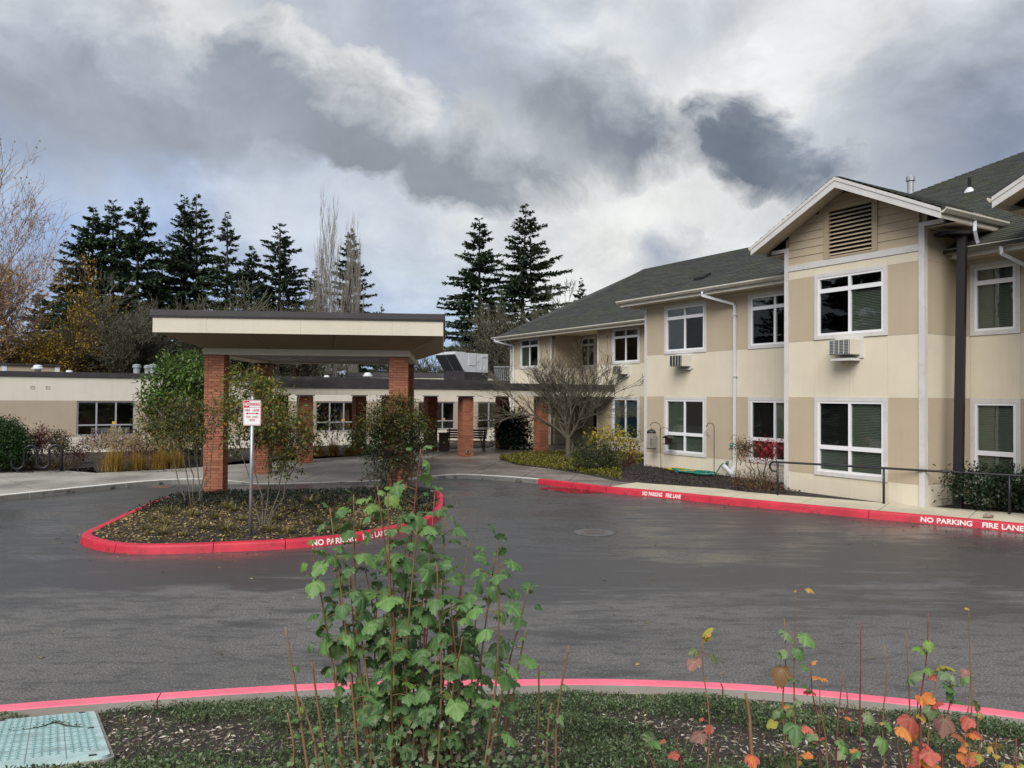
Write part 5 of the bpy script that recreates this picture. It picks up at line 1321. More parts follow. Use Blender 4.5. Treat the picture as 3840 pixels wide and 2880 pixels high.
M['tuft'] = leafmat('straw_tuft', [(0, (.045, .048, .016)), (.45, (.12, .105, .035)), (1, (.30, .24, .10))], .3, .6)
M['litter'] = leafmat('fallen_leaf', [(0, (.10, .066, .025)), (.5, (.24, .175, .065)), (1, (.46, .36, .15))], .2, .6)
M['heath'] = leafmat('heath_sprig', [(0, (.050, .034, .018)), (.6, (.105, .068, .026)), (1, (.15, .13, .045))], .2, .7)
M['yellowcover'] = leafmat('yellow_green_cover', [(0, (.06, .055, .012)), (.5, (.16, .145, .022)), (1, (.30, .27, .04))], .3, .5)
M['yellowleaf'] = leafmat('yellow_leaf', [(0, (.16, .16, .02)), (.5, (.36, .29, .035)), (1, (.50, .38, .05))], .35, .45)
M['autumn'] = leafmat('autumn_leaf', [(0, (.20, .125, .022)), (.5, (.52, .35, .04)), (1, (.72, .52, .08))], .35, .5)
M['autumnr'] = leafmat('rusty_bud_leaf', [(0, (.36, .16, .05)), (.6, (.55, .32, .07)), (1, (.68, .46, .10))], .35, .5)
M['lichen'] = leafmat('lichen_tuft', [(0, (.085, .085, .055)), (.6, (.16, .155, .10)), (1, (.33, .32, .24))], .2, .8)
M['cover'] = leafmat('ground_cover_leaf', [(0, (.026, .040, .016)), (.35, (.060, .095, .036)), (.7, (.115, .165, .072)), (.9, (.19, .235, .145)), (1, (.24, .17, .12))], .2, .4)
M['coverd'] = leafmat('dark_ground_cover', [(0, (.006, .010, .007)), (.6, (.014, .022, .012)), (1, (.030, .044, .022))], .15, .5)
M['chips'] = leafmat('wood_chip', [(0, (.10, .075, .055)), (.6, (.28, .23, .18)), (1, (.55, .50, .43))], .0, .8)
M['bark_chip'] = leafmat('dark_bark_chip', [(0, (.012, .009, .008)), (.6, (.035, .026, .022)), (1, (.085, .065, .055))], .0, .9)

# ---- conifers
def conifer(seed, H=20.0, Rm=3.6, gap=.0, mat='fir', base=.10, dens=1.0, sp_len=.46):
    rg = np.random.default_rng(seed); tr = MB()
    tr.tube([(0, 0, -.3), (rg.normal()*.08, rg.normal()*.08, H*.5), (0, 0, H*.985)], [H*.016, H*.009, .03], 7)
    P, A, NN, LL, WW, RR = [], [], [], [], [], []
    z = H * base
    while z < H * .992:
        t = z / H; env = Rm * 1.42 * min(1.0, (1 - t) * 1.45) ** .85 * (1 if t > .22 else .72 + t * 1.27)
        nb = int(rg.integers(4, 7)); ph = rg.uniform(0, 6.28)
        for k in range(nb):
            if rg.random() < gap: continue
            a = ph + 6.283 * k / nb + rg.normal() * .25; ln = env * rg.uniform(.40, 1.22) + .12
            up = .42 * t + .02 - (1 - t) * .26 + rg.normal() * .07
            d = np.array([math.cos(a), math.sin(a), up]); d /= np.linalg.norm(d); p0 = np.array([0, 0, z + rg.normal() * H * .012])
            pts = [p0 + d * ln * s + np.array([0, 0, -.16 * ln * s * s + .10 * ln * s ** 4]) for s in (0, .4, .75, 1.0)]
            tr.tube([tuple(q) for q in pts], [.018 + .012*ln, .012 + .007*ln, .01, .004], 3, cap=False)
            m = max(8, int(ln * 46 * dens)); s = rg.uniform(.10, 1.0, m) ** .8
            side = np.array([-d[1], d[0], 0]); side /= np.linalg.norm(side)
            c = p0 + d[None] * (ln * s)[:, None]; c[:, 2] += -.16 * ln * s * s + .10 * ln * s ** 4
            sg = rg.choice([-1.0, 1.0], m)[:, None]
            ax = d[None] * rg.uniform(.35, 1.0, m)[:, None] + side[None] * sg * rg.uniform(.2, .95, m)[:, None]; ax[:, 2] += rg.normal(0, .32, m) - .25
            P.append(c); A.append(ax); nr = rg.normal(0, .5, (m, 3)); nr[:, 2] += 1; NN.append(nr)
            l = sp_len * 1.2 * (1.15 - .55 * s) * (.55 + .45 * min(1, ln / 2)) * rg.uniform(.6, 1.25, m); LL.append(l); WW.append(l * rg.uniform(.30, .50, m)); RR.append(np.clip(rg.normal(.42, .22, m) + .25 * (s - .5), 0, 1))
        z += H * rg.uniform(.014, .026)
    P, A, NN = map(np.concatenate, (P, A, NN)); L_, W_, R2 = map(np.concatenate, (LL, WW, RR))
    return tr.mesh('trunk', M['bark']), leaf_mesh('crown', P, A, unit(NN), L_, W_, M[mat], R2, .12)
CON = [conifer(11, 20, 3.5, .05, 'fir'), conifer(12, 20, 3.0, .22, 'fir', dens=.9), conifer(13, 20, 4.3, .10, 'fir2'), conifer(14, 20, 3.9, .16, 'fir', dens=1.0, sp_len=.5)]
def put_conifer(px, py, Y, var, label, wscale=1.0, rz=0.0, base_z=0.0, group='dark firs behind the buildings'):
    p = px_depth(px, py, Y); h = p.z - base_z; t = thing('fir_tree', label, 'tree', (p.x, p.y, base_z), rz, group)
    a, b = CON[var]; s = h / 20.0
    for n, me in (('trunk', a), ('crown', b)):
        o = link(n, me, t); o.scale = (s * wscale, s * wscale, s)
for px, py, Y, v, ws, lab in [
    (350, 770, 66, 3, .95, 'ragged dark fir at the left end of the fir row'), (425, 747, 68, 0, .9, 'dense dark fir with rounded tip, second in the left row'), (522, 738, 66, 3, .95, 'broad dark fir with blunt tip, third in the left row'),
    (610, 905, 74, 1, 1.1, 'lower fir filling the gap behind the two broad left firs'), (694, 738, 70, 1, .95, 'thin topped fir touching the tall pale fir'), (736, 728, 70, 2, .85, 'tall pale green fir with feathery tip in the left row'), (853, 798, 66, 1, .95, 'open branched narrow fir right of the feathery one'),
    (945, 916, 70, 3, .8, 'short brownish fir between the open fir and the wide one'), (1050, 838, 66, 2, 1.1, 'wide fir with crooked double tip left of the poplar'), (1316, 855, 64, 0, .78, 'dark narrow fir standing partly behind the bare poplar'),
    (1431, 1144, 90, 1, .7, 'tiny far fir just above the canopy roof'), (1797, 814, 74, 0, 1.05, 'dense dark fir left of the two tall firs by the building'), (1972, 768, 74, 2, 1.0, 'tallest fir with open top beside the two storey roof'), (2179, 1048, 76, 1, .9, 'small fir peeking over the shingle roof'),
    (150, 1080, 78, 3, 1.0, 'dark fir behind the yellow leaved tree'), (1180, 1010, 80, 1, 1.0, 'low fir left of the poplar base'), (250, 960, 76, 0, .9, 'fir half hidden by the orange leaved tree')]:
    put_conifer(px, py, Y, v, lab, ws, (px % 7) * .9)
# the woods beside and behind the viewer, seen only in the window glass
for i, (x, y, h, v) in enumerate([(-46, 2, 17, 0), (-50, 9, 20, 3), (-45, 16, 16, 1), (-52, 22, 21, 2), (-47, -6, 19, 3), (-44, -14, 15, 1), (-50, 30, 18, 0), (18, -30, 16, 0), (26, -27, 18, 3), (9, -34, 17, 2), (34, -24, 15, 1)]):
    t = thing('fir_tree', 'dark fir outside the view, mirrored in the window glass', 'tree', (x, y, 0), i * 1.3, 'dark firs mirrored in the windows'); a, b = CON[v]; s = h / 20
    for n, me in (('trunk', a), ('crown', b)): o = link(n, me, t); o.scale = (s*1.2, s*1.2, s)

# ---- bare and leafy broadleaf trees
def grow(mb, tips, rg, p, d, ln, r, lvl, pr):
    r = max(r, pr.get('rmin', 0))
    n = pr.get('seg', 4); pts = [np.array(p, float)]; rad = [r]; d = np.array(d, float)
    for k in range(n):
        d = d + rg.normal(0, pr['wob'], 3) + np.array([0, 0, pr['up'][min(lvl, len(pr['up'])-1)]]); d /= np.linalg.norm(d)
        pts.append(pts[-1] + d * ln / n); rad.append(r * (1 - (1 - pr.get('tip', .45)) * (k+1) / n))
    mb.tube([tuple(q) for q in pts], rad, 6 if lvl == 0 else (4 if lvl == 1 else 3), cap=False)
    if lvl >= pr['levels']:
        tips.append((pts[-1], d, lvl)); tips.append((pts[len(pts)//2], d, lvl)); return
    kids = pr['kids'][lvl]
    for c in range(kids):
        f = rg.uniform(pr['from'][lvl], 1.0) if c else 1.0
        i = min(n - 1, int(f * n)); q = pts[i] + (pts[i+1] - pts[i]) * (f * n - i)
        ax = rg.normal(size=3); ax -= d * ax.dot(d); ax /= np.linalg.norm(ax); an = pr['ang'][lvl] * rg.uniform(.6, 1.3) * (.5 if c == 0 else 1)
        nd_ = d * math.cos(an) + ax * math.sin(an)
        grow(mb, tips, rg, q, nd_, ln * pr['ratio'][lvl] * rg.uniform(.7, 1.2), rad[i] * pr.get('rr', .62), lvl + 1, pr)
def broadleaf(seed, pr, starts):
    rg = np.random.default_rng(seed); mb = MB(); tips = []
    for p, d, ln, r in starts: grow(mb, tips, rg, p, d, ln, r, 0, pr)
    return mb, tips, rg
# leaves or lichen at the twig ends
def tip_leaves(tips, rg, per, spread, L0, mat, frac=1.0, name='crown', zf=None):
    T = [t for t in tips if rg.random() < frac and (zf is None or rg.random() < zf(t[0][2]))]
    if not T: return None
    P = np.repeat(np.array([t[0] for t in T]), per, axis=0) + rg.normal(0, spread, (len(T)*per, 3)); n = len(P)
    return leaf_mesh(name, P, rvec(rg, n) + np.array([0, 0, -.3]), rvec(rg, n) + np.array([0, 0, .6]), L0 * rg.uniform(.6, 1.2, n), L0 * rg.uniform(.45, .8, n), M[mat], rg.random(n))
def scaled_tree(name, label, cat, px, py, Y, meshes, H0, mats, wscale=1.0, rz=0.0, base_z=0.0, group=None):
    p = px_depth(px, py, Y); s = (p.z - base_z) / H0; t = thing(name, label, cat, (p.x, p.y, base_z), rz, group)
    for n, me in meshes:
        o = link(n, me, t); o.scale = (s*wscale, s*wscale, s)
    return t
# big autumn tree, upper left
pr = dict(rmin=.014, levels=5, kids=[9, 6, 5, 4, 3], ang=[.55, .55, .6, .6, .6], ratio=[.62, .58, .60, .6, .65], up=[.05, .10, .09, .07, .05], wob=.07, seg=5, rr=.55, **{'from': [.22, .2, .2, .2, .2]})
mb, tips, rg = broadleaf(21, pr, [((0, 0, 0), (.16, 0, 1), 10.5, .26), ((.2, .3, .3), (.30, .1, 1), 8.5, .2), ((.1, -.3, .2), (.55, -.1, 1), 7.0, .17)])
big = mb.mesh('trunk', M['twigo']); zmax = max(t[0][2] for t in tips)
p = px_depth(-190, 1500, 50); T1 = thing('autumn_tree', 'tall half bare tree with orange twigs at the left edge', 'tree', (p.x, p.y, 0)); top = px_depth(90, 490, 50).z; s = top / zmax
for n, me in (('trunk', big), ('crown', tip_leaves(tips, rg, 1, .10, .22, 'autumnr', .5, zf=lambda z: .75 if z < zmax*.55 else .30))): o = link(n, me, T1); o.scale = (s, s, s)
# yellow trees in front of it
pr = dict(rmin=.016, levels=4, kids=[7, 6, 5, 4], ang=[.6, .6, .65, .7], ratio=[.7, .62, .62, .6], up=[.04, .06, .03, 0], wob=.10, seg=4, rr=.6, **{'from': [.15, .2, .2, .2]})
for sd, px, py, Y, ws, lab, fr in ((31, 40, 1150, 52, 1.0, 'low yellow leaved tree at the left edge over the roof', .55), (32, 170, 1120, 53, .9, 'yellow leaved tree beside the low one', .5), (33, 335, 950, 56, .55, 'slim tree with golden leaves against the dark firs', .45)):
    mb, tips, rg = broadleaf(sd, pr, [((0, 0, 0), (.05*(sd-32), 0, 1), 4.2, .12), ((.1, 0, 0), (-.3, .1, 1), 3.6, .1), ((0, .1, 0), (.3, -.1, 1), 3.4, .09)])
    z = max(t[0][2] for t in tips)
    scaled_tree('autumn_tree', lab, 'tree', px, py, Y, [('trunk', mb.mesh('trunk', M['twig'])), ('crown', tip_leaves(tips, rg, 2, .16, .19, 'autumn', fr))], z, None, ws, 0, 0, 'yellow leaved trees at the left')
# grey bare trees
pr = dict(rmin=.026, levels=5, kids=[8, 5, 5, 4, 3], ang=[.55, .55, .6, .6, .6], ratio=[.66, .62, .6, .6, .6], up=[.06, .08, .05, .04, .02], wob=.09, seg=4, rr=.6, **{'from': [.12, .15, .2, .2, .2]})
BARE = []
for sd in (41, 42, 43):
    mb, tips, rg = broadleaf(sd, pr, [((0, 0, 0), (rg.normal()*.1, 0, 1), 4.4, .16), ((.15, .1, 0), (-.45, .1, 1), 3.8, .11), ((-.1, .1, 0), (.45, -.1, 1), 3.8, .11)])
    BARE.append((mb.mesh('trunk', M['twigg']), tip_leaves(tips, rg, 1, .10, .10, 'lichen', .35), max(t[0][2] for t in tips)))
for px, py, Y, v, ws, lab in ((490, 1010, 55, 0, 1.05, 'grey bare bushy tree left of the canopy roof'), (620, 1090, 56, 1, 1.0, 'bare mossy tree just left of the canopy edge'), (830, 1080, 57, 2, 1.1, 'bare grey tree above the left half of the canopy'), (1000, 1040, 57, 0, 1.0, 'bare grey tree under the wide fir'), (1120, 1090, 57, 1, 1.0, 'bare brown tree left of the poplar base'),
    (1930, 1090, 68, 2, 1.0, 'bare tree in front of the tallest fir'), (2060, 1040, 68, 0, 1.0, 'bare twiggy tree touching the left end of the shingle roof'), (1700, 1250, 69, 1, 1.1, 'low bare tree behind the canopy corner'), (230, 1180, 57, 2, 1.1, 'dark bare tree behind the yellow leaves'), (1540, 1300, 69, 2, 1.2, 'low bare scrub tree above the cream roof block'), (1400, 1330, 69, 0, 1.3, 'low bare scrub tree seen under the canopy')):
    a, b, z = BARE[v]; scaled_tree('bare_tree', lab, 'tree', px, py, Y, [('trunk', a), ('crown', b)], z, None, ws, px * .37, 0, 'grey bare trees behind the roofs')
# poplars
pr = dict(rmin=.026, levels=3, kids=[26, 7, 4], ang=[.30, .22, .3], ratio=[.34, .5, .5], up=[.03, .16, .14, .1], wob=.03, seg=6, rr=.38, tip=.15, **{'from': [.10, .15, .2]})
for sd, px, py, ws, lab in ((51, 1243, 684, .8, 'tall pale leafless poplar rising above the canopy'), (52, 1185, 980, .6, 'shorter leafless poplar left of the tall one'), (53, 1334, 868, .6, 'small leafless poplar right of the dark narrow fir')):
    mb, tips, rg = broadleaf(sd, pr, [((0, 0, 0), (0, 0, 1), 18, .22), ((.4, .2, 0), (.02, 0, 1), 15.5, .18), ((-.5, 0, 0), (-.03, 0, 1), 14.0, .16)])
    scaled_tree('poplar_tree', lab, 'tree', px, py, 62, [('trunk', mb.mesh('trunk', M['poplar']))], max(t[0][2] for t in tips), None, ws, 0, 0, 'leafless poplars')
# background scrub seen under the canopy roof
pr = dict(levels=4, kids=[6, 5, 4, 3], ang=[.5, .5, .55, .6], ratio=[.7, .62, .6, .6], up=[.06, .06, .04, .02], wob=.08, seg=4, rr=.6, **{'from': [.1, .15, .2, .2]})
mb, tips, rg = broadleaf(55, pr, [((0, 0, 0), (.3, 0, 1), 2.6, .06), ((0, 0, 0), (-.3, .1, 1), 2.6, .06), ((0, 0, 0), (0, -.2, 1), 2.8, .06), ((.2, 0, 0), (.5, .2, 1), 2.3, .05)])
sc = [('trunk', mb.mesh('trunk', M['redhook']))]; z = max(t[0][2] for t in tips)
scaled_tree('bare_shrub', 'reddish bare thicket behind the walkway roof under the canopy', 'shrub', 1110, 1345, 50, sc, z, None, 1.1)

# ---- leafy shrubs from clumps of leaves on stems
def shrub(name, label, base, stems, blobs, nleaf, L0, mat, stem_mat='twig', seed=1, stem_r=.018, sag=-.2, group=None, shell=.55, ratio=.5, twigs=True, cat='shrub', cluster=10, zdark=None):
    """blobs: (centre, radii) in world space; leaves grow in small sprays, denser towards the outside"""
    rg = np.random.default_rng(seed); base = Vector(base); root = thing(name, label, cat, base, 0, group); o = np.array(base)
    mb = MB(); P, A, NN = [], [], []; vol = np.array([b[1][0]*b[1][1]*b[1][2] for b in blobs]); cnt = (nleaf * vol / vol.sum()).astype(int)
    for (c, r), k in zip(blobs, cnt):
        c = np.array(c, float) - o; r = np.array(r, float); m = max(1, k // cluster); u = rvec(rg, m); rad = rg.uniform(0, 1, m) ** (1/3.0 * (1 - shell) + .02 + shell*.12)
        cen = c + u * r * rad[:, None] * rg.uniform(.82, 1.10, (m, 1)); out = u * np.array([1, 1, 1]); 
        pp = np.repeat(cen, cluster, axis=0) + rg.normal(0, L0 * 1.1, (m*cluster, 3)); oo = np.repeat(out, cluster, axis=0)
        P.append(pp); A.append(oo * .8 + rg.normal(0, .75, (m*cluster, 3)) + np.array([0, 0, sag])); nn = oo * .6 + rg.normal(0, .5, (m*cluster, 3)) + np.array([0, 0, .8]); NN.append(nn)
        if twigs:
            for q in cen[::2]:
                s0 = c + (q - c) * .15 + np.array([0, 0, -r[2]*.3]); mid = (s0 + q) / 2 + rg.normal(0, .04, 3); mb.tube([tuple(s0), tuple(mid), tuple(q)], [stem_r*.4, stem_r*.28, stem_r*.12], 3, cap=False)
    for (a, b_) in stems:
        a = np.array(a, float) - o; b_ = np.array(b_, float) - o; k = 5; pts = [a + (b_ - a)*i/k + (rg.normal(0, .03, 3) if 0 < i < k else 0) for i in range(k+1)]
        mb.tube([tuple(q) for q in pts], [stem_r * (1 - .55*i/k) for i in range(k+1)], 6, cap=False)
    P, A, NN = map(np.concatenate, (P, A, NN)); n = len(P); l = L0 * rg.uniform(.6, 1.25, n)
    mb.build('stems', M[stem_mat], root, kind='stuff')
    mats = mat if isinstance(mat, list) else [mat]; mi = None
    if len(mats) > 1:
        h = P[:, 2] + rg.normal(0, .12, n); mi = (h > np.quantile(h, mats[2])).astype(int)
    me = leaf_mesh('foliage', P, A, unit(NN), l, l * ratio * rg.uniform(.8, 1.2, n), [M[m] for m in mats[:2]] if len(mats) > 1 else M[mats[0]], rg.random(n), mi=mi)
    link('foliage', me, root); return root
def pxb(px, py, Y, rx, rz=None, ry=None):
    """blob at a pixel, radii in photo pixels"""
    c = px_depth(px, py, Y); k = Y / FOC; rz = rz or rx; ry = ry or rx * .8; return (tuple(c), (rx*k, ry*k, rz*k))
def px3(px, py, Y): return tuple(px_depth(px, py, Y))

# rhododendron behind the left column
b = G(690, 1752, .15); Y = 27.5
shrub('rhododendron', 'large green rhododendron behind the left brick column', (b.x, Y, .12), [(px3(690 + i*22, 1735, Y), px3(650 + i*40, 1560, Y)) for i in range(-2, 4)],
      [pxb(690, 1400, Y, 95, 75), pxb(610, 1480, Y, 85, 90), pxb(760, 1440, Y, 95, 95), pxb(700, 1530, Y, 130, 90), pxb(820, 1500, Y, 70, 80), pxb(590, 1580, Y, 60, 60), pxb(700, 1630, Y, 90, 60)], 9000, .19, ['olive', 'rhodo', .42], 'barkg', 61, .05, ratio=.36)  # brighter leaves above, duller below: the lit top is put into leaf colour
# island shrubs
Y = G(727, 1890, .2).y
shrub('deciduous_shrub', 'open multi stemmed shrub with olive leaves left in the island', (G(727, 1893, .2).x, Y, .19),
      [(px3(727 + dx*.35, 1893, Y), px3(700 + dx, 1640, Y)) for dx in (-70, -30, 0, 35, 70, 100)] + [(px3(700 + dx, 1640, Y), px3(690 + dx*1.7, 1500, Y)) for dx in (-70, -30, 0, 35, 70, 100)],
      [pxb(610, 1570, Y, 80, 70), pxb(700, 1530, Y, 85, 60), pxb(680, 1630, Y, 120, 50), pxb(790, 1560, Y, 60, 60), pxb(560, 1620, Y, 45, 40)], 3000, .074, 'olive', 'barkg', 62, .017, ratio=.45, shell=.2)
Y = G(1000, 1966, .22).y
shrub('deciduous_shrub', 'airy multi stemmed shrub with yellowing leaves behind the sign post', (G(1000, 1966, .22).x, Y, .2),
      [(px3(990 + dx*.15, 1966, Y), px3(1000 + dx, 1700, Y)) for dx in (-95, -40, 10, 80, 130)] + [(px3(1000 + dx, 1700, Y), px3(980 + dx*1.1, 1480, Y)) for dx in (-95, -40, 10, 80, 130)],
      [pxb(930, 1440, Y, 80, 55), pxb(1010, 1490, Y, 75, 70), pxb(870, 1530, Y, 70, 60), pxb(1040, 1600, Y, 85, 70), pxb(960, 1620, Y, 80, 60), pxb(1130, 1640, Y, 70, 70), pxb(1060, 1720, Y, 75, 50), pxb(880, 1430, Y, 45, 40), pxb(1150, 1560, Y, 45, 40), pxb(880, 1660, Y, 50, 45)], 5200, .078, ['olive', 'turning', .35], 'barkg', 63, .016, ratio=.48, shell=.15)
Y = G(1475, 1842, .15).y - .35
shrub('evergreen_shrub', 'dense dark green shrub in front of the right canopy column', (G(1475, 1842, .15).x, Y, .15),
      [(px3(1475 + dx*.2, 1842, Y), px3(1470 + dx, 1620, Y)) for dx in (-110, -60, -20, 30, 80, 130)],
      [pxb(1470, 1560, Y, 120, 75), pxb(1400, 1620, Y, 90, 80), pxb(1540, 1620, Y, 95, 80), pxb(1460, 1690, Y, 110, 70), pxb(1330, 1640, Y, 45, 45), pxb(1600, 1660, Y, 50, 60), pxb(1430, 1780, Y, 60, 50), pxb(1540, 1740, Y, 55, 55), pxb(1250, 1590, Y, 40, 35), pxb(1210, 1545, Y, 28, 25), pxb(1500, 1500, Y, 55, 40)], 11000, .068, ['darkleaf', 'olive', .55], 'bark', 64, .022, ratio=.5, shell=.25)
# shrubs in the beds on the left
Y = 24.5
shrub('clipped_hedge', 'rounded clipped dark green bush at the left edge', (px_depth(10, 1740, Y).x, Y, .12), [], [pxb(0, 1655, Y, 100, 85), pxb(35, 1685, Y, 72, 62)], 16000, .075, 'hedge', 'bark', 65, .02, shell=.9, sag=.1)
for sd, px, py, Y, rx, rz, mt, n, lab in ((66, 145, 1650, 26, 45, 50, 'redleaf', 1500, 'dark red barberry beside the clipped bush'), (67, 222, 1660, 26, 42, 45, 'heath', 1500, 'rounded brown heath bush behind the bike rack'), (68, 355, 1655, 29, 60, 38, 'redleaf', 800, 'sparse dark red shrub under the left window'), (69, 470, 1655, 29.5, 85, 42, 'redleaf', 1500, 'low dark red shrub right of the left window'), (70, 600, 1672, 29, 80, 44, 'heath', 1700, 'brown withered bush behind the grasses'), (77, 700, 1690, 29, 85, 40, 'redleaf', 1300, 'dark red and brown shrub between the grasses and the rhododendron'), (78, 520, 1690, 28, 75, 30, 'redleaf', 1100, 'low dark red twigs behind the second grass tuft'), (74, 290, 1695, 27.5, 50, 26, 'redleaf', 600, 'thin dark red twigs left of the tall grasses')):
    shrub('shrub', lab, (px_depth(px, 1720, Y).x, Y, .12), [(px3(px + dx*.3, py + rz + 12, Y), px3(px + dx, py - rz*.4, Y)) for dx in (-rx*.8, -rx*.4, 0, rx*.4, rx*.8)], [pxb(px, py, Y, rx, rz)], n, .075, mt, 'twig', sd, .014, cluster=6, shell=.3)
Y = 25.5
shrub('heath_carpet', 'low brown heath carpet behind the bike rack', (px_depth(110, 1745, Y).x, Y, .12), [], [pxb(50, 1738, Y, 75, 22), pxb(170, 1735, Y, 75, 20), pxb(270, 1738, Y, 40, 12)], 3500, .06, 'heath', 'twig', 71, .01, cat='ground cover')
# bare pinkish shrub and small plants under the walkway
pr = dict(levels=4, kids=[5, 5, 4, 3], ang=[.35, .4, .5, .5], ratio=[.75, .65, .6, .6], up=[.08, .08, .06, .03], wob=.08, seg=4, rr=.65, **{'from': [.1, .2, .2, .2]})
for sd, px, pyt, pyb, mt, ws, lab in ((72, 1095, 1490, 1715, 'redhook', .8, 'leafless reddish shrub against the pale wall left of the walkway'), (73, 1560, 1510, 1700, 'twig', .7, 'leafless brown shrub right of the canopy column'), (75, 1812, 1480, 1690, 'bark', .55, 'small dark multi trunk tree in front of the wing window')):
    gb = G(px, pyb, .15); mb, tips, rg = broadleaf(sd, pr, [((0, 0, 0), (.2, 0, 1), 1.2, .03), ((0, 0, 0), (-.2, .1, 1), 1.2, .03), ((.05, 0, 0), (.05, -.1, 1), 1.3, .03), ((0, .05, 0), (-.4, -.1, 1), 1.1, .025)])
    z = max(t[0][2] for t in tips); t_ = thing('bare_shrub', lab, 'shrub', (gb.x, gb.y, .13)); s = (px_depth(px, pyt, gb.y).z - .13) / z
    for n, me in (('stems', mb.mesh('stems', M[mt])), ('foliage', tip_leaves(tips, rg, 1, .04, .05, 'redleaf', .35, 'foliage'))): o = link(n, me, t_); o.scale = (s*ws*1.3, s*ws*1.3, s)
Y = 36.5
shrub('laurel_bush', 'dark glossy laurel between the walkway columns', (px_depth(1925, 1685, Y).x, Y, .12), [(px3(1925, 1690, Y), px3(1925, 1600, Y))], [pxb(1925, 1600, Y, 58, 62), pxb(1900, 1640, Y, 42, 50), pxb(1950, 1650, Y, 42, 45)], 5200, .17, 'rhodod', 'bark', 76, .03, ratio=.35)

# ornamental grasses
def grass(seed, h, w, nb=520, npl=46):
    rg = np.random.default_rng(seed); V, F, K, MI = [], [], [], []
    def blade(p, a, lean, ln, wd, m):
        pts = []; 
        for k in range(4):
            s = k / 3; out = lean * (s ** 1.5) * ln * .8; z = ln * s * (1 - .48 * lean * s); pts.append((p[0] + math.cos(a)*out, p[1] + math.sin(a)*out, z, wd * (1 - s*.9)))
        i = len(V); r = rg.random()
        for x, y, z, q in pts: V.append((x - math.sin(a)*q, y + math.cos(a)*q, z)); V.append((x + math.sin(a)*q, y - math.cos(a)*q, z)); K.extend([r, r])
        for k in range(3): F.append((i+2*k, i+2*k+1, i+2*k+3, i+2*k+2)); MI.append(m)
    for _ in range(nb):
        a = rg.uniform(0, 6.283); blade((rg.normal()*w*.12, rg.normal()*w*.12), a, rg.uniform(0, 1.25), h * rg.uniform(.50, .78), .0075, 0)
    for _ in range(npl):
        a = rg.uniform(0, 6.283); ln = rg.uniform(.05, .85); i = len(V); blade((rg.normal()*w*.1, rg.normal()*w*.1), a, ln, h * .95, .0025, 0)
        # plume
        b_ = np.array(V[-1]); dr = np.array([math.cos(a)*ln*.8, math.sin(a)*ln*.8, .75]); dr /= np.linalg.norm(dr); 
        for q in range(16):
            p = b_ + dr * rg.uniform(-.08, .16); e = p + dr * .06 + rg.normal(0, .022, 3); i = len(V); r = rg.random(); sd = rg.normal(0, .016, 3)
            V.extend([tuple(p), tuple((p+e)/2 + sd), tuple(e), tuple((p+e)/2 - sd)]); K.extend([r]*4); F.append((i, i+1, i+2, i+3)); MI.append(1)
    me = bpy.data.meshes.new('blades'); me.from_pydata(V, [], F); me.materials.append(M['grassy']); me.materials.append(M['plume']); me.polygons.foreach_set('material_index', MI)
    me.attributes.new('rnd', 'FLOAT', 'POINT').data.foreach_set('value', K); return me
GR_ = [grass(81, 1.0, 1.0), grass(82, .95, 1.1, 380, 30), grass(83, 1.0, 1.0, 420, 12)]
for px, py, h, v, lab in ((425, 1768, 1.05, 0, 'golden fountain grass with buff plumes, leftmost by the pavement'), (512, 1762, .92, 1, 'golden fountain grass second from the bike rack'), (595, 1758, .92, 2, 'golden fountain grass third in the row'), (655, 1754, .88, 0, 'golden fountain grass just left of the canopy column'), 
        (1195, 1712, .85, 2, 'rusty fountain grass left under the wing window'), (1250, 1710, .9, 2, 'rusty fountain grass in the middle under the wing window'), (1310, 1708, .8, 1, 'rusty fountain grass right under the wing window'), (775, 1742, .7, 1, 'fountain grass hidden behind the left canopy column')):
    q = G(px, py, .15); t_ = thing('fountain_grass', lab, 'grass', (q.x, q.y, .14), px * .1, 'golden fountain grasses'); o = link('blades', GR_[v], t_); o.scale = (h*1.0, h*1.0, h*1.30)

# ---- island floor: straw tufts, leaf litter, dark cover at the back
rg = np.random.default_rng(90)
def tuft(seed):
    rg = np.random.default_rng(seed); n = 70; a = rg.uniform(0, 6.283, n); ln = rg.uniform(.2, 1.2, n); A = np.stack([np.cos(a)*ln, np.sin(a)*ln, np.full(n, .8)], 1)
    return leaf_mesh('blades', np.stack([np.cos(a)*.02, np.sin(a)*.02, np.zeros(n)], 1), A, np.stack([-np.cos(a), -np.sin(a), np.ones(n)], 1), rg.uniform(.14, .30, n), rg.uniform(.010, .018, n), M['tuft'], rg.random(n), .3)
TU = [tuft(k) for k in (91, 92, 93)]
spots = [(540, 1985), (610, 2000), (580, 1955), (690, 2005), (640, 1930), (760, 1985), (800, 1950), (850, 1990), (720, 1945), (880, 1925), (560, 2022), (700, 2024), (790, 2018), (900, 1958), (1080, 1995), (1040, 1955), (1100, 1925), (1160, 1900), (1190, 1965), (1240, 1935), (1300, 1960), (1260, 1985), (1330, 1900), (1370, 1945), (1420, 1950), (1480, 1955), (1530, 1915), (1560, 1880), (1400, 1905), (1450, 1885), (1180, 1880), (1010, 1990), (620, 1970), (480, 2015), (1350, 1975), (850, 1915), (1590, 1900)]
cols3 = ['straw coloured', 'olive', 'pale', 'brown tipped']
for i, (px, py) in enumerate(spots):
    q = G(px, py, .2); z, s = isl_z(q.x, q.y)
    if s > .93: continue
    t_ = thing('grass_tuft', 'straw coloured grass tuft among the fallen leaves of the island', 'grass tuft', (q.x, q.y, z - .01), i * 1.1, 'straw grass tufts in the island'); o = link('blades', TU[i % 3], t_); k = .75 + .5 * ((i * 37) % 10) / 10; o.scale = (k, k, k * .9)
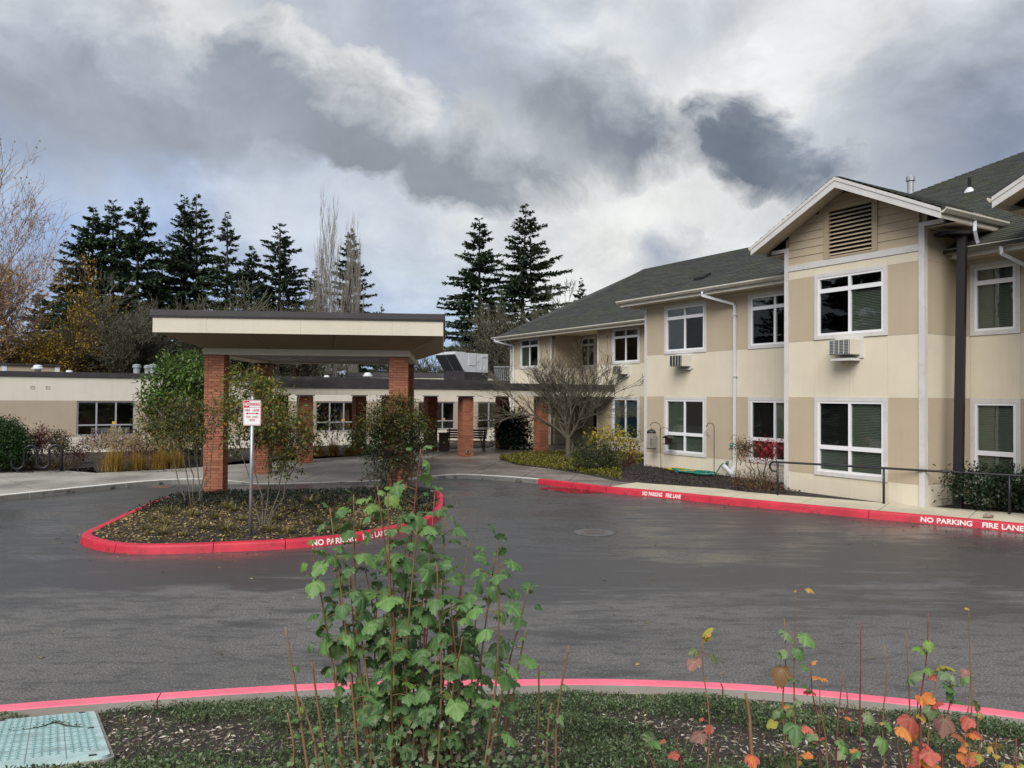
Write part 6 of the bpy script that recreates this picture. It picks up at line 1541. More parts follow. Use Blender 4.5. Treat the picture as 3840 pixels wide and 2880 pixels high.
def in_island(n, sd, smax=.95):
    rg = np.random.default_rng(sd); xs = [p.x for p in isl.p]; ys = [p.y for p in isl.p]; poly = np.array([(p.x, p.y) for p in isl.p[:-1]]); out = []
    X = rg.uniform(min(xs), max(xs), n*3); Yv = rg.uniform(min(ys), max(ys), n*3)
    dirs = poly - np.array([ic.x, ic.y]); ang = np.arctan2(dirs[:, 1], dirs[:, 0]); rr = np.hypot(dirs[:, 0], dirs[:, 1]); o = np.argsort(ang)
    a = np.arctan2(Yv - ic.y, X - ic.x); R = np.interp(a, ang[o], rr[o], period=2*math.pi); s = np.hypot(X - ic.x, Yv - ic.y) / R
    k = s < smax; X, Yv, s = X[k][:n], Yv[k][:n], s[k][:n]; z = np.interp(s, [0, .12, .4, .7, .9, .985], [.25, .25, .24, .20, .15, .10])
    return np.stack([X, Yv, z], 1), rg
P, rg = in_island(11000, 94)
front = P[:, 1] < np.interp(P[:, 0], [-9, -1.5], [17.3, 17.8]); P = P[front | (rg.random(len(P)) < .12)]; n = len(P)
P[:, 2] += rg.uniform(.004, .03, n); A = rvec(rg, n); A[:, 2] *= .25
link('leaf_litter', leaf_mesh('leaf_litter', P, A, rvec(rg, n)*.5 + np.array([0, 0, 1]), rg.uniform(.035, .085, n), rg.uniform(.022, .05, n), M['litter'], rg.random(n)), None, kind='stuff')
P, rg = in_island(16000, 95, .97); back_ = P[:, 1] > np.interp(P[:, 0], [-9, -1.5], [16.4, 16.4]) + rg.normal(0, .4, len(P)); P = P[back_]; n = len(P); P[:, 2] += rg.uniform(0, .10, n)
link('dark_ground_cover', leaf_mesh('dark_ground_cover', P, rvec(rg, n) + np.array([0, 0, .4]), rvec(rg, n) + np.array([0, 0, .8]), rg.uniform(.04, .08, n), rg.uniform(.02, .04, n), M['coverd'], rg.random(n)), None, kind='stuff')

# ---- right-hand bed: lichen tree, shrubs, maple
tb = G(2130, 1722, .16)
pr = dict(rmin=.011, levels=4, kids=[6, 5, 4, 3], ang=[.55, .55, .55, .55], ratio=[.66, .62, .6, .55], up=[.06, .06, .05, .04], wob=.11, seg=5, rr=.62, **{'from': [.25, .2, .2, .2]})
starts = []
for k, (az, tilt, ln) in enumerate([(175, .95, 2.5), (200, .75, 2.4), (130, .6, 2.3), (260, .5, 2.2), (320, .65, 2.3), (350, .9, 2.5), (20, .7, 2.4), (75, .55, 2.2), (90, .15, 2.3), (230, .25, 2.2)]):
    a_ = R_(az); starts.append(((0.03*math.cos(a_), .03*math.sin(a_), 1.15 + .07*(k % 4)), (math.cos(a_)*tilt, math.sin(a_)*tilt, 1), ln, .075))
mb, tips, rg = broadleaf(103, pr, starts)
mb.tube([(.03, 0, -.1), (0, 0, .5), (.02, 0, 1.3), (.02, .02, 1.55)], [.15, .125, .12, .07], 9); mb.tube([(.1, .1, -.05), (.22, .12, .8), (.12, .08, 1.5)], [.08, .07, .05], 7)
zt = max(t[0][2] for t in tips); s = (px_depth(2130, 1235, tb.y).z - .16) / zt
LT = thing('lichen_tree', 'spreading leafless tree crusted with grey lichen before the porch', 'tree', (tb.x, tb.y, .15))
lm = tip_leaves(tips, rg, 1, .04, .06, 'lichen', .3)
xs = np.array([t[0][0] for t in tips]); wsc = (520 * tb.y / FOC) / (np.quantile(xs, .985) - np.quantile(xs, .015)) / s
for n, me in (('trunk', mb.mesh('trunk', M['barkl'])), ('crown', lm)): o = link(n, me, LT); o.scale = (s * wsc, s * wsc, s)
Y = G(2235, 1765, .16).y
shrub('evergreen_shrub', 'rounded grey green evergreen shrub under the lichen tree', (px_depth(2235, 1765, Y).x, Y, .14), [(px3(2235, 1770, Y), px3(2235 + d, 1690, Y)) for d in (-50, 0, 50)], [pxb(2225, 1705, Y, 85, 62), pxb(2290, 1715, Y, 55, 55), pxb(2180, 1735, Y, 45, 40)], 5200, .062, 'darkleaf', 'bark', 111, .02, ratio=.45, shell=.6)
Y = G(2330, 1745, .16).y + 1.2
shrub('yellow_shrub', 'bright yellow leaved shrub against the corner of the building', (px_depth(2330, 1755, Y).x, Y, .14), [(px3(2330 + d*.3, 1755, Y), px3(2330 + d, 1650, Y)) for d in (-80, -30, 20, 60)], [pxb(2290, 1640, Y, 85, 30), pxb(2360, 1680, Y, 50, 50), pxb(2385, 1730, Y, 35, 40), pxb(2230, 1655, Y, 40, 25)], 1500, .13, 'yellowleaf', 'twig', 112, .018, ratio=.4)
shrub('red_dwarf_shrub', 'small dark red plant below the yellow shrub', tuple(G(2352, 1752, .16)), [], [pxb(2352, 1730, G(2352, 1752, .16).y, 22, 15)], 300, .06, 'redleaf', 'twig', 113, .01)
# yellow-green cover round the tree
rg = np.random.default_rng(114); n = 9000; px = rg.uniform(1876, 2330, n); f = (px - 1876) / 454; pl = np.interp(px, [1876, 1937, 2064, 2203, 2330], [1722, 1741, 1756, 1777, 1800]); pu = np.interp(px, [1876, 1975, 2123, 2330], [1716, 1702, 1693, 1700]); py = pu + (pl - pu) * rg.random(n)
P = np.array([tuple(G(a, b_, .17)) for a, b_ in zip(px, py)]); P[:, 2] += rg.uniform(0, .12, n)
link('yellow_ground_cover', leaf_mesh('yellow_ground_cover', P, rvec(rg, n) + np.array([0, 0, .2]), rvec(rg, n) + np.array([0, 0, 1.0]), rg.uniform(.05, .10, n), rg.uniform(.03, .06, n), M['yellowcover'], rg.random(n)), None, kind='stuff')
# japanese maple by the second lower window
mbp = px_depth(2852, 1827, 21.7); mbp.z = .16; Y = 21.7
pr = dict(levels=3, kids=[4, 4, 4], ang=[.5, .6, .6], ratio=[.7, .6, .55], up=[.08, .02, -.02], wob=.10, seg=4, rr=.6, **{'from': [.45, .3, .3]})
shrub('japanese_maple', 'small japanese maple with red and faded feathery leaves by the handrail', (mbp.x, Y, .15), [(px3(2845 + d*.12, 1812, Y), px3(2850 + d, 1700, Y)) for d in (-75, -45, -10, 30)] + [(px3(2775, 1745, Y), px3(2765, 1670, Y)), (px3(2860, 1700, Y), px3(2885, 1665, Y)), (px3(2840, 1720, Y), px3(2800, 1680, Y))],
      [pxb(2800, 1670, Y, 45, 20), pxb(2780, 1690, Y, 25, 22)], 700, .085, 'mapleg', 'bark', 115, .016, ratio=.28, sag=-.3, cluster=8, cat='tree')
shrub('japanese_maple', 'glowing crimson maple spray in front of the second lower window', (mbp.x + .25, Y + .05, .15), [(px3(2865, 1800, Y), px3(2880, 1690, Y))], [pxb(2880, 1668, Y, 56, 16), pxb(2885, 1698, Y, 50, 18), pxb(2835, 1712, Y, 28, 12)], 900, .085, 'mapler', 'bark', 116, .014, ratio=.30, sag=-.3, cluster=8, cat='tree')
shrub('maple_undergrowth', 'feathery olive and red seedlings at the foot of the maple', (mbp.x, Y, .15), [], [pxb(2800, 1798, Y, 55, 26), pxb(2870, 1790, Y, 50, 18), pxb(2900, 1830, Y - .5, 60, 14), pxb(2830, 1835, Y - .6, 60, 12)], 2200, .08, 'mapleg', 'twig', 117, .008, ratio=.26, sag=-.1, cluster=8)
shrub('red_dwarf_shrub', 'scattered dark red maple seedlings in the mulch left of the handrail', (mbp.x - .5, Y - .8, .15), [], [pxb(2770, 1820, Y - .7, 35, 10), pxb(2900, 1838, Y - .6, 55, 12), pxb(2665, 1812, Y - .6, 14, 6)], 500, .07, 'redleaf', 'twig', 118, .008, ratio=.2)
# camellia by the lamp post
Y = G(3700, 1925, .17).y + .55
shrub('camellia', 'dark glossy green bush behind the lamp post', (px_depth(3720, 1925, Y).x, Y, .14), [(px3(3720 + d*.4, 1925, Y), px3(3720 + d, 1800, Y)) for d in (-110, -60, 0, 50, 110, 160)], [pxb(3700, 1830, Y, 130, 70), pxb(3810, 1830, Y, 110, 75), pxb(3600, 1800, Y, 55, 45), pxb(3640, 1770, Y, 45, 35), pxb(3900, 1850, Y, 90, 80), pxb(3575, 1870, Y, 40, 15)], 6500, .085, 'rhodod', 'bark', 119, .02, ratio=.48, shell=.5)

# ---- loose leaves on the road and pavement, bark chips in the mulch
rg = np.random.default_rng(130); Q = []
for k in range(170):
    s_ = rg.uniform(0, isl.len); p = isl.at(s_); t = isl.tan(s_); nn = np.array([t.y, -t.x]); d_ = abs(rg.normal(0, .35)) + .04; Q.append((p.x + nn[0]*d_, p.y + nn[1]*d_, .006))
for k in range(150):
    s_ = rg.uniform(s_r, far.len); p = far.at(s_); t = far.tan(s_); nn = np.array([t.y, -t.x]); d_ = abs(rg.normal(0, .5)) + .04; Q.append((p.x + nn[0]*d_, p.y + nn[1]*d_, .006))
for k in range(120): Q.append((rg.uniform(-9, 9), rg.uniform(7, 17), .006))
for k in range(90): q = G(rg.uniform(0, 420), rg.uniform(1752, 1775), .17); Q.append((q.x, q.y, .166))
Q = np.array(Q); ok = [not (isl_z(a, b_)[1] < 1.02) for a, b_, _ in Q]; P = Q[np.array(ok)]; n = len(P); A = rvec(rg, n); A[:, 2] *= .12
link('fallen_leaves', leaf_mesh('fallen_leaves', P, A, rvec(rg, n)*.25 + np.array([0, 0, 1]), rg.uniform(.03, .075, n), rg.uniform(.02, .045, n), M['litter'], rg.random(n), .2), None, kind='stuff')
n = 9000; u = rg.uniform(-1, 8, n); v = rg.uniform(.02, 3.6, n); P = np.array([tuple(bw(a, b_, .165)) for a, b_ in zip(u, v)]); keep = []
edge = [(G(x, y, .16).x, G(x, y, .16).y) for x, y in [(2203, 1779), (2317, 1805), (2443, 1815), (2680, 1832), (2800, 1846), (2920, 1856), (3120, 1871)]]
ex_ = np.array([e[0] for e in edge]); ey_ = np.array([e[1] for e in edge]); P = P[P[:, 1] > np.interp(P[:, 0], ex_, ey_) + .05]; n = len(P); P[:, 2] += rg.uniform(0, .03, n); A = rvec(rg, n); A[:, 2] *= .4
link('bark_mulch', leaf_mesh('bark_mulch', P, A, rvec(rg, n)*.8 + np.array([0, 0, 1]), rg.uniform(.03, .11, n), rg.uniform(.012, .035, n), M['bark_chip'], rg.random(n), .1), None, kind='stuff')
# shed leaves and chips in the left bed
n = 2600; P = np.array([tuple(G(a, b_, .17)) for a, b_ in zip(rg.uniform(0, 700, n), rg.uniform(1700, 1768, n))]); A = rvec(rg, n); A[:, 2] *= .3
link('bark_mulch', leaf_mesh('bark_mulch', P, A, rvec(rg, n)*.8 + np.array([0, 0, 1]), rg.uniform(.04, .10, n), rg.uniform(.02, .04, n), M['bark_chip'], rg.random(n), .1), None, kind='stuff')

# ================================================================ foreground: planted bank
def hnoise(x, y, s, seed):
    r = np.random.default_rng(seed); out = np.zeros_like(x)
    for k in range(9):
        a = r.uniform(0, 6.283); f = s * r.uniform(.6, 1.8); out += np.sin((x*math.cos(a) + y*math.sin(a)) * f + r.uniform(0, 6.283))
    return out / 9
rg = np.random.default_rng(140)
def bankpts(n, y0=2.6, y1=6.75):
    X = rg.uniform(-4.2, 4.4, n); Yv = rg.uniform(y0, y1, n); vis = np.abs(X) < .72 * Yv + .25; X, Yv = X[vis], Yv[vis]
    kx = np.array([p.x for p in near.p]); ky = np.array([p.y for p in near.p]); t = np.interp(X, kx, ky) - Yv - .17; k = t > .02; X, Yv, t = X[k], Yv[k], t[k]
    z = .065 + .245 * np.minimum(t, 4.2) + .018 * np.sin(X*3.7 + Yv) * np.sin(Yv*4.1) * np.minimum(1, t); return X, Yv, z, t
X, Yv, z, t = bankpts(190000)
dn = hnoise(X, Yv, 2.6, 7) + .5 * hnoise(X, Yv, 7.0, 8) ; k = (dn + rg.normal(0, .10, len(X)) > .05) | (rg.random(len(X)) < .05)
X, Yv, z, dn = X[k], Yv[k], z[k], dn[k]
def off_lid(X, Yv, z):
    l4 = np.stack([X, Yv, z, np.ones(len(X))], 1) @ np.array((Matrix.LocRotScale(UB.location, UB.rotation_euler, None)).inverted()).T
    return ~((l4[:, 0] * sgn > -.02) & (l4[:, 0] * sgn < Lx + .02) & (l4[:, 1] > -.02 + .03*np.sin(l4[:, 0]*9)) & (l4[:, 1] < Ly + .1))
kerbgap = np.interp(X, [q.x for q in near.p], [q.y for q in near.p]) - Yv - .17
keep = off_lid(X, Yv, z) & ((kerbgap > .14) | (rg.random(len(X)) < .25)); X, Yv, z, dn = X[keep], Yv[keep], z[keep], dn[keep]; n = len(X)
hgt = np.clip(.02 + .10 * (dn + .1), .008, .13) * rg.uniform(.2, 1.25, n)
P = np.stack([X, Yv, z + hgt], 1); A = rvec(rg, n) + np.array([0, 0, .5]); sz = rg.uniform(.014, .030, n)
link('ground_cover', leaf_mesh('ground_cover', P, A, rvec(rg, n)*.8 + np.array([0, -.2, .9]), sz, sz * .5, M['cover'], np.clip(rg.normal(.42, .20, n) + .45*hnoise(X, Yv, 4, 9) + 1.6*(hgt - .05), 0, 1), .2), None, kind='stuff')
X, Yv, z, t = bankpts(16000); k = hnoise(X, Yv, 2.6, 7) + .5 * hnoise(X, Yv, 7.0, 8) < .05; k &= off_lid(X, Yv, z); X, Yv, z = X[k], Yv[k], z[k]; n = len(X); A = rvec(rg, n); A[:, 2] *= .3; sz = rg.uniform(.012, .055, n)
link('wood_chips', leaf_mesh('wood_chips', np.stack([X, Yv, z + .006], 1), A, rvec(rg, n)*.6 + np.array([0, 0, 1]), sz, sz*.3, M['chips'], rg.random(n), .1), None, kind='stuff')
# fine upright weeds and bare stalks
n = 2600; X, Yv, z, t = bankpts(n); k = off_lid(X, Yv, z) & (t > .2); X, Yv, z = X[k], Yv[k], z[k]; n = len(X); A = rvec(rg, n)*.5 + np.array([0, 0, 1]); 
link('weeds', leaf_mesh('weeds', np.stack([X, Yv, z], 1), A, rvec(rg, n), rg.uniform(.04, .12, n), rg.uniform(.003, .006, n), M['tuft'], rg.random(n)), None, kind='stuff')

# lobed leaves
def lobed(seed, cup):
    rg = np.random.default_rng(seed); nA = 40; V = [(0, 0, 0)]; F = []; ve = [1.0]
    lob = [(-2.15, .60), (-1.08, .86), (0.0, 1.04), (1.08, .86), (2.15, .60)]
    ang = np.linspace(-2.85, 2.85, nA)
    for ring_, fr in ((1, .34), (2, .68), (3, 1.0)):
        for a in ang:
            r = max(l * max(0, math.cos(min(1.5, abs(a - c) * 1.36))) ** .5 for c, l in lob); r = max(r, .54)
            if ring_ == 3: r *= 1 + .055 * math.sin(a * 19 + seed) + .02*rg.normal()
            q = r * fr; pl = min(abs(a - c) for c, l in lob)
            zz = -cup * q * q * (.8 + .3 * math.cos(a)) - .17 * fr * math.exp(-(pl / .16) ** 2) + .05 * math.sin(2.1 * a + seed) * fr + .06 * rg.normal() * (fr == 1) + .03 * rg.normal() * (ring_ == 2)
            V.append((q * math.cos(a), q * math.sin(a), zz)); ve.append(math.exp(-(pl / .085) ** 2) * (1.1 - fr*.6))
    for j in range(nA - 1): F.append((0, 1 + j, 2 + j))
    for g in range(2):
        for j in range(nA - 1): a = 1 + g*nA + j; F.append((a, a + nA, a + nA + 1, a + 1))
    V = [(x + .0, y, z_) for x, y, z_ in V]
    me = bpy.data.meshes.new('leaf'); me.from_pydata(V, [], F); me.polygons.foreach_set('use_smooth', [True]*len(F)); me.attributes.new('vein', 'FLOAT', 'POINT').data.foreach_set('value', ve)
    return me
def leafset(mat, seeds):
    out = []
    for s_, c in seeds:
        me = lobed(s_, c); me.materials.append(mat); out.append(me)
    return out
U_ = (.20, .28, .15)
M['lf_green'] = leafmat('currant_leaf', [(0, (.048, .125, .030)), (.5, (.078, .180, .042)), (1, (.135, .26, .065))], .25, .5, True, U_, True)
M['lf_dark'] = leafmat('dark_currant_leaf', [(0, (.020, .062, .020)), (.5, (.034, .092, .030)), (1, (.060, .13, .042))], .22, .5, True, U_, True)
M['lf_lime'] = leafmat('lime_currant_leaf', [(0, (.13, .24, .035)), (1, (.22, .34, .06))], .35, .5, True, U_, True)
M['lf_red'] = leafmat('red_leaf', [(0, (.46, .055, .055)), (1, (.62, .14, .11))], .35, .5, True, (.5, .25, .22), True)
M['lf_orange'] = leafmat('orange_leaf', [(0, (.66, .15, .03)), (1, (.74, .28, .06))], .35, .5, True, (.55, .3, .15), True)
M['lf_pink'] = leafmat('dusky_pink_leaf', [(0, (.22, .085, .075)), (1, (.34, .15, .13))], .3, .5, True, (.4, .25, .22), True)
M['lf_yg'] = leafmat('yellow_green_leaf', [(0, (.28, .30, .035)), (1, (.46, .38, .05))], .35, .5, True, U_, True)
M['lf_mix'] = leafmat('half_turned_leaf', [(0, (.10, .15, .04)), (.5, (.24, .12, .05)), (1, (.38, .10, .05))], .3, .5, True, U_, True)
M['lf_yellow'] = leafmat('ochre_leaf', [(0, (.42, .26, .04)), (1, (.52, .34, .06))], .35, .5, True, (.5, .4, .2), True)
M['lf_pale'] = leafmat('pale_grey_green_leaf', [(0, (.15, .22, .10)), (1, (.24, .31, .15))], .3, .5, True, U_, True)
LS = {k: leafset(M['lf_' + k], [(1, .3), (2, .55), (3, .9), (4, .12), (5, .7)]) for k in ('green', 'dark', 'lime', 'red', 'orange', 'pink', 'yg', 'mix', 'yellow', 'pale')}
def put_leaf(parent, origin, p, dirv, size, kind, rn, tilt=.5, width=1.0):
    """leaf at p (world), blade pointing along dirv; parent's origin is subtracted"""
    d = Vector(dirv).normalized(); up = Vector((rn.gauss(0, .25), rn.gauss(0, .25) - .25, 1)); x = (d + Vector((0, 0, -tilt))).normalized(); y = up.cross(x).normalized(); z = x.cross(y)
    o = link('leaf', rn.choice(LS[kind]), parent); o.matrix_basis = Matrix.Translation(Vector(p) - origin) @ Matrix((x, y, z)).transposed().to_4x4() @ Matrix.Diagonal((size, size * width, size, 1))
    return o
def stem(parent, root, pts, r0, r1, mat):
    mb = MB(); P = catmull([Vector(p) - root for p in pts], .06); n = len(P)
    mb.tube(P, [r0 + (r1 - r0) * i / (n-1) for i in range(n)], 7); return mb.build('stem', M[mat], parent, smooth=True), [p + root for p in P]

rn = random.Random(17)
YC = 3.45
root0 = px_depth(1600, 2990, YC); root0.z = bank_z(root0.x, YC) - .03
CU = thing('flowering_currant', 'large leafy green currant shrub on tall ochre and red stems in the foreground', 'shrub', root0)
o5, s5 = (1000, 1650), 1.349
tips_ = [(780, 45, 640), (560, 235, 690), (440, 275, 560), (612, 270, 700), (320, 345, 480), (232, 545, 420), (900, 345, 830), (852, 262, 800), (1168, 478, 1060), (1026, 512, 900), (1152, 600, 1000), (1325, 748, 1080), (762, 440, 760), (705, 520, 730), (985, 700, 930), (420, 640, 560), (500, 660, 640), (860, 620, 850), (640, 640, 690), (930, 820, 960), (560, 760, 640), (340, 640, 480), (1060, 860, 1010), (790, 760, 800), (700, 830, 740), (820, 880, 830), (640, 960, 680), (900, 980, 900), (740, 1020, 760), (990, 1000, 980), (600, 880, 640), (860, 1100, 850), (700, 1120, 720)]
def zp(x, y, Y): return px_depth(o5[0] + x / s5, o5[1] + y / s5, Y)
nleaf = 0; cand = []
for i, (tx, ty, bx) in enumerate(tips_):
    Y = YC + rn.uniform(-.32, .35); tip = zp(tx, ty, Y + rn.uniform(-.1, .1)); bs = zp(bx, 1720, YC + rn.uniform(-.2, .2)); bs.z = bank_z(bs.x, bs.y) - .02
    mid = bs.lerp(tip, .5) + Vector((rn.uniform(-.05, .05), rn.uniform(-.04, .04), 0))
    so, path = stem(CU, root0, [bs, mid, tip], .0065, .0030, 'stemr' if i % 7 == 0 else 'stem')
    Ln = (tip - bs).length; s_ = 0.0; k = 0; ang = rn.uniform(0, 6.28); top_lime = i in (1, 2, 3, 5)
    while s_ < Ln * .68:
        f = 1 - s_ / Ln; idx = min(len(path)-1, int(f * (len(path)-1))); p = path[idx]; ang += 2.4 + rn.gauss(0, .3); el = rn.uniform(0.0, .55)
        if k < 2: el += .5
        dv = Vector((math.cos(ang), math.sin(ang) * .8, el)); pl = (.022 + .05 * min(1, s_ / .12)) * rn.uniform(.8, 1.35); q = p + dv.normalized() * pl
        sz = (.027 + .020 * min(1.0, s_ / .20)) * rn.uniform(.55, 1.5)
        if s_ > Ln * .45: sz *= .85
        kind = 'lime' if (top_lime and s_ < .10) else ('dark' if rn.random() < (.03 + .55 * s_ / Ln) else ('lime' if rn.random() < .05 else 'green'))
        cand.append((so, Vector(p), q, dv, sz, kind, rn.uniform(.05, .95) if k > 1 else rn.uniform(-.5, .2), rn.uniform(.8, 1.15)))
        s_ += rn.uniform(.017, .054) * (1 + s_ * .6); k += 1
# the leaves that show largest are single parts, the rest one joined part
cand.sort(key=lambda c: -(c[4] / c[2].y)); massV, massF, massI, massE, base_i = [], [], [], [], 0
kinds_ = ['green', 'dark', 'lime']
for j, (so, p, q, dv, sz, kind, tilt, wd_) in enumerate(cand):
    lo = put_leaf(so, root0, q, dv, sz, kind, rn, tilt, wd_)
    if j < 300:
        nleaf += 1; mbp_ = MB(); mbp_.tube([p - q, (p - q) * .5 + Vector((0, 0, .006)), (0, 0, 0)], .0016, 5, cap=False); po = mbp_.build('petiole', M['stem'], so); po.location = q - root0
    else:
        me = lo.data; mw = lo.matrix_basis.copy(); massV += [tuple(mw @ v.co) for v in me.vertices]; massF += [tuple(base_i + k for k in f.vertices) for f in me.polygons]; massI += [kinds_.index(kind)] * len(me.polygons)
        massE += [d_.value for d_ in me.attributes['vein'].data]; base_i += len(me.vertices); bpy.data.objects.remove(lo)
if massV:
    me = bpy.data.meshes.new('leaf_mass'); me.from_pydata(massV, [], massF); [me.materials.append(M['lf_' + k]) for k in kinds_]; me.polygons.foreach_set('material_index', massI); me.polygons.foreach_set('use_smooth', [True] * len(massF))
    me.attributes.new('vein', 'FLOAT', 'POINT').data.foreach_set('value', massE); link('leaf_mass', me, CU, kind='stuff')
# dead and stripped canes round the foot, small shoots
for i, (tx, ty, bx) in enumerate([(95, 945, 240), (228, 1122, 330), (1530, 1040, 1465), (1376, 1135, 1355), (1310, 960, 1180), (480, 1000, 520), (350, 1150, 420), (1080, 1100, 1060), (1240, 1150, 1200), (900, 1150, 900), (650, 1200, 660), (780, 1250, 780), (560, 1300, 520), (1000, 1250, 980), (170, 1300, 260), (1440, 1330, 1440), (105, 1380, 120)]):
    Y = YC + rn.uniform(-.1, .55); tip = zp(tx, ty, Y); bs = zp(bx, 1720, Y); bs.z = bank_z(bs.x, bs.y) - .02
    so, path = stem(CU, root0, [bs, bs.lerp(tip, .5) + Vector((rn.uniform(-.03, .03), 0, 0)), tip], .0075, .004, 'stem')
    for k in range(rn.randint(2, 5)):
        f = rn.uniform(.35, 1); p = path[int(f * (len(path)-1))]; a = rn.uniform(0, 6.28); dv = Vector((math.cos(a), math.sin(a), .3))
        if True: put_leaf(so, root0, p + dv * .015, dv, rn.uniform(.012, .03), rn.choice(['green', 'pale', 'green', 'lime']), rn, .3); nleaf += 1
# low basal leaves: one joined part
n = 5200; rgx = np.random.default_rng(150); X = rgx.normal(root0.x + .05, .33, n); Yv = rgx.normal(YC, .28, n); zb = np.array([bank_z(a, b_) for a, b_ in zip(X[:400], Yv[:400])]).mean(); zg = .065 + .245 * np.clip(np.interp(X, [p.x for p in near.p], [p.y for p in near.p]) - Yv - .17, 0, 4.2)
hh = np.abs(rgx.normal(0, .22, n)) * np.exp(-((X - root0.x) / .55) ** 2); P = np.stack([X, Yv, zg + hh], 1) - np.array(root0); sz = rgx.uniform(.012, .035, n)
link('basal_leaves', leaf_mesh('basal_leaves', P, rvec(rgx, n) + np.array([0, 0, .3]), rvec(rgx, n)*.7 + np.array([0, -.3, .9]), sz, sz*.8, M['cover'], np.clip(rgx.normal(.62, .22, n), 0, 1), .2), CU, kind='stuff')

# turning shrubs on the right
o6, s6 = (2300, 2100), 1.436
def zq(x, y, Y): return px_depth(o6[0] + x / s6, o6[1] + y / s6, Y)
groups = {
 'left': ('single slim shoot with yellow and dusky pink leaves, left of the red leaved group', [(480, 425, 497, 0), (205, 985, 202, 1), (712, 720, 795, 1), (350, 950, 352, 1), (560, 990, 520, 1)],
   [(482, 390, 'yg', 1.0), (508, 400, 'orange', .4), (430, 480, 'mix', .8), (550, 530, 'mix', .9), (420, 565, 'pink', 1.2), (200, 935, 'pale', 1.2), (225, 970, 'green', .9), (270, 975, 'mix', .6), (440, 935, 'pink', 1.2), (512, 900, 'red', .8), (470, 850, 'red', .4), (468, 805, 'pale', .5), (485, 985, 'green', .4), (455, 945, 'red', .6)]),
 'middle': ('currant shoots with green tops and orange lower leaves in the right foreground', [(980, 165, 1005, 0), (920, 310, 940, 0), (1330, 335, 1338, 1), (1460, 455, 1475, 1), (1065, 560, 1110, 0), (1240, 590, 1200, 1), (1120, 640, 1160, 1), (1250, 660, 1260, 1)],
   [(977, 160, 'yellow', .25), (1060, 150, 'yellow', .55), (940, 375, 'pale', 1.2), (1065, 418, 'green', 1.3), (930, 475, 'pale', .9), (1012, 492, 'green', .9), (905, 500, 'green', .7), (890, 600, 'mix', 1.4), (1100, 622, 'orange', 1.2), (1030, 580, 'green', .7), (970, 630, 'green', .9), (1065, 700, 'red', .9), (1030, 680, 'green', .8), (1070, 545, 'orange', .5), (840, 870, 'yg', .9), (900, 830, 'green', .9), (870, 825, 'pale', .6), (985, 895, 'green', 1.4), (1050, 900, 'red', .9), (960, 965, 'red', 1.0), (1060, 950, 'pale', .9), (920, 1055, 'mix', 1.4), (1052, 1042, 'orange', .8), (1085, 970, 'pink', .7), (1400, 850, 'pale', 1.1), (1480, 862, 'green', .8), (1440, 870, 'yellow', .5), (1360, 962, 'pale', 1.0), (1462, 985, 'green', 1.1), (1260, 835, 'orange', .5), (945, 790, 'green', .8), (1020, 1090, 'yellow', .5), (995, 760, 'pale', .6)]),
 'right': ('red and orange leaved currant clump at the right edge of the bank', [(1575, 385, 1610, 0), (1695, 285, 1680, 0), (1912, 258, 1880, 0), (1810, 620, 1790, 0), (2065, 960, 2080, 1), (1925, 560, 1900, 1), (1740, 620, 1700, 0), (1960, 760, 1950, 1), (2170, 960, 2180, 1), (1540, 900, 1545, 1), (1640, 700, 1660, 0)],
   [(1590, 600, 'pale', 1.5), (1660, 462, 'lime', .9), (1702, 462, 'lime', .8), (1772, 545, 'yg', 1.3), (1780, 598, 'pale', .9), (1712, 622, 'red', .6), (1700, 590, 'lime', .6), (1850, 705, 'green', 1.5), (1800, 690, 'green', 1.0), (1865, 750, 'green', 1.0), (1690, 730, 'orange', 1.3), (1740, 762, 'red', 1.0), (1605, 865, 'red', 1.5), (1570, 900, 'orange', 1.1), (1770, 880, 'pink', 1.6), (1800, 920, 'red', 1.0), (1595, 950, 'orange', 1.0), (1880, 945, 'mix', 1.2), (1925, 930, 'orange', .9), (1875, 625, 'green', .7), (1845, 632, 'pale', .6), (1700, 1060, 'red', 1.4), (1735, 1085, 'orange', 1.5), (1640, 1090, 'red', 1.2), (1895, 1070, 'orange', 1.2), (2055, 982, 'yellow', .9), (2020, 1010, 'yellow', .5), (2110, 1095, 'yellow', .8), (2060, 1060, 'yellow', .5), (1965, 770, 'pale', .8), (1890, 600, 'pink', .6), (1720, 815, 'pale', 1.0), (1660, 820, 'yellow', .8), (1985, 840, 'yellow', .5), (1940, 1085, 'red', .6), (1905, 255, 'yellow', .3), (1960, 950, 'yellow', .6), (1635, 1005, 'orange', .5), (1760, 950, 'pale', .6), (1830, 660, 'green', .8)])}
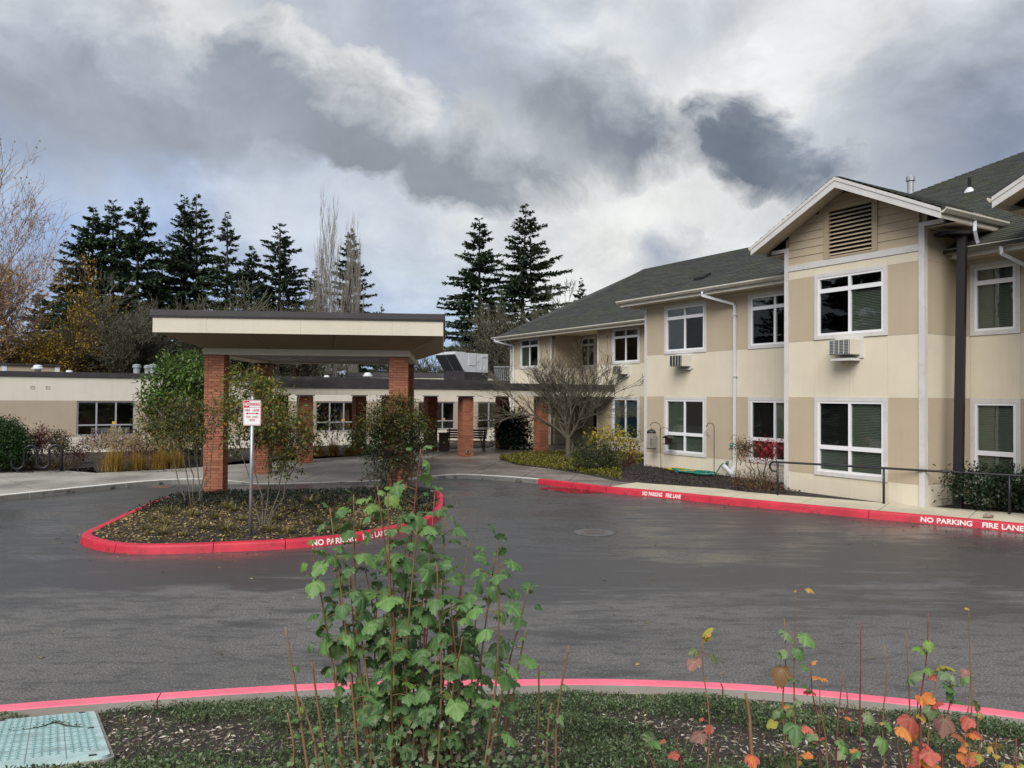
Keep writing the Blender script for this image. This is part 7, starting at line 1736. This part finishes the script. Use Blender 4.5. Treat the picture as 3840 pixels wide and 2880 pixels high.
for gi, (key, (lab, stems_, lv)) in enumerate(groups.items()):
    Y = 3.45; b0 = zq(sum(s_[2] for s_ in stems_) / len(stems_), 1180, Y); b0.z = bank_z(b0.x, b0.y) - .02
    T_ = thing('turning_currant', lab, 'shrub', b0, 0, 'turning currant shoots in the right foreground'); made = []
    for tx, ty, bx, dead in stems_:
        yy = Y + rn.uniform(-.15, .25); tip = zq(tx, ty, yy); bs = zq(bx, 1200, yy); bs.z = bank_z(bs.x, bs.y) - .02
        so, path = stem(T_, b0, [bs, bs.lerp(tip, .5) + Vector((rn.uniform(-.03, .03), rn.uniform(-.03, .03), 0)), bs.lerp(tip, .8) + Vector((rn.uniform(-.015, .015), 0, 0)), tip], .0055 if tx != 712 else .012, .0018 if tx != 712 else .006, 'stem' if (rn.random() < .5 or tx == 712) else 'stemr'); made.append((so, path, yy))
    for lx_, ly_, kd, sz in lv:
        so, path, yy = min(made, key=lambda m_: min((p - zq(lx_, ly_, m_[2])).length for p in m_[1])); c = zq(lx_, ly_, yy + rn.uniform(-.05, .02)); a = min(path, key=lambda p: (p - c).length)
        dv = (c - a); dv = dv if dv.length > .01 else Vector((rn.uniform(-1, 1), -.5, .3)); S_ = .042 * sz; q = c - dv.normalized() * S_ * .5
        put_leaf(so, b0, q, dv.normalized() + Vector((0, -.35, 0)), S_, kd, rn, rn.uniform(-.1, .5), rn.uniform(.8, 1.1))
        if (a - q).length > .012:
            m_ = MB(); m_.tube([a - q, (0, 0, 0)], .0014, 5, cap=False); po = m_.build('petiole', M['stemr'], so); po.location = q - b0
    # further leaves low down on the same shoots
    for _ in range({'left': 5, 'middle': 16, 'right': 34}[key]):
        so, path, yy = rn.choice(made); a = path[int(len(path) * rn.uniform(.12, .55))]; w_ = rn.uniform(0, 6.28); dv = Vector((math.cos(w_), math.sin(w_) * .7 - .3, .25)); S_ = rn.uniform(.018, .045)
        put_leaf(so, b0, a + dv * .02, dv, S_, rn.choice(['orange', 'red', 'red', 'mix', 'yellow', 'pale', 'yg'] if key == 'right' else ['green', 'pale', 'mix', 'red', 'orange', 'green']), rn, rn.uniform(0, .7), rn.uniform(.8, 1.1))
# single fallen maple leaf on the bank by the kerb
q = bank_hit(2470, 2615); o = link('fallen_maple_leaf', LS['yellow'][0].copy(), None, q + Vector((0, 0, .03)), 2.0, label='tan maple leaf lying on the bank beside the kerb', category='leaf'); o.data.materials.clear(); o.data.materials.append(M['lf_pink']); o.scale = (.06, .06, .06)

# creeping twig across the lid
rgx = np.random.default_rng(160); cp_ = catmull([bank_hit(x, y) + Vector((0, 0, .05)) for x, y in [(-60, 2790), (60, 2768), (150, 2752), (205, 2735), (250, 2748), (300, 2752)]] , .02)
P = np.array([tuple(q) for q in cp_]); P = np.repeat(P, 9, axis=0); n = len(P); P = P + rgx.normal(0, .014, (n, 3)); sz = rgx.uniform(.008, .018, n)
CV = thing('creeping_twig', 'dark creeping twig lying across the teal utility lid', 'twig', cp_[0])
MB().tube([q - cp_[0] for q in cp_], .004, 5).build('runner', M['bark'], CV)
link('foliage', leaf_mesh('foliage', P - np.array(cp_[0]), rvec(rgx, n), rvec(rgx, n) + np.array([0, 0, .6]), sz, sz * .55, M['cover'], rgx.random(n) * .45), CV)
